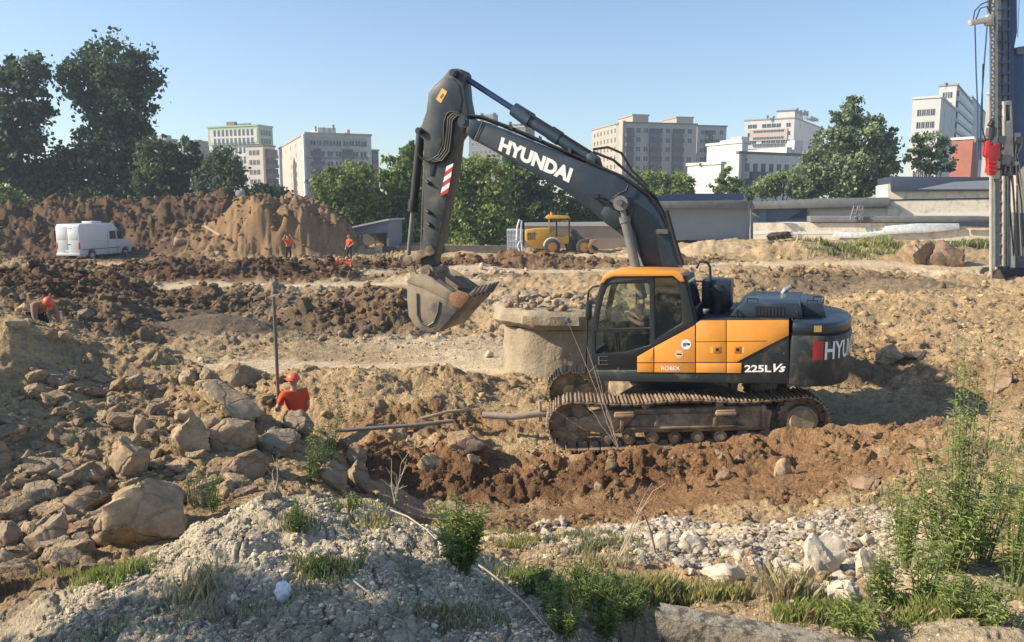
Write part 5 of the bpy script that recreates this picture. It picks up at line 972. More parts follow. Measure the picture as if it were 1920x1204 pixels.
# ---------------------------------------------------------------- foliage
ML = leafmat('leaf'); M_bark = mat('bark', (.11, .085, .065), .9, var=.3, vs=6, bump=.6, bs=12); M_barkl = mat('pale_bark', (.22, .19, .15), .9, var=.3, vs=6, bump=.5, bs=12)
def leaf_quads(P, size, rng, up=.4, asp=.6):
    n = len(P); N = rng.normal(size=(n, 3)); N[:, 2] = N[:, 2]*.8 + up; N /= np.linalg.norm(N, axis=1)[:, None]
    A = np.cross(N, rng.normal(size=(n, 3))); A /= np.linalg.norm(A, axis=1)[:, None]+1e-9; B = np.cross(N, A)
    s = (size*rng.uniform(.6, 1.3, n))[:, None]
    V = np.stack([P-A*s*.5, P-B*s*asp*.5+A*s*.05, P+A*s*.5, P+B*s*asp*.5+N*s*.08], 1).reshape(-1, 3)
    return V, np.arange(4*n).reshape(-1, 4)
def tree(name, label, px, Y, lobes, col, leaf=.34, dens=3.0, seed=0, trunk=.3, zb=0, group=None, col2=None, bark=None, cat='tree', clump=.13, base=None, limbs=True, sag=0, wl=None):
    rng = np.random.default_rng(seed); g = W(px, 383, Y); b = Vector((g.x, Y, zb)); m = mpp(Y)
    r = thing(name, label, cat, b, 0, group); Ps = []; Cs = []; ctr = []
    if wl: b = Vector(base); r.location = b; m = 1; zb = b.z
    for (cx, cy, rx, ry) in (lobes or wl):
        c = W(cx, cy, Y) if lobes else Vector((cx, base[1], cy)); c = np.array([c.x, c.y + rng.uniform(-.4, .4)*rx*m, c.z]); R3 = np.array([rx*m, max(rx*.8, ry*.5)*m, ry*m]); ctr.append((c, R3))
        nc = max(8, int(dens*rx*ry*m*m/(leaf*leaf)*.42)); 
        for k in range(nc):
            d = rng.normal(size=3); d /= np.linalg.norm(d); q = c + d*R3*rng.uniform(.25, 1.0)**.5; cr = clump*(rx+ry)*m*rng.uniform(.6, 1.5)
            nl = int(34*rng.uniform(.6, 1.4)); pts = q + rng.normal(size=(nl, 3))*cr*np.array([.62, .62, .5]) ; pts[:, 2] -= sag*np.abs(rng.normal(size=nl))*cr
            Ps.append(pts); v = rng.uniform(.72, 1.25); cc = np.array(col)*v if (col2 is None or rng.random() > .35) else np.array(col2)*v
            Cs.append(np.tile(cc, (nl, 1)) * rng.uniform(.8, 1.2, (nl, 1)))
    P = np.concatenate(Ps) - np.array(b); Cc = np.concatenate(Cs); V, F = leaf_quads(P, leaf*1.25, rng, asp=.75)
    npmesh('crown', V, F, ML, r, col=np.repeat(Cc, 4, 0))
    mb = MB(); top = max(c[2] for c, _ in ctr) - zb; lowx = np.mean([c[0] for c, _ in ctr]) - b.x
    pts = [(0, 0, -.6), (lowx*.1+.1*trunk, 0, top*.25), (lowx*.4, .2*trunk, top*.55), (lowx*.8, 0, top*.95)]
    mb.tube(pts, [trunk*1.2, trunk*.85, trunk*.6, trunk*.12], 10)
    for c, R3 in ctr:
        e = Vector(c) - b; h0 = max(.12*top, e.z*rng.uniform(.35, .6)); s0 = Vector((lowx*h0/top*.8, 0, h0))
        mid = s0.lerp(e, .5) + Vector((rng.uniform(-.1, .1)*R3[0], 0, .08*R3[2])); mb.tube([s0, mid, e, e+Vector((0, 0, R3[2]*.5))], [trunk*.42, trunk*.28, trunk*.14, .02], 7)
        for q in range(3 if limbs else 0):
            d = Vector(rng.normal(size=3)).normalized(); mb.tube([mid.lerp(e, .5), e + Vector((d.x*R3[0]*.7, d.y*R3[1]*.7, d.z*R3[2]*.7))], [trunk*.12, .02], 5)
    mb.build('trunk', bark or M_bark, r, smooth=True); return r
DK = (.055, .1, .055); DK2 = (.095, .15, .07); GR = (.18, .25, .07); GR2 = (.28, .34, .10); WI = (.12, .17, .09); OL = (.28, .35, .17)
tree('tall_poplar', 'tallest dark spreading tree, right of the pair at the left edge', 205, 84, [(215, 118, 62, 42), (262, 138, 36, 46), (150, 150, 48, 44), (128, 130, 22, 20), (245, 200, 46, 46), (192, 205, 46, 45), (250, 262, 38, 40), (205, 290, 60, 55), (150, 330, 55, 50), (262, 320, 38, 42), (210, 365, 70, 30)], DK, .40, 3.0, 1, .55, col2=DK2)
tree('tall_poplar', 'slightly lower dark tree cut by the left edge of the photo', 40, 82, [(52, 140, 40, 34), (14, 165, 34, 40), (64, 190, 34, 40), (22, 225, 52, 36), (48, 265, 42, 30), (12, 310, 50, 45), (80, 340, 55, 45), (-30, 250, 40, 80)], DK, .40, 3.0, 2, .5, col2=DK2)
tree('broad_tree', 'mid-sized dark green tree directly right of the tall dark pair', 318, 80, [(305, 300, 44, 34), (345, 290, 28, 30), (285, 345, 36, 36), (335, 350, 40, 36), (366, 318, 14, 24)], DK2, .36, 3.2, 3, .25, col2=(.065, .11, .045))
tree('willow_tree', 'soft grey-green willow left of the pale green-topped tower', 415, 78, [(415, 305, 30, 34), (398, 345, 30, 36), (440, 335, 20, 42), (420, 370, 36, 22)], WI, .3, 3.2, 4, .2, sag=.8)
tree('dark_shrub', 'low dark shrub on top of the brown heap in front of the cream block', 505, 74, [(485, 365, 34, 18), (520, 372, 34, 18), (470, 378, 22, 14), (548, 382, 18, 12)], DK, .28, 3.6, 5, .12, cat='shrub')
tree('garden_bush', 'pale green bush by the white shed at the far left edge', 20, 72, [(12, 372, 26, 18), (46, 384, 22, 12), (-10, 360, 20, 20)], GR, .26, 3, 6, .1, cat='shrub', col2=GR2)
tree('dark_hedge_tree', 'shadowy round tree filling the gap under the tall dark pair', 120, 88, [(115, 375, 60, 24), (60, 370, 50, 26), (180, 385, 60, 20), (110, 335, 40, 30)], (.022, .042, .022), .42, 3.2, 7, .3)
tree('leafy_tree', 'bright green rounded tree behind the open shed', 640, 74, [(630, 350, 44, 34), (670, 335, 36, 30), (610, 385, 30, 30), (655, 395, 55, 34), (690, 360, 26, 34), (600, 400, 20, 20)], GR, .32, 3.2, 8, .25, col2=GR2)
tree('leafy_tree', 'green tree rising just left of the lifting arm and bucket cylinder', 745, 76, [(740, 335, 34, 38), (770, 300, 22, 34), (735, 385, 42, 40), (765, 380, 36, 50), (750, 440, 50, 30), (780, 330, 24, 40)], GR, .32, 3.2, 9, .25, col2=DK2)
tree('leafy_tree', 'tall yellow-green tree seen through the arm and boom angle', 880, 73, [(885, 325, 40, 36), (855, 350, 26, 46), (920, 340, 36, 42), (870, 400, 46, 42), (925, 405, 42, 42), (880, 445, 50, 26)], GR, .3, 3.2, 10, .25, col2=GR2, bark=M_barkl)
tree('leafy_tree', 'darker green tree under the middle of the boom, left of the loader', 985, 78, [(970, 320, 34, 34), (1005, 345, 36, 40), (965, 375, 36, 42), (1010, 400, 40, 36), (975, 430, 46, 30)], DK2, .33, 3.2, 11, .25, col2=GR)
tree('leafy_tree', 'low green tree behind the loader and the pale wall coping', 1070, 80, [(1055, 385, 28, 24), (1085, 395, 34, 26), (1125, 400, 36, 24), (1050, 415, 30, 18)], GR, .3, 3.2, 12, .2, col2=DK2)
tree('leafy_tree', 'green tree growing behind the arm, hidden by it up to its crown', 820, 80, [(815, 340, 30, 50), (830, 400, 36, 50), (805, 430, 30, 36)], DK2, .34, 3, 13, .25, col2=GR)
tree('young_poplar', 'pale yellow-green bushy poplar right of the boom, below the big balconied block', 1245, 95, [(1235, 345, 34, 22), (1270, 345, 30, 22), (1210, 335, 22, 20), (1250, 362, 50, 16), (1290, 352, 16, 20)], GR2, .3, 3, 14, .15, bark=M_barkl, col2=GR)
tree('young_poplar', 'slender airy young poplar in front of the small white building', 1365, 95, [(1366, 335, 18, 20), (1350, 350, 16, 16), (1380, 352, 18, 16), (1366, 362, 30, 12)], GR, .26, 2.2, 15, .12, bark=M_barkl, col2=WI)
tree('broad_tree', 'large grey-green poplar clump with a pointed crown at right', 1605, 92, [(1520, 345, 40, 26), (1555, 300, 34, 30), (1600, 200, 13, 24), (1643, 232, 10, 26), (1673, 262, 9, 24), (1597, 222, 24, 30), (1575, 240, 24, 32), (1560, 275, 34, 36), (1612, 265, 34, 44), (1645, 250, 16, 34), (1662, 285, 22, 40), (1640, 310, 40, 42), (1580, 322, 60, 42), (1530, 318, 32, 36), (1672, 325, 18, 30), (1610, 355, 70, 22)], OL, .32, 3.0, 16, .35, col2=WI, clump=.11)
tree('broad_tree', 'low bushy tree filling the space left of the pointed poplar clump', 1465, 94, [(1450, 350, 34, 20), (1490, 340, 34, 26), (1425, 360, 22, 13), (1520, 352, 36, 22)], GR, .3, 3.2, 17, .2, col2=OL)
tree('small_tree', 'small airy tree in front of the white tower, behind the navy-roofed garage', 1742, 88, [(1742, 272, 30, 22), (1716, 292, 22, 20), (1772, 276, 18, 22), (1745, 305, 36, 20), (1772, 310, 20, 16), (1730, 258, 16, 10)], (.06, .085, .045), .28, 1.9, 18, .14, col2=OL, clump=.12)
tree('garden_bush', 'small green bush on the roof line beside the ladders', 1405, 72, [(1404, 370, 8, 7)], DK2, .18, 3, 19, .04, zb=3.9, cat='shrub')

# ---------------------------------------------------------------- rocks
def ico(sub):
    bm_ = bmesh.new(); bmesh.ops.create_icosphere(bm_, subdivisions=sub, radius=1); V = np.array([v.co[:] for v in bm_.verts]); F = np.array([[v.index for v in f.verts] for f in bm_.faces]); bm_.free(); return V, F
ICO = {k: ico(k) for k in (1, 2, 3, 4)}
def rockshape(seed, sub=3, cuts=9, rough=.05, rnd=.82, pw=2.6):
    rng = np.random.default_rng(seed); V, F = ICO[sub]; r = (np.abs(V @ np.linalg.qr(rng.normal(size=(3, 3)))[0])**pw).sum(1)**(-1/pw) if pw < 6 else (np.abs(V)**pw).sum(1)**(-1/pw)
    for k in range(cuts):
        p = rng.normal(size=3); p /= np.linalg.norm(p); d = V @ p; h = rng.uniform(.48, rnd); r = np.where(d > .05, np.minimum(r, h/np.maximum(d, .05)), r)
    Vn = V*r[:, None]
    if sub > 1:
        o = seed*3.1; n = fbm(Vn[:, 0]*1.6+o+Vn[:, 2]*1.3, Vn[:, 1]*1.6+Vn[:, 2]*1.1, 4, seed)-.5; n2 = fbm(Vn[:, 0]*5+o+Vn[:, 2]*4, Vn[:, 1]*5-Vn[:, 2]*3, 3, seed+9)-.5
        Vn = Vn*(1 + n*rough*5 + n2*rough*2.2)[:, None]
    return Vn, F
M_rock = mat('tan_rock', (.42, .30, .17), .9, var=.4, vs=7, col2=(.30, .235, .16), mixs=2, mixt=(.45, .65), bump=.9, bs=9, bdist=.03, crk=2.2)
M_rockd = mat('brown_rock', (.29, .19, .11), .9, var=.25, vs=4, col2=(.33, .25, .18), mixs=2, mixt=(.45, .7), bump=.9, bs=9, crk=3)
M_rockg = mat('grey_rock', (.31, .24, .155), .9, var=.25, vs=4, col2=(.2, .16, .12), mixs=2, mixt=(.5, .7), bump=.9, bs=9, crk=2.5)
M_rockw = mat('white_rubble', (.58, .50, .39), .9, var=.15, vs=5, col2=(.42, .36, .28), mixs=3, mixt=(.5, .7), bump=.8, bs=14)
def grit():
    rng = np.random.default_rng(9); n = 26000; x = rng.uniform(-3.2, 1.2, n); y = rng.uniform(3.7, 7.3, n); gm = zone(Z_grey[:6], x, y, fbm(x*.8, y*.8, 3, 41)); k = (gm > .5) & (rng.random(n) < sstep(.35, .65, fbm(x*2.5, y*2.5, 3, 55))+.15); x, y = x[k], y[k]; n = len(x); z = terrain_z(x, y)
    s = .006*np.exp(rng.normal(size=n)*.6); s = np.minimum(s, .028); Vp = np.stack([rockshape(900+q, 1, 8, .1, pw=3)[0] for q in range(8)])[rng.integers(0, 8, n)]*s[:, None, None]*np.array([1.2, 1, .8]); P = (Vp + np.stack([x, y, z+s*.3], 1)[:, None, :]).reshape(-1, 3); F = ICO[1][1]; nv = len(ICO[1][0])
    FF = (F[None]+(np.arange(n)*nv)[:, None, None]).reshape(-1, 3); c = terrain_col(x, y, z)*rng.uniform(.7, 1.35, (n, 1)); o = npmesh('clay_grit', P, FF, M_clod, col=np.repeat(c, nv, 0)); tag(o, 'fine grit and crumbs of dry clay on the near mound', 'loose soil', None, 'stuff')
def rock(name, label, px, py, w_, h, m, seed, sub=4, depth=.8, cat='rock', group=None, tilt=0, cuts=8, rough=.05, lift=0, Y=None, par=None, pw=3.4):
    c = W(px, py, Y) if Y else gp(px, py+h*.32); Yc = c.y; s = mpp(Yc)*1.02
    V, F = rockshape(seed, sub, cuts, rough, pw=pw); ex_ = np.ptp(V, axis=0)
    V = V/ex_*np.array([w_*s, w_*s*depth, h*s*1.15]); a = R(tilt); ca, sa = math.cos(a), math.sin(a)
    V = np.stack([V[:, 0]*ca - V[:, 2]*sa, V[:, 1], V[:, 0]*sa + V[:, 2]*ca], 1)
    p = W(px, py, Yc + w_*s*depth*.15); o = npmesh(name, V, F, m, par, smooth=True); o.data.set_sharp_from_angle(angle=R(34)); o.location = (p.x, p.y, p.z+lift)
    if par is None: tag(o, label, cat, group)
    return o
BR = [
 (450, 706, 108, 52, 'flat-topped tan boulder, highest of the pile left of the orange-shirted worker', M_rock, 8),
 (440, 760, 150, 66, 'long gravel-strewn slab of rock just left of the worker with the pole', M_rock, -14),
 (355, 828, 74, 78, 'blocky tan boulder at the left of the boulder pile', M_rock, 0),
 (440, 815, 94, 84, 'round boulder crusted white on top, middle of the pile', M_rock, 10),
 (460, 875, 96, 62, 'oval brown boulder lowest at the front of the pile', M_rockd, 8),
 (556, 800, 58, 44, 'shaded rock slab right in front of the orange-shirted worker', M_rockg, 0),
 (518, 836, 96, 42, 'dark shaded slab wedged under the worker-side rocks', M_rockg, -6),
 (340, 782, 40, 30, 'small tan block resting above the blocky boulder', M_rock, 0),
 (396, 793, 38, 28, 'small rounded stone between the blocky and the white-crusted boulders', M_rock, 20),
 (240, 868, 84, 86, 'wedge-shaped boulder with a lit left ridge, left of the pile', M_rock, -30),
 (190, 886, 40, 40, 'egg-shaped tan stone left of the wedge-shaped boulder', M_rock, 0),
 (108, 820, 31, 38, 'small upright reddish stone alone in the shaded slope', M_rockd, 0),
 (262, 803, 30, 42, 'upright stone above the wedge-shaped boulder', M_rock, 0),
 (140, 882, 30, 34, 'brown stone in half shade left of the egg-shaped one', M_rockd, 0),
 (238, 938, 92, 38, 'elongated tan stone lying behind the largest boulder', M_rock, 16),
 (282, 972, 176, 108, 'largest pale boulder at lower left with a shaded front', M_rock, 14),
 (200, 978, 46, 46, 'pointed rock against the left flank of the largest boulder', M_rock, 0),
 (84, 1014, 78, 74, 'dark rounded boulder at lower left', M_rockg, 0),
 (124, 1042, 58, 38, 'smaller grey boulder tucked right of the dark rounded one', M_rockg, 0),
 (142, 994, 64, 34, 'flat brown stone above the dark rounded boulder', M_rockd, 0),
 (150, 946, 92, 56, 'shaded flat-lying boulder left of the elongated stone', M_rockd, 10),
 (12, 1002, 46, 52, 'dark boulder cut by the left edge, lower one', M_rockg, 0),
 (-2, 860, 46, 76, 'brown boulder cut by the left edge, upper one', M_rockd, 0),
 (8, 1050, 40, 40, 'grey boulder in the lower left corner of the rubble', M_rockg, 0),
 (667, 852, 42, 42, 'pale upright rock at the end of the pipe trench', M_rock, 0),
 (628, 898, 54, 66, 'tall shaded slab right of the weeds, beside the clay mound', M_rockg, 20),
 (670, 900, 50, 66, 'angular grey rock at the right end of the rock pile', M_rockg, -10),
 (600, 862, 40, 40, 'brown rock half hidden by the weeds below the pipe', M_rockd, 0),
 (870, 830, 78, 42, 'rounded orange-brown clod in front of the bucket-side trench', M_rockd, 10),
 (888, 861, 24, 20, 'small pale stone right below the rounded orange-brown clod', M_rock, 0),
 (800, 872, 60, 40, 'broad tan clod in the trench spoil left of the machine', M_rock, 12),
 (1468, 878, 38, 40, 'pale angular rock in the red soil below the rear of the tracks', M_rock, 0),
 (1363, 893, 36, 28, 'brown rock in the red soil below the middle of the tracks', M_rockd, 0),
 (1122, 912, 18, 16, 'pale pebble at the edge of the lower haul road', M_rock, 20),
 (1145, 874, 24, 26, 'shaded block sunk in the red soil below the track front', M_rockd, 0),
 (1668, 664, 48, 38, 'round tan clod right of the counterweight', M_rock, 0),
 (1716, 664, 48, 22, 'flat tan clod beside the round one, right of the counterweight', M_rock, 0),
 (1880, 718, 60, 34, 'brown clod on the bank at the right edge', M_rockd, 12),
 (1828, 760, 26, 30, 'small orange-brown stone beside the tall weed', M_rockd, 0),
 (1620, 905, 60, 26, 'flat reddish rock on the near bank at right', M_rockd, 8),
 (1664, 640, 30, 20, 'small tan clod on the bank behind the counterweight', M_rock, 0),
 (340, 455, 26, 20, 'pale rounded rock on the brown heap left of the tan heap', M_rock, 0),
 (310, 455, 22, 18, 'grey rock beside the pale rounded one on the brown heap', M_rockg, 0),
 (410, 478, 20, 14, 'pale stone at the foot of the tan heap', M_rock, 0),
 (158, 590, 34, 24, 'brown clod on the crest right of the bent-over worker', M_rockd, 0),
 (40, 580, 26, 20, 'tan stone on the crest left of the bent-over worker', M_rock, 0),
 (120, 632, 30, 20, 'tan clod on the sunny slope at left', M_rock, 0),
 (30, 608, 40, 24, 'flat tan stone near the top left of the slope', M_rock, 0)]
for i, (px, py, w_, h, lb, m, t) in enumerate(BR):
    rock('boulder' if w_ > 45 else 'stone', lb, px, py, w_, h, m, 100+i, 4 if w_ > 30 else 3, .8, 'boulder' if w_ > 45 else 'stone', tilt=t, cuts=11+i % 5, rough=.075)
random.seed(11); rng = np.random.default_rng(4)
def scatter(reg, n, wr, label, group, name, cat, mats, seed, sub=3):
    random.seed(seed); protos = {}
    for k in range(n):
        x0, y0, x1, y1 = random.choice(reg); px, py = random.uniform(x0, x1), random.uniform(y0, y1); g = gp(px, py)
        wm = random.uniform(*wr)**1.0; pi = random.randrange(8); m = random.choice(mats); key = (pi, m.name)
        if key not in protos: V, F = rockshape(seed*10+pi, sub, 12, .08, pw=3.6); me = npmesh(name, V*.5, F, m, smooth=True); me.data.set_sharp_from_angle(angle=R(34)); protos[key] = me.data; o = me
        else: o = bpy.data.objects.new(name, protos[key]); C.objects.link(o)
        o.scale = (wm*random.uniform(.9, 1.4), wm*random.uniform(.7, 1), wm*random.uniform(.55, .95)); o.rotation_euler = (random.uniform(-.4, .4), random.uniform(-.4, .4), random.uniform(0, 6.3))
        o.location = (g.x, g.y, g.z + wm*.02); tag(o, label, cat, group)
scatter([(0, 740, 330, 960), (0, 860, 180, 1080), (60, 660, 400, 760), (180, 760, 330, 920), (0, 930, 200, 1060), (60, 700, 500, 860)], 220, (.06, .22), 'fist to head sized brown stone lying loose on the left rubble slope', 'loose stones on the left rubble slope', 'stone', 'stone', [M_rock, M_rockd, M_rockg], 3)
scatter([(0, 760, 330, 940), (0, 900, 200, 1080), (180, 700, 560, 860), (330, 880, 520, 950), (60, 700, 300, 800), (40, 860, 180, 1000)], 130, (.16, .42), 'angular tan rock about the size of a bucket, part of the left rock pile', 'angular rocks of the left rock pile', 'rock', 'rock', [M_rock, M_rock, M_rockg, M_rockd], 8, 4)
scatter([(560, 820, 700, 930), (520, 780, 620, 900)], 22, (.07, .2), 'small stone in the rock pile beside the clay mound', 'small stones of the rock pile', 'stone', 'stone', [M_rock, M_rockg], 5)
scatter([(1000, 975, 1650, 1060), (1350, 1000, 1640, 1110), (1480, 980, 1640, 1150), (1000, 980, 1080, 1010), (1180, 990, 1640, 1090)], 230, (.05, .17), 'chalky white lump of concrete rubble in the pale strip at lower right', 'pale rubble lumps', 'rubble_lump', 'rubble', [M_rockw, M_rockw, M_rock], 6)
scatter([(700, 830, 1100, 930), (1100, 850, 1700, 920), (1500, 780, 1900, 900), (1560, 620, 1900, 760)], 70, (.07, .2), 'reddish brown clod on the churned banks around the excavator', 'clods around the excavator', 'clod', 'clod', [M_rockd, M_rock], 7)
for i, (px, py, w_, h, lb) in enumerate(((1535, 1052, 80, 88, 'largest chalky concrete lump, standing tall in the pale rubble at right'), (1625, 1062, 42, 66, 'upright pale block right of the largest chalky lump'), (1300, 1022, 60, 44, 'craggy white lump behind the dry twigs'), (1240, 1018, 44, 40, 'pointed white lump left of the craggy one behind the dry twigs'), (1365, 1080, 86, 44, 'flat pale concrete chunk just behind the long beam'), (1590, 1120, 60, 60, 'pale lump above the right part of the long beam'), (1475, 1100, 50, 40, 'rounded white lump left of the tall chalky one'))):
    rock('rubble_lump', lb, px, py, w_, h, M_rockw, 300+i, 4, .8, 'rubble', cuts=18, rough=.13)

# countless small clods and pebbles: one body of loose material
def clods(name, n, box, size, seed, fcol, reg=None, thr=None, sub=1):
    rng = np.random.default_rng(seed); x0, x1, y0, y1 = box; px = rng.uniform(x0, x1, n); y = np.exp(rng.uniform(math.log(y0), math.log(y1), n)); x = (px-CX)/FPX*(CP*y+SP*3.4)
    am, fl = rough_of(x, y, fbm(x*.8, y*.8, 3, 41)); dn = fbm(x*1.3, y*1.3, 3, 91); keep = rng.random(n) < np.clip((am*1.1+.1)*sstep(.3, .6, dn)*1.3, .03, 1)
    gmk = zone(Z_grey[:5], x, y, .4+0*x); keep &= rng.random(n) > gmk*.9
    if reg: nn = fbm(x*.8, y*.8, 3, 41); dz = np.maximum(zone(Z_dark, x, y, nn), zone(Z_rust, x, y, nn)); keep &= rng.random(n) < dz + (x < -8)*(y > 55)*1.2
    x, y = x[keep], y[keep]; z = terrain_z(x, y, np.full(len(y), 1e-3)*1 + y*.0016); n = len(x)
    Vp = [rockshape(seed*7+k, sub, 6 if sub < 2 else 14, .09, pw=2.6 if sub < 2 else 4)[0] for k in range(8)]; F = ICO[sub][1]; nv = len(ICO[sub][0])
    s = size[0]*np.exp(rng.normal(size=n)*.55)*np.clip(y/10, .75, 3.2); s = np.minimum(s, size[1]*np.clip(y/12, .8, 2.5)); a = rng.uniform(0, 6.28, n); pi = rng.integers(0, 8, n)
    VV = np.stack(Vp)[pi]; sx = s*rng.uniform(.8, 1.4, n); sy = s*rng.uniform(.7, 1.1, n); sz = s*rng.uniform(.5, .9, n)
    X = VV[..., 0]*sx[:, None]; Yv = VV[..., 1]*sy[:, None]; Zv = VV[..., 2]*sz[:, None]; ca, sa = np.cos(a)[:, None], np.sin(a)[:, None]
    P = np.stack([X*ca-Yv*sa+x[:, None], X*sa+Yv*ca+y[:, None], Zv+(z+sz*.25)[:, None]], -1).reshape(-1, 3)
    FF = (F[None]+(np.arange(n)*nv)[:, None, None]).reshape(-1, 3); c = terrain_col(x, y, z)*rng.uniform(.65, 1.12, (n, 1)); c = c*fcol
    o = npmesh(name, P, FF, M_clod, col=np.repeat(c, nv, 0), smooth=sub > 1); tag(o, None, None, None, 'stuff'); o['label'] = 'loose soil clods and pebbles strewn over the churned site ground'; o['category'] = 'loose soil'
M_clod = mat('clod', (.3, .22, .14), .92, var=.2, vs=20, bump=.6, bs=40, vcol='col', spec=.15)
def chips():
    rng = np.random.default_rng(12); n = 16000; px = rng.uniform(980, 1680, n); y = rng.uniform(6.0, 8.9, n); x = (px-CX)/FPX*(CP*y+SP*3.4); w_ = zone([(1150, 1015, 8.3, 1.6, .45, 1), (1400, 1030, 7.8, 1.8, .8, 1), (1560, 1050, 7.0, 1.0, .9, 1), (1010, 1000, 8.7, .7, .45, 1), (1250, 1060, 7.2, 1.0, .5, .7)], x, y, fbm(x*2, y*2, 3, 5)); k = rng.random(n) < w_*sstep(.3, .6, fbm(x*3, y*3, 3, 15)); x, y = x[k], y[k]; n = len(x); z = terrain_z(x, y)
    s = np.minimum(.016*np.exp(rng.normal(size=n)*.6), .06); Vp = np.stack([rockshape(950+q, 2, 14, .1, pw=4)[0] for q in range(8)])[rng.integers(0, 8, n)]*s[:, None, None]*np.array([1.2, 1, .75]); P = (Vp + np.stack([x, y, z+s*.3], 1)[:, None, :]).reshape(-1, 3); F = ICO[2][1]; nv = len(ICO[2][0])
    FF = (F[None]+(np.arange(n)*nv)[:, None, None]).reshape(-1, 3); c = np.array([(.52, .45, .35)])*rng.uniform(.6, 1.2, (n, 1)); o = npmesh('rubble_chips', P, FF, M_clod, col=np.repeat(c, nv, 0)); tag(o, 'small broken pieces of pale rubble in a strip before the lower haul road', 'rubble', None, 'stuff')
chips(); grit()
clods('soil_clods', 52000, (-80, 2000, 4.2, 34), (.011, .04), 21, np.array((1, 1, 1.)))
clods('soil_clods', 26000, (-80, 1900, 26, 76), (.04, .09), 23, np.array((.95, .93, .9)), reg=True)
clods('soil_clods', 3500, (-80, 2000, 7, 45), (.035, .09), 22, np.array((1, .98, .95)), sub=2)
# ---------------------------------------------------------------- concrete things, pipe, pole, debris
def profile_lathe(pts, n, seed, amp): # rough cylinder
    V = []; F = []
    for i, (r_, z) in enumerate(pts):
        for k in range(n):
            a = 2*math.pi*k/n; hf = fbm(np.array([14*math.cos(a)+seed]), np.array([14*math.sin(a)+z*9]), 3, seed+5)[0]-.5; q = r_*(1+amp*.5*hf+amp*(fbm(np.array([3*math.cos(a)+z*1.5+seed]), np.array([3*math.sin(a)+z]), 4, seed)[0]-.5)); V.append((q*math.cos(a), q*math.sin(a), z))
    for i in range(len(pts)-1):
        for k in range(n): F.append((i*n+k, i*n+(k+1) % n, (i+1)*n+(k+1) % n, (i+1)*n+k))
    return V, F
M_pile = mat('rough_concrete', (.36, .30, .21), .95, var=.18, vs=5, col2=(.3, .23, .16), mixs=2.2, mixt=(.5, .7), bump=1, bs=14, bdist=.04)
Yp = 18.6; cp = W(1052, 640, Yp); cz = lambda py: W(1052, py, Yp-.9).z
r_ = thing('concrete_pile', 'thick rough concrete pile with a wider broken cap, behind the excavator cab', 'concrete pile', (cp.x, cp.y, 0))
rs_ = (1052-946)*mpp(Yp)
V, F = profile_lathe([(rs_*1.02, -.4), (rs_*1.0, .1), (rs_*1.0, .35), (rs_*.98, .6), (rs_*1.0, .8), (rs_*.99, 1.0), (rs_*1.0, 1.25)], 90, 3, .13)
mb = MB(); mb.add(V, F); mb.build('shaft', M_pile, r_, smooth=True)
zc = cz(612); zt = cz(585); rc = (1052-926)*mpp(Yp)
V, F = profile_lathe([(rs_*.8, zc+.05), (rs_*1.05, zc-.02), (rc*.97, zc+.02), (rc*1.02, zc+.12), (rc*1.0, zt-.02), (rc*.93, zt+.08), (rc*.7, zt+.1), (rc*.4, zt+.04), (.05, zt+.22)], 90, 8, .2)
mb = MB(); mb.add(V, F); cap_ = mb.build('cap', M_pile, r_, smooth=True)
random.seed(3)
for k in range(95):
    a = random.uniform(0, 6.28); q = rc*random.uniform(.05, .95)**.6; s = random.uniform(.05, .19); V, F = rockshape(400+k, 3, 15, .12, pw=4); V = V @ np.linalg.qr(np.random.default_rng(k).normal(size=(3, 3)))[0]
    V = V*np.array([s, s*.8, s*.6]) + np.array([q*math.cos(a), q*math.sin(a), zt+.12+.14*(1-q/rc)]); npmesh('broken_concrete', V, F, [M_pile, M_rockd, M_rock][k % 3], cap_, smooth=True)
def beam(name, label, A, B, w_, h, m, seed):
    A, B = Vector(A), Vector(B); r = thing(name, label, 'concrete beam', A); d = (B-A); L = d.length; d.normalize(); n = d.cross(Vector((0, 0, 1))).normalized(); up = n.cross(d)
    nx, nr = 50, 40; V = []; F = []
    for i in range(nx+1):
        for k in range(nr):
            t = k/nr*4; s_ = int(t); f = t-s_; c_ = [(-1, 1), (1, 1), (1, -1), (-1, -1)]; a = c_[s_ % 4]; b = c_[(s_+1) % 4]; yy_ = (a[0]+(b[0]-a[0])*f)*w_/2; z_ = (a[1]+(b[1]-a[1])*f)*h/2
            o = fbm(np.array([i*.35+seed, i*1.1]), np.array([k*.7, k*1.9]), 3, seed); q = 1 - .07*(o[0]-.3) - .04*(o[1]-.5)*(2 if i < 2 else 1)
            x_ = i/nx*L + (.1*(o[0]-.5) if i == 0 else 0); V.append(d*x_ + n*(-yy_*q) + up*(z_*q - h/2))
    for i in range(nx):
        for k in range(nr): F.append((i*nr+k, i*nr+(k+1) % nr, (i+1)*nr+(k+1) % nr, (i+1)*nr+k))
    F += [tuple(range(nr))[::-1], tuple(range(nx*nr, (nx+1)*nr))]; mb = MB(); mb.add(V, F); mb.build('shaft', m, r, smooth=True); return r
M_beam = mat('weathered_concrete', (.38, .33, .25), .95, var=.4, vs=16, col2=(.13, .11, .085), mixs=9, mixt=(.48, .58), bump=1, bs=45, bdist=.03)
bq = beam('concrete_beam', 'long weathered concrete beam in the grass at the bottom edge', W(1236, 1142, 5.3), W(1650, 1216, 4.9), .2, .42, M_beam, 2)
mb = MB(); a = Vector((.95, -.2, .02)); mb.tube([a, a+Vector((.02, 0, .06)), a+Vector((.06, .01, .07)), a+Vector((.07, .0, .0))], .008); mb.build('lifting_loop', mat('rust_bar', (.2, .08, .04), .9), bq)
beam('concrete_beam', 'short piece of pale concrete beam in the bottom right corner', W(1748, 1196, 5.0), W(1900, 1230, 4.7), .2, .25, M_beam, 5)
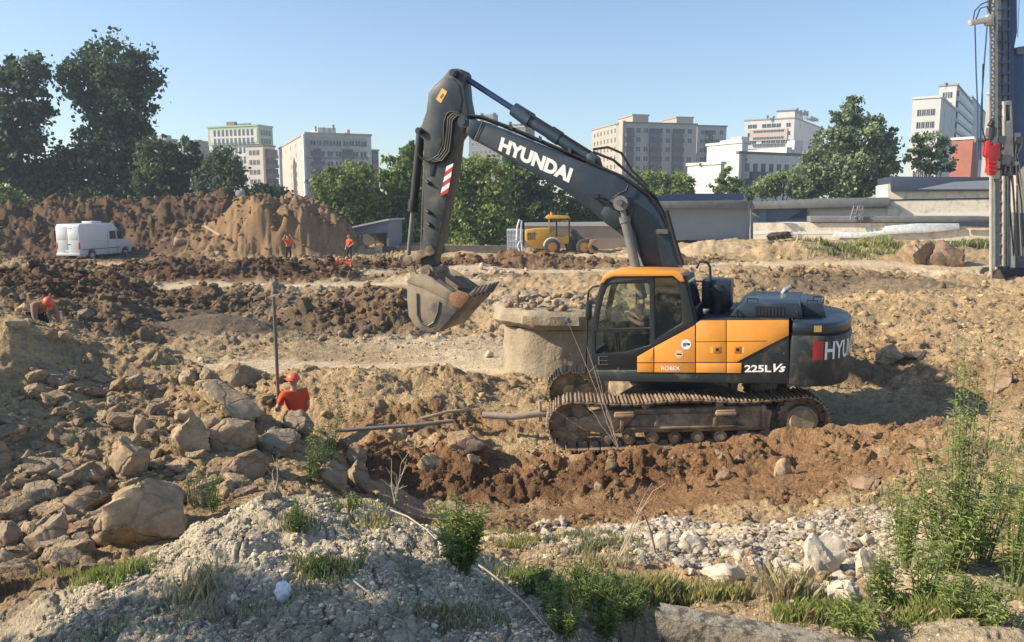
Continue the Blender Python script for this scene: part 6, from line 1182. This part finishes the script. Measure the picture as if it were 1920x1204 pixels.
M_pipe = mat('pipe_grey', (.22, .19, .16), .7, var=.2, vs=4, bump=.3); M_pipel = mat('pipe_pale', (.36, .3, .22), .8, var=.3, vs=5, bump=.4)
def pipe(name, label, pts, r0, m, cat='pipe'):
    P = [W(*p) for p in pts]; mb = MB(); mb.tube(P, r0, 12); o = mb.build(name, m, smooth=True); return tag(o, label, cat)
pipe('steel_pipe', 'long thin grey pipe lying from the weeds towards the excavator tracks', [(628, 808, 12.9), (700, 803, 13.0), (780, 797, 13.1), (850, 789, 13.2)], .035, M_pipe)
pipe('muddy_pipe', 'muddy pipe ending at the front of the excavator tracks', [(905, 778, 13.5), (960, 782, 13.4), (1010, 776, 13.4), (1060, 776, 13.5)], .06, M_pipel)
pipe('timber_pole', 'bent pale timber lying on the spoil left of the tracks', [(790, 785, 13.6), (840, 772, 13.7), (880, 768, 13.8)], .03, M_pipel, 'pole')
pipe('levelling_staff', 'tall thin grey staff held upright by the orange-shirted worker', [(513, 556, 13.5), (517, 640, 13.5), (523, 770, 13.5)], .03, mat('staff', (.17, .13, .1), .6), 'pole')
pipe('metal_stake', 'short stake standing in the soil before the track front', [(1012, 752, 13.4), (1014, 790, 13.4)], .03, M_pipel, 'stake')
pipe('timber_pole', 'pale timber pole lying on the slope of the brown heap', [(384, 424, 58), (412, 441, 57.5)], .09, M_wood, 'pole')
pipe('timber_pole', 'long thin stick lying across the tan heap top', [(436, 393, 62), (445, 388, 62), (470, 380, 63)], .06, M_wood, 'pole')
# broken slabs and dark waste pile by the annex
def slabobj(label, q, Y, th, m, name='concrete_slab', cat='concrete slab'):
    f = RF(q[0][0], Y); P = [W(x, y, Yq) for x, y, Yq in [(a[0], a[1], Y + (a[2] if len(a) > 2 else 0)) for a in q]]
    mb = MB(); n = len(P); mb.add(P + [p - Vector((0, 0, th)) for p in P], [tuple(range(n)), tuple(range(2*n-1, n-1, -1))] + [(i, (i+1) % n, n+(i+1) % n, n+i) for i in range(n)]); o = mb.build(name, m, bevel=.01); tag(o, label, cat)
slabobj('tilted pale concrete slab leaning near the annex wall', [(1416, 468), (1445, 448, 2), (1452, 452, 2), (1428, 472)], 60, .25, M_conc)
slabobj('second tilted slab, right of the first near the annex wall', [(1432, 470), (1462, 450, 2), (1472, 462, 2), (1452, 474)], 59, .25, M_conc)
slabobj('long flat pale slab lying in front of the annex wall', [(1412, 478), (1440, 474, 2), (1590, 484, 2), (1600, 492), (1500, 488)], 57, .3, M_conc)
for i, (px, py, w_, h, lb) in enumerate(((1462, 443, 54, 16, 'dark heap of waste roofing on top of the tilted slabs'), (1470, 458, 30, 18, 'brown waste lump beneath the dark roofing heap'))):
    rock('waste_heap', lb, px, py, w_, h, mat('waste', (.07, .045, .035), .9, var=.4, vs=3, bump=1, bs=5), 500+i, 4, .8, 'waste', Y=61, rough=.16)
for i, (x0, x1, y0, y1, lb) in enumerate(((1690, 1752, 462, 512, 'square-cut block of tan soil in front of the garages'), (1745, 1812, 468, 514, 'darker soil block joined to the right of the square-cut one'))):
    m_ = mat('soil_block', (.34, .24, .145) if i == 0 else (.25, .17, .11), .95, var=.3, vs=1.5, bump=1, bs=5, bdist=.1)
    rock('soil_block', lb, (x0+x1)/2, (y0+y1)/2, x1-x0+14, y1-y0+14, m_, 520+i, 4, .9, 'soil block', Y=47-i*.3, cuts=3, rough=.10, pw=5)
mb = MB(); g = gp(532, 1132); rg = np.random.default_rng(3)
V, F = ICO[3]; Vn = V*np.array([.055, .04, .075])*(1+.55*(fbm(V[:, 0]*4+V[:, 2]*3+9, V[:, 1]*4+V[:, 2]*2, 3, 5)-.5))[:, None]
o = npmesh('plastic_litter', Vn, F, mat('litter_white', (.72, .74, .78), .4, var=.2, vs=30)); o.location = g + Vector((0, 0, .06)); tag(o, 'crumpled white plastic litter on the shaded clay mound', 'litter')
def strand(name, label, pts, r0, m, cat, group=None):
    P = [W(*p) for p in pts]; rs = list(np.linspace(r0, r0*.4, len(P))); mb = MB(); mb.tube(P, rs, 6); o = mb.build(name, m, smooth=True); tag(o, label, cat, group)
def gY(px, py, off=.03): g = gp(px, py); return g.y
M_reed = mat('dry_reed', (.5, .42, .28), .8); M_twig = mat('dry_twig', (.22, .16, .12), .9); M_twigl = mat('pale_twig', (.42, .34, .25), .9)
def lying(name, label, pts, r0, m, cat):
    P = [gp(x, y) + Vector((0, -.02, .05)) for x, y in pts]; mb = MB(); mb.tube(P, list(np.linspace(r0, r0*.5, len(P))), 6); tag(mb.build(name, m, smooth=True), label, cat)
lying('dry_reed', 'pale dry reed lying across the top of the clay mound', [(732, 965), (765, 980), (800, 1005), (828, 1032)], .009, M_reed, 'reed')
lying('dry_reed', 'longest dry reed running down the right flank of the clay mound', [(898, 1072), (945, 1105), (985, 1145), (1015, 1190)], .009, M_reed, 'reed')
lying('dry_reed', 'second dry reed beside the longest one, on the mound flank', [(905, 1078), (960, 1125), (1000, 1165), (1040, 1200)], .007, M_reed, 'reed')
lying('dry_reed', 'thin dry stem lying low on the front of the clay mound', [(665, 1105), (700, 1130), (715, 1150)], .006, M_reed, 'reed')
def twigs(label, base, Yb, tips, m, r0=.007, name='bare_sapling', kinks=3):
    b = W(base[0], base[1], Yb); r = thing(name, label, 'twig', b); rg = random.Random(int(base[0]))
    for i, (tx, ty) in enumerate(tips):
        e = W(tx, ty, Yb + rg.uniform(-.15, .25)) - b; P = [Vector((0, 0, 0))]
        for k in range(1, kinks+1): P.append(e*(k/kinks) + (Vector((rg.uniform(-.02, .02), 0, rg.uniform(-.02, .02))) if k < kinks else Vector()))
        mb = MB(); mb.tube(P, list(np.linspace(r0, r0*.35, len(P))), 5)
        for q in range(3):
            s = P[1+q % (len(P)-1)]; mb.tube([s*.98, s*.98 + Vector((rg.uniform(-.12, .12), rg.uniform(-.05, .05), rg.uniform(.04, .16)))], [r0*.4, r0*.2], 4)
        mb.build('branch', m, r)
twigs('bare grey sapling twigs standing in front of the track front', (1160, 842), 11.9, [(1062, 598), (1100, 650), (1118, 690), (1135, 760), (1082, 730)], M_twigl, .009, kinks=5)
twigs('bare twigs crossing before the lower haul road', (1152, 1062), 7.0, [(1210, 925), (1226, 918), (1195, 960)], M_reed, .007)
twigs('dark forked twig right of the crossing pale ones', (1230, 1040), 7.1, [(1195, 915), (1205, 960)], M_twig, .008)
twigs('pale arching twigs over the gap in the white rubble', (1262, 1066), 6.8, [(1180, 1012), (1215, 1030), (1300, 1045), (1340, 1062), (1250, 1020), (1330, 1040)], M_twigl, .006, kinks=4)
twigs('two dry upright stems at the right end of the rock pile', (740, 945), 6.9, [(734, 860), (752, 868), (762, 872), (744, 890)], M_reed, .006)
twigs('thin dry stalks on the sunny edge of the oval boulder', (516, 920), 6.9, [(519, 868), (512, 880)], M_reed, .004)
twigs('brown slanting stick among the leaves at lower right', (1668, 1190), 5.2, [(1640, 1135), (1645, 1150)], M_twig, .012)

# ---------------------------------------------------------------- weeds and grass
def weed(name, label, px, py, H, n, spread, lf, seed, col, cat='weed', group=None, lean=0, dens=26, Y=None, wid=.27, col2=None):
    dens = int(dens*1.25); lf = lf*1.05
    """n stems H metres tall from the ground point seen at px,py; lance leaves lf long set along them"""
    rng = np.random.default_rng(seed); g = gp(px, py) if Y is None else W(px, py, Y); r = thing(name, label, cat, g, 0, group); mb = MB(); V = []; Fq = []; Cc = []
    for s in range(n):
        a = rng.uniform(0, 6.28); q = rng.uniform(0, 1)**.7*spread; h = H*rng.uniform(.6, 1.0) if s else H; b = Vector((math.cos(a)*q*.25, math.sin(a)*q*.25, -.03)); e = Vector((math.cos(a)*q+lean*h, math.sin(a)*q, h))
        mid = b.lerp(e, .5)*1.0 + Vector((rng.uniform(-.03, .03), 0, .04*h)); mb.tube([b, mid, e], [.004+.003*h, .004, .0015], 5)
        for k in range(int(dens*h/H*max(.6, 1))):
            t = rng.uniform(.12, 1.0); p = (b.lerp(mid, t*2) if t < .5 else mid.lerp(e, t*2-1)); az = rng.uniform(0, 6.28); el = rng.uniform(.1, .9); L = lf*rng.uniform(.55, 1.15)*(1.1-.5*t)
            d = Vector((math.cos(az)*math.cos(el), math.sin(az)*math.cos(el), math.sin(el))); sdv = d.cross(Vector((0, 0, 1))).normalized()*L*wid*.5; tip = p + d*L + Vector((0, 0, -L*.25)); m_ = p + d*L*.5
            i0 = len(V); V += [p, m_-sdv, tip, m_+sdv]; Fq.append((i0, i0+1, i0+2, i0+3)); c = np.array(col if (col2 is None or rng.random() < .6) else col2)*rng.uniform(.75, 1.3); Cc += [c]*4
    mb.build('stem', M_stem, r); npmesh('foliage', np.array([tuple(v) for v in V]), np.array(Fq), ML, r, col=np.array(Cc)); return r
M_stem = mat('green_stem', (.13, .17, .06), .7)
LG = (.23, .30, .07); LG2 = (.34, .37, .13); MG = (.14, .21, .055); PG = (.40, .42, .2); OL = (.22, .25, .13)
weed('leafy_shrub', 'dense bright green leafy shrub on the right shoulder of the clay mound', 868, 1072, .56, 26, .22, .10, 1, LG, 'shrub', dens=44, col2=MG)
weed('weed', 'small spiky green weed on the sunny crest of the clay mound', 556, 1000, .26, 10, .07, .06, 2, MG, dens=22)
weed('weed', 'low dark weed tuft on the middle of the clay mound', 590, 1080, .14, 14, .12, .06, 3, MG, dens=16)
weed('weed', 'thin weed with yellowing leaves on the mound centre', 675, 1065, .2, 5, .06, .05, 4, LG2, dens=14)
weed('weed', 'narrow-leaved weed climbing before the pipe and rock pile', 585, 905, .75, 14, .2, .10, 5, OL, dens=26, lean=.18, col2=LG)
weed('weed', 'pale feathery weed leaning over the trench bank', 612, 880, 1.0, 7, .22, .11, 6, WI, dens=22, lean=.22)
weed('weed', 'bright green weed in front of the blocky boulder', 402, 960, .42, 9, .1, .07, 7, MG, dens=22, col2=LG)
weed('weed', 'grey thorny weed left of the bright one at the boulders', 365, 950, .42, 12, .16, .05, 8, OL, dens=14)
weed('weed', 'small green weed at the edge of the rock pile base', 632, 960, .14, 8, .08, .05, 9, LG, dens=12)
weed('weed', 'second small green weed at the rock pile base, further right', 660, 955, .14, 8, .08, .05, 10, LG2, dens=12)
tw = weed('tall_weed', 'tallest pale green weed, rising in front of the bank right of the excavator', 1800, 1060, 1.95, 13, .22, .14, 11, PG, dens=90, lean=-.01, Y=6.2, col2=LG, wid=.18)
weed('tall_weed', 'dense leafy weed clump at the foot of the tallest weed', 1775, 1075, 1.0, 24, .36, .11, 12, LG, dens=44, Y=6.1, col2=PG)
k = 20
for (px, py, H, n, sp, Yq) in ((1700, 1060, .75, 14, .22, 6.3), (1730, 1140, .6, 14, .2, 5.5), (1660, 1150, .5, 12, .2, 5.5), (1840, 1050, .8, 14, .24, 6.3), (1900, 1090, .95, 14, .22, 5.8), (1925, 1010, 1.1, 10, .2, 6.5), (1800, 1180, .4, 12, .2, 5.1), (1870, 1190, .4, 12, .25, 5.0), (1690, 1010, .5, 10, .2, 7.0), (1860, 960, .75, 10, .25, 7.4), (1600, 1185, .22, 14, .22, 5.1)):
    weed('weed', 'light green leafy weed in the tangle at the lower right corner', px, py, H, n, sp, .09, k, LG, 'weed', 'leafy weeds of the lower right corner', dens=34, Y=Yq, col2=PG if k % 2 else LG2); k += 1
for (px, py, H, n, sp) in ((1040, 1150, .3, 18, .2), (1100, 1140, .3, 18, .2), (1060, 1195, .28, 18, .2), (1130, 1190, .3, 16, .2), (1180, 1160, .3, 16, .16), (1010, 1110, .2, 14, .16), (1090, 1095, .2, 14, .2), (1160, 1110, .16, 14, .2)):
    weed('weed', 'fresh green leafy weed in the thicket left of the long beam', px, py, H, n, sp, .07, k, MG, 'weed', 'green thicket beside the long beam', dens=26, col2=LG); k += 1
def blades(L, seed):
    rng = np.random.default_rng(seed); V = []; Cc = []
    for (px, py, rx, ry, n, h, col) in L:
        n = int(n*2.0)
        X = rng.normal(px, rx*.5, n); Yp_ = rng.normal(py, ry*.5, n); c0 = gp(px, py); m = mpp(c0.y); sl = 1/max(.12, (py-383)/FPX)
        rx = rx*1.25; X = px+(X-px)*1.25; xs = c0.x + (X-px)*m; ys = c0.y - (Yp_-py)*m*sl*.8; kp = rng.random(n) < sstep(.42, .62, fbm(xs*2.3, ys*2.3, 3, 77))*1.1+.06; xs, ys = xs[kp], ys[kp]; n = len(xs); zs = terrain_z(xs, ys)
        H = h*rng.uniform(.4, 1.15, n); az = rng.uniform(0, 6.28, n); le = rng.uniform(.1, .6, n)*H; w_ = .0012 + .0006*c0.y
        dx, dy = np.cos(az)*le, np.sin(az)*le; sx, sy = -np.sin(az)*w_, np.cos(az)*w_
        P = np.stack([np.stack([xs-sx, ys-sy, zs-.01], 1), np.stack([xs+sx, ys+sy, zs-.01], 1), np.stack([xs+dx*.4+sx*.8, ys+dy*.4+sy*.8, zs+H*.6], 1), np.stack([xs+dx, ys+dy, zs+H], 1)], 1); V.append(P.reshape(-1, 3))
        cc = np.where(rng.random((n, 1)) < .3, np.array(DG)[None], np.array(col)[None]); Cc.append(np.repeat(cc*rng.uniform(.7, 1.35, (n, 1)), 4, 0))
    V = np.concatenate(V); return npmesh('grass', V, np.arange(len(V)).reshape(-1, 4), ML, col=np.concatenate(Cc))
YG = (.3, .31, .10); DG = (.4, .34, .19)
o = blades([(215, 1085, 50, 22, 700, .10, LG), (400, 925, 40, 25, 250, .12, OL), (560, 980, 25, 20, 200, .10, OL), (140, 1080, 60, 20, 250, .08, YG), (600, 1075, 60, 30, 300, .08, MG), (985, 1030, 40, 22, 700, .10, YG), (1020, 1090, 60, 40, 900, .11, LG), (1110, 1120, 80, 40, 1300, .13, MG),
  (1150, 1030, 90, 40, 900, .09, OL), (1080, 1010, 60, 25, 500, .08, OL), (1230, 1105, 80, 25, 900, .12, YG), (1340, 1115, 70, 25, 700, .10, YG), (1460, 1120, 34, 26, 420, .26, DG), (1470, 1115, 40, 26, 300, .22, YG), (1530, 1160, 70, 26, 700, .12, LG), (1700, 1160, 90, 40, 1200, .12, LG), (1850, 1130, 90, 60, 900, .11, YG),
  (1620, 1000, 60, 50, 300, .10, OL), (1700, 930, 60, 40, 350, .10, OL), (1850, 830, 60, 60, 300, .10, OL), (500, 1120, 200, 60, 260, .09, OL), (800, 1100, 120, 60, 300, .09, OL), (380, 1110, 50, 30, 120, .16, DG), (930, 1000, 40, 20, 250, .09, YG), (1110, 1060, 60, 30, 450, .1, DG), (860, 1160, 120, 40, 300, .09, OL), (300, 1180, 200, 30, 200, .1, OL), (720, 985, 60, 20, 150, .08, YG), (640, 955, 60, 12, 200, .08, LG)], 3)
tag(o, 'grass and low weeds growing in patches on the near mounds', 'grass', None, 'stuff')
o = blades([(1600, 466, 90, 6, 1000, .38, LG), (1560, 468, 50, 6, 300, .45, MG), (1680, 464, 30, 5, 400, .5, LG), (1830, 464, 50, 6, 800, .6, MG), (1750, 462, 40, 5, 400, .5, OL), (900, 470, 60, 6, 500, .5, OL), (720, 480, 60, 5, 200, .4, OL)], 4)
tag(o, 'strip of rough green grass in front of the whitewashed annex', 'grass', None, 'stuff')

# ---------------------------------------------------------------- people
def skin(name, pts, edges, rad, m, parent, sub=1, root_=0):
    me = bpy.data.meshes.new(name); me.from_pydata([tuple(p) for p in pts], edges, []); o = bpy.data.objects.new(name, me); C.objects.link(o)
    md = o.modifiers.new('s', 'SKIN'); md.use_smooth_shade = True; sv = me.skin_vertices[0].data
    for i, r in enumerate(rad): sv[i].radius = (r, r) if not isinstance(r, tuple) else r; sv[i].use_root = (i == root_)
    ms = o.modifiers.new('u', 'SUBSURF'); ms.levels = sub; ms.render_levels = sub
    dg = bpy.context.evaluated_depsgraph_get(); n = bpy.data.meshes.new_from_object(o.evaluated_get(dg)); bpy.data.objects.remove(o); n.name = name
    n.materials.clear(); n.materials.append(m); q = bpy.data.objects.new(name, n); return link(q, parent)
ST = dict(pel=(0, 0, .96), wai=(0, 0, 1.1), che=(.01, 0, 1.3), nek=(0, 0, 1.5), hed=(.02, 0, 1.62), top=(.0, 0, 1.71),
 hipL=(0, .1, .9), kneL=(.03, .12, .5), ankL=(-.02, .13, .1), toeL=(.15, .15, .04), hipR=(0, -.1, .9), kneR=(.03, -.12, .5), ankR=(-.02, -.13, .1), toeR=(.15, -.15, .04),
 shoL=(0, .2, 1.42), elbL=(-.02, .26, 1.14), wriL=(.1, .25, .9), shoR=(0, -.2, 1.42), elbR=(-.02, -.26, 1.14), wriR=(.1, -.25, .9))
M_skin = mat('skin', (.55, .30, .21), .6, var=.05, vs=6); M_vest = mat('orange_cloth', (.75, .09, .02), .85, var=.12, vs=6, bump=.4, bs=14); M_blue = mat('navy_trousers', (.025, .028, .04), .9, bump=.3)
M_brown = mat('tan_shirt', (.3, .2, .14), .9, var=.2, vs=5, bump=.3); M_helm = mat('orange_helmet', (.74, .12, .045), .5, coat=.1); M_boot = mat('boots', (.03, .025, .02), .8); M_shirt = mat('dark_shirt', (.05, .03, .035), .9, bump=.3); M_hair = mat('hair', (.05, .035, .025), .9)
def person(label, loc, rz, pose={}, top=M_vest, legs=M_blue, helmet=M_helm, M_skin=M_skin, sleeve=False, fing=False, scl=1.0):
    J = {k: Vector(v) for k, v in {**ST, **pose}.items()}; r = thing('person', label, 'person', loc, rz); r.scale = (scl,)*3
    fw = (J['hed']-J['nek']); upv = (J['top']-J['nek']).normalized(); fd = J.get('face', Vector((1, 0, 0))); fd = Vector(fd).normalized()
    pts = []; rad = []; E = []; ix = {}
    def a(n, p, r_, fr=None):
        ix[n] = len(pts); pts.append(Vector(p)); rad.append(r_)
        if fr is not None: E.append((ix[fr], ix[n]))
    a('pel', J['pel'], (.13, .10)); a('wai', J['wai'], (.12, .09), 'pel'); a('che', J['che'], (.14, .105), 'wai'); a('nb', J['che'].lerp(J['nek'], .7), .075, 'che'); a('nek', J['nek'], .055, 'nb'); a('jaw', J['nek'].lerp(J['hed'], .6)+fd*.02, .066, 'nek'); a('hed', J['hed'], (.078, .09), 'jaw'); a('top', J['top'], .06, 'hed')
    a('nose', J['hed']+fd*.095-upv*.02, .014, 'hed'); 
    for s in ('L', 'R'):
        q = 1 if s == 'L' else -1; sidev = (J['shoL']-J['shoR']).normalized()*q
        a('ear'+s, J['hed']+sidev*.085, .016, 'hed')
        a('hip'+s, J['hip'+s], .095, 'pel'); a('kne'+s, J['kne'+s], .058, 'hip'+s); a('ank'+s, J['ank'+s], .042, 'kne'+s); a('toe'+s, J['toe'+s], .035, 'ank'+s)
        a('sho'+s, J['sho'+s], .062, 'che'); a('elb'+s, J['elb'+s], .043, 'sho'+s); a('wri'+s, J['wri'+s], .028, 'elb'+s); d = (J['wri'+s]-J['elb'+s]).normalized(); w2 = J['wri'+s]+d*.07; a('pal'+s, w2, .034, 'wri'+s)
        n = d.cross(sidev).normalized(); t = d.cross(n).normalized()
        for k, (o_, L) in enumerate(((-.03, .075), (-.01, .088), (.01, .082), (.03, .065))):
            b = w2 + d*.03 + t*o_; a(f'f{s}{k}', b, .0095, 'pal'+s); a(f'g{s}{k}', b+d*L*.5+n*.012, .009, f'f{s}{k}'); a(f'h{s}{k}', b+d*L*.8+n*.04, .008, f'g{s}{k}')
        a('th'+s, J['wri'+s]+d*.04+t*-.045, .011, 'pal'+s); a('ti'+s, J['wri'+s]+d*.09+t*-.06+n*.02, .009, 'th'+s)
    skin('body', pts, E, rad, M_skin, r, 1)
    def cl(nm, L, Ed, m): n_ = [k for k, _, _ in L]; skin(nm, [p for _, p, _ in L], [(n_.index(x), n_.index(y)) for x, y in Ed], [q for _, _, q in L], m, r, 1)
    L = [('p', J['pel'], (.175, .14)), ('w', J['wai'], (.165, .13)), ('c', J['che'], (.18, .135)), ('n', J['che'].lerp(J['nek'], .8), .085)]; Ed = [('p', 'w'), ('w', 'c'), ('c', 'n')]
    for s in 'LR':
        L += [('s'+s, J['sho'+s], .078), ('e'+s, J['sho'+s].lerp(J['elb'+s], 1 if sleeve else .7), .06)]; Ed += [('c', 's'+s), ('s'+s, 'e'+s)]
        if sleeve: L.append(('w'+s, J['elb'+s].lerp(J['wri'+s], .9), .042)); Ed.append(('e'+s, 'w'+s))
    cl('shirt', L, Ed, top)
    L = [('p', J['pel']-Vector((0, 0, .01)), (.14, .112))]; Ed = []
    for s in 'LR': L += [('h'+s, J['hip'+s], .108), ('k'+s, J['kne'+s], .074), ('a'+s, J['ank'+s].lerp(J['kne'+s], .08), .06)]; Ed += [('p', 'h'+s), ('h'+s, 'k'+s), ('k'+s, 'a'+s)]
    cl('trousers', L, Ed, legs)
    for s in 'LR': skin('boot', [J['ank'+s]+Vector((-.02, 0, .05)), J['ank'+s]-Vector((.02, 0, .03)), J['toe'+s]], [(0, 1), (1, 2)], [.055, .055, .045], M_boot, r, 1)
    c = J['hed']+upv*.035; zq = upv; xq = (fd - zq*fd.dot(zq)).normalized(); yq = zq.cross(xq); Mx = Matrix((xq, yq, zq)).transposed().to_4x4(); Mx.translation = c
    mb = MB(); 
    if helmet:
        V, F = ICO[3]; keep = [f for f in F if all(V[i][2] > -.02 for i in f)]; mb.add([Mx @ Vector((v[0]*.125, v[1]*.108, v[2]*.115)) for v in V], [tuple(f) for f in keep]); hm = mb.build('helmet', helmet, r, smooth=True)
        mb = MB(); q = [(.125, .06), (.165, .05), (.18, 0), (.165, -.05), (.125, -.06)]; rim = [(.132*math.cos(t), .116*math.sin(t)) for t in np.linspace(.5, 5.78, 20)]; pl = [(.165*math.cos(.45), .07), (.19, 0), (.165*math.cos(.45), -.07)]
        mb.prism(rim + [(.175, -.06), (.19, 0), (.175, .06)], -.012, 0, axis='z'); mb.v = [tuple(Mx @ Vector(v)) for v in mb.v]; mb.build('helmet_brim', helmet, hm)
    else:
        V, F = ICO[2]; mb.add([Mx @ Vector((v[0]*.093-.012, v[1]*.086, v[2]*.09)) for v in V if True], [tuple(f) for f in F if all(V[i][2] > -.1 and (V[i][0] < .55 or V[i][2] > .5) for i in f)]); mb.build('hair', M_hair if helmet is None else M_skin, r, smooth=True)
    for s in (1, -1):
        e = J['hed'] + fd*.085 + yq*.032*s + upv*.012; mb = MB(); mb.cyl(e, e+fd*.006, .011, n=10); mb.build('eye', M_black, r)
    return r
h1 = W(548, 700, 13.4)
person('person in orange T-shirt and red hard hat seen from behind, holding a tall staff', (h1.x+.02, 13.4, h1.z-1.76), R(128), dict(wriL=(.20, .18, 1.24), elbL=(.0, .32, 1.14), elbR=(.0, -.24, 1.14), wriR=(.14, -.17, .98), face=(1, .3, 0), che=(.02, 0, 1.3)))
h1 = W(100, 556, 15.6); zb_ = tz(h1.x, 15.6)
person('person bending over in tan shirt and orange cap at the left crest', (h1.x-.3, 15.6, min(zb_, h1.z-1.03)), R(-35), dict(pel=(-.15, 0, .80), wai=(-.02, 0, .92), che=(.14, 0, 1.0), nek=(.30, 0, 1.04), hed=(.42, 0, 1.06), top=(.47, 0, 1.13), hipL=(-.13, .1, .76), hipR=(-.13, -.1, .76), kneL=(.08, .13, .42), kneR=(.05, -.13, .42), shoL=(.2, .2, 1.0), shoR=(.2, -.2, 1.0), elbL=(.3, .24, .74), elbR=(.3, -.24, .74), wriL=(.45, .2, .56), wriR=(.45, -.2, .56), face=(.8, 0, -.5)), top=M_brown, sleeve=True, scl=.88)
def place(px, pyfoot, Y): g = W(px, pyfoot, Y); return (g.x, Y, g.z)
person('bareheaded person in orange vest standing with raised arms before the tan heap', place(541, 489, 56), R(-70), dict(elbL=(.1, .34, 1.45), wriL=(.08, .2, 1.66), elbR=(.1, -.34, 1.45), wriR=(.08, -.2, 1.66), kneL=(.08, .15, .5)), helmet=None, scl=1.02)
person('person in orange vest and helmet standing upright left of the open shed', place(656, 489, 56), R(-120), dict(elbL=(-.05, .36, 1.2), wriL=(.12, .2, 1.05), kneR=(.1, -.16, .5), toeR=(.2, -.22, .04)), scl=1.02)
SQ = dict(pel=(-.1, 0, .42), wai=(-.04, 0, .56), che=(.04, 0, .78), nek=(.08, 0, .96), hed=(.12, 0, 1.08), top=(.11, 0, 1.17), hipL=(-.06, .1, .4), hipR=(-.06, -.1, .4), kneL=(.3, .16, .5), kneR=(.3, -.16, .5), ankL=(.12, .14, .1), ankR=(.12, -.14, .1), toeL=(.28, .15, .04), toeR=(.28, -.15, .04), shoL=(.04, .2, .88), shoR=(.04, -.2, .88), elbL=(.2, .26, .64), elbR=(.2, -.26, .64), wriL=(.4, .16, .62), wriR=(.4, -.16, .62))
person('left one of two people in orange squatting in the dip behind the dark ridge', place(632, 517, 45)[:2]+(W(632, 484, 45).z-1.2,), R(-60), SQ)
person('right one of two people in orange squatting in the dip behind the dark ridge', place(654, 515, 45)[:2]+(W(653, 482, 45).z-1.2,), R(-110), SQ)
hp2 = EX.p(1199, 583, .9); sz = zf + .44; bx = .22
L_ = EX.M @ Vector((bx, .9, sz-.42)); hl = hp2 - Vector((bx, .9, sz-.42))
person('person in dark shirt leaning forward at the controls inside the excavator cab', L_, EX.yaw, dict(pel=(0, 0, .50), wai=(.05, 0, .62), che=(hl.x*.55, 0, hl.z*.82), nek=(hl.x*.85, 0, hl.z-.11), hed=(hl.x, 0, hl.z), top=(hl.x+.01, 0, hl.z+.09), hipL=(.03, .1, .48), hipR=(.03, -.1, .48), kneL=(.42, .14, .5), kneR=(.42, -.14, .5), ankL=(.5, .13, .12), ankR=(.5, -.13, .12), toeL=(.64, .13, .06), toeR=(.64, -.13, .06), shoL=(hl.x*.65, .19, hl.z-.2), shoR=(hl.x*.65, -.19, hl.z-.2), elbL=(hl.x*.8, .24, .75), elbR=(hl.x*.8, -.24, .75), wriL=(.52, .2, .86), wriR=(.5, -.2, .86), face=(1, .5, -.2)), top=M_shirt, helmet=False, M_skin=mat('pale_skin', (.8, .5, .4), .6))  # operator's skin colour brightened to make up for the dim cab interior
# unseen tree added outside the frame so that its crown shades the near mound

tree('added_shade_tree', 'unseen leafy tree added beyond the left edge to shade the near clay mound', 0, 3.1, None, GR, .16, 1.6, 44, .12, base=(-8.8, 4.0, 1.2), wl=[(-8.9, 5.6, 1.1, .8), (-9.4, 6.4, .9, .7), (-9.4, 4.7, 1.1, .7)])

# ---------------------------------------------------------------- hazy air
m = bpy.data.materials.new('haze'); m.use_nodes = True; n = m.node_tree; n.nodes.remove(n.nodes['Principled BSDF'])
pv = n.nodes.new('ShaderNodeVolumePrincipled'); pv.inputs['Color'].default_value = (.72, .84, 1, 1); pv.inputs['Density'].default_value = .00065; pv.inputs['Anisotropy'].default_value = .2
n.links.new(pv.outputs[0], n.nodes['Material Output'].inputs['Volume'])
mb = MB(); mb.box((-420, -60, -3), (420, 460, 75)); o = mb.build('haze', m); o['kind'] = 'stuff'
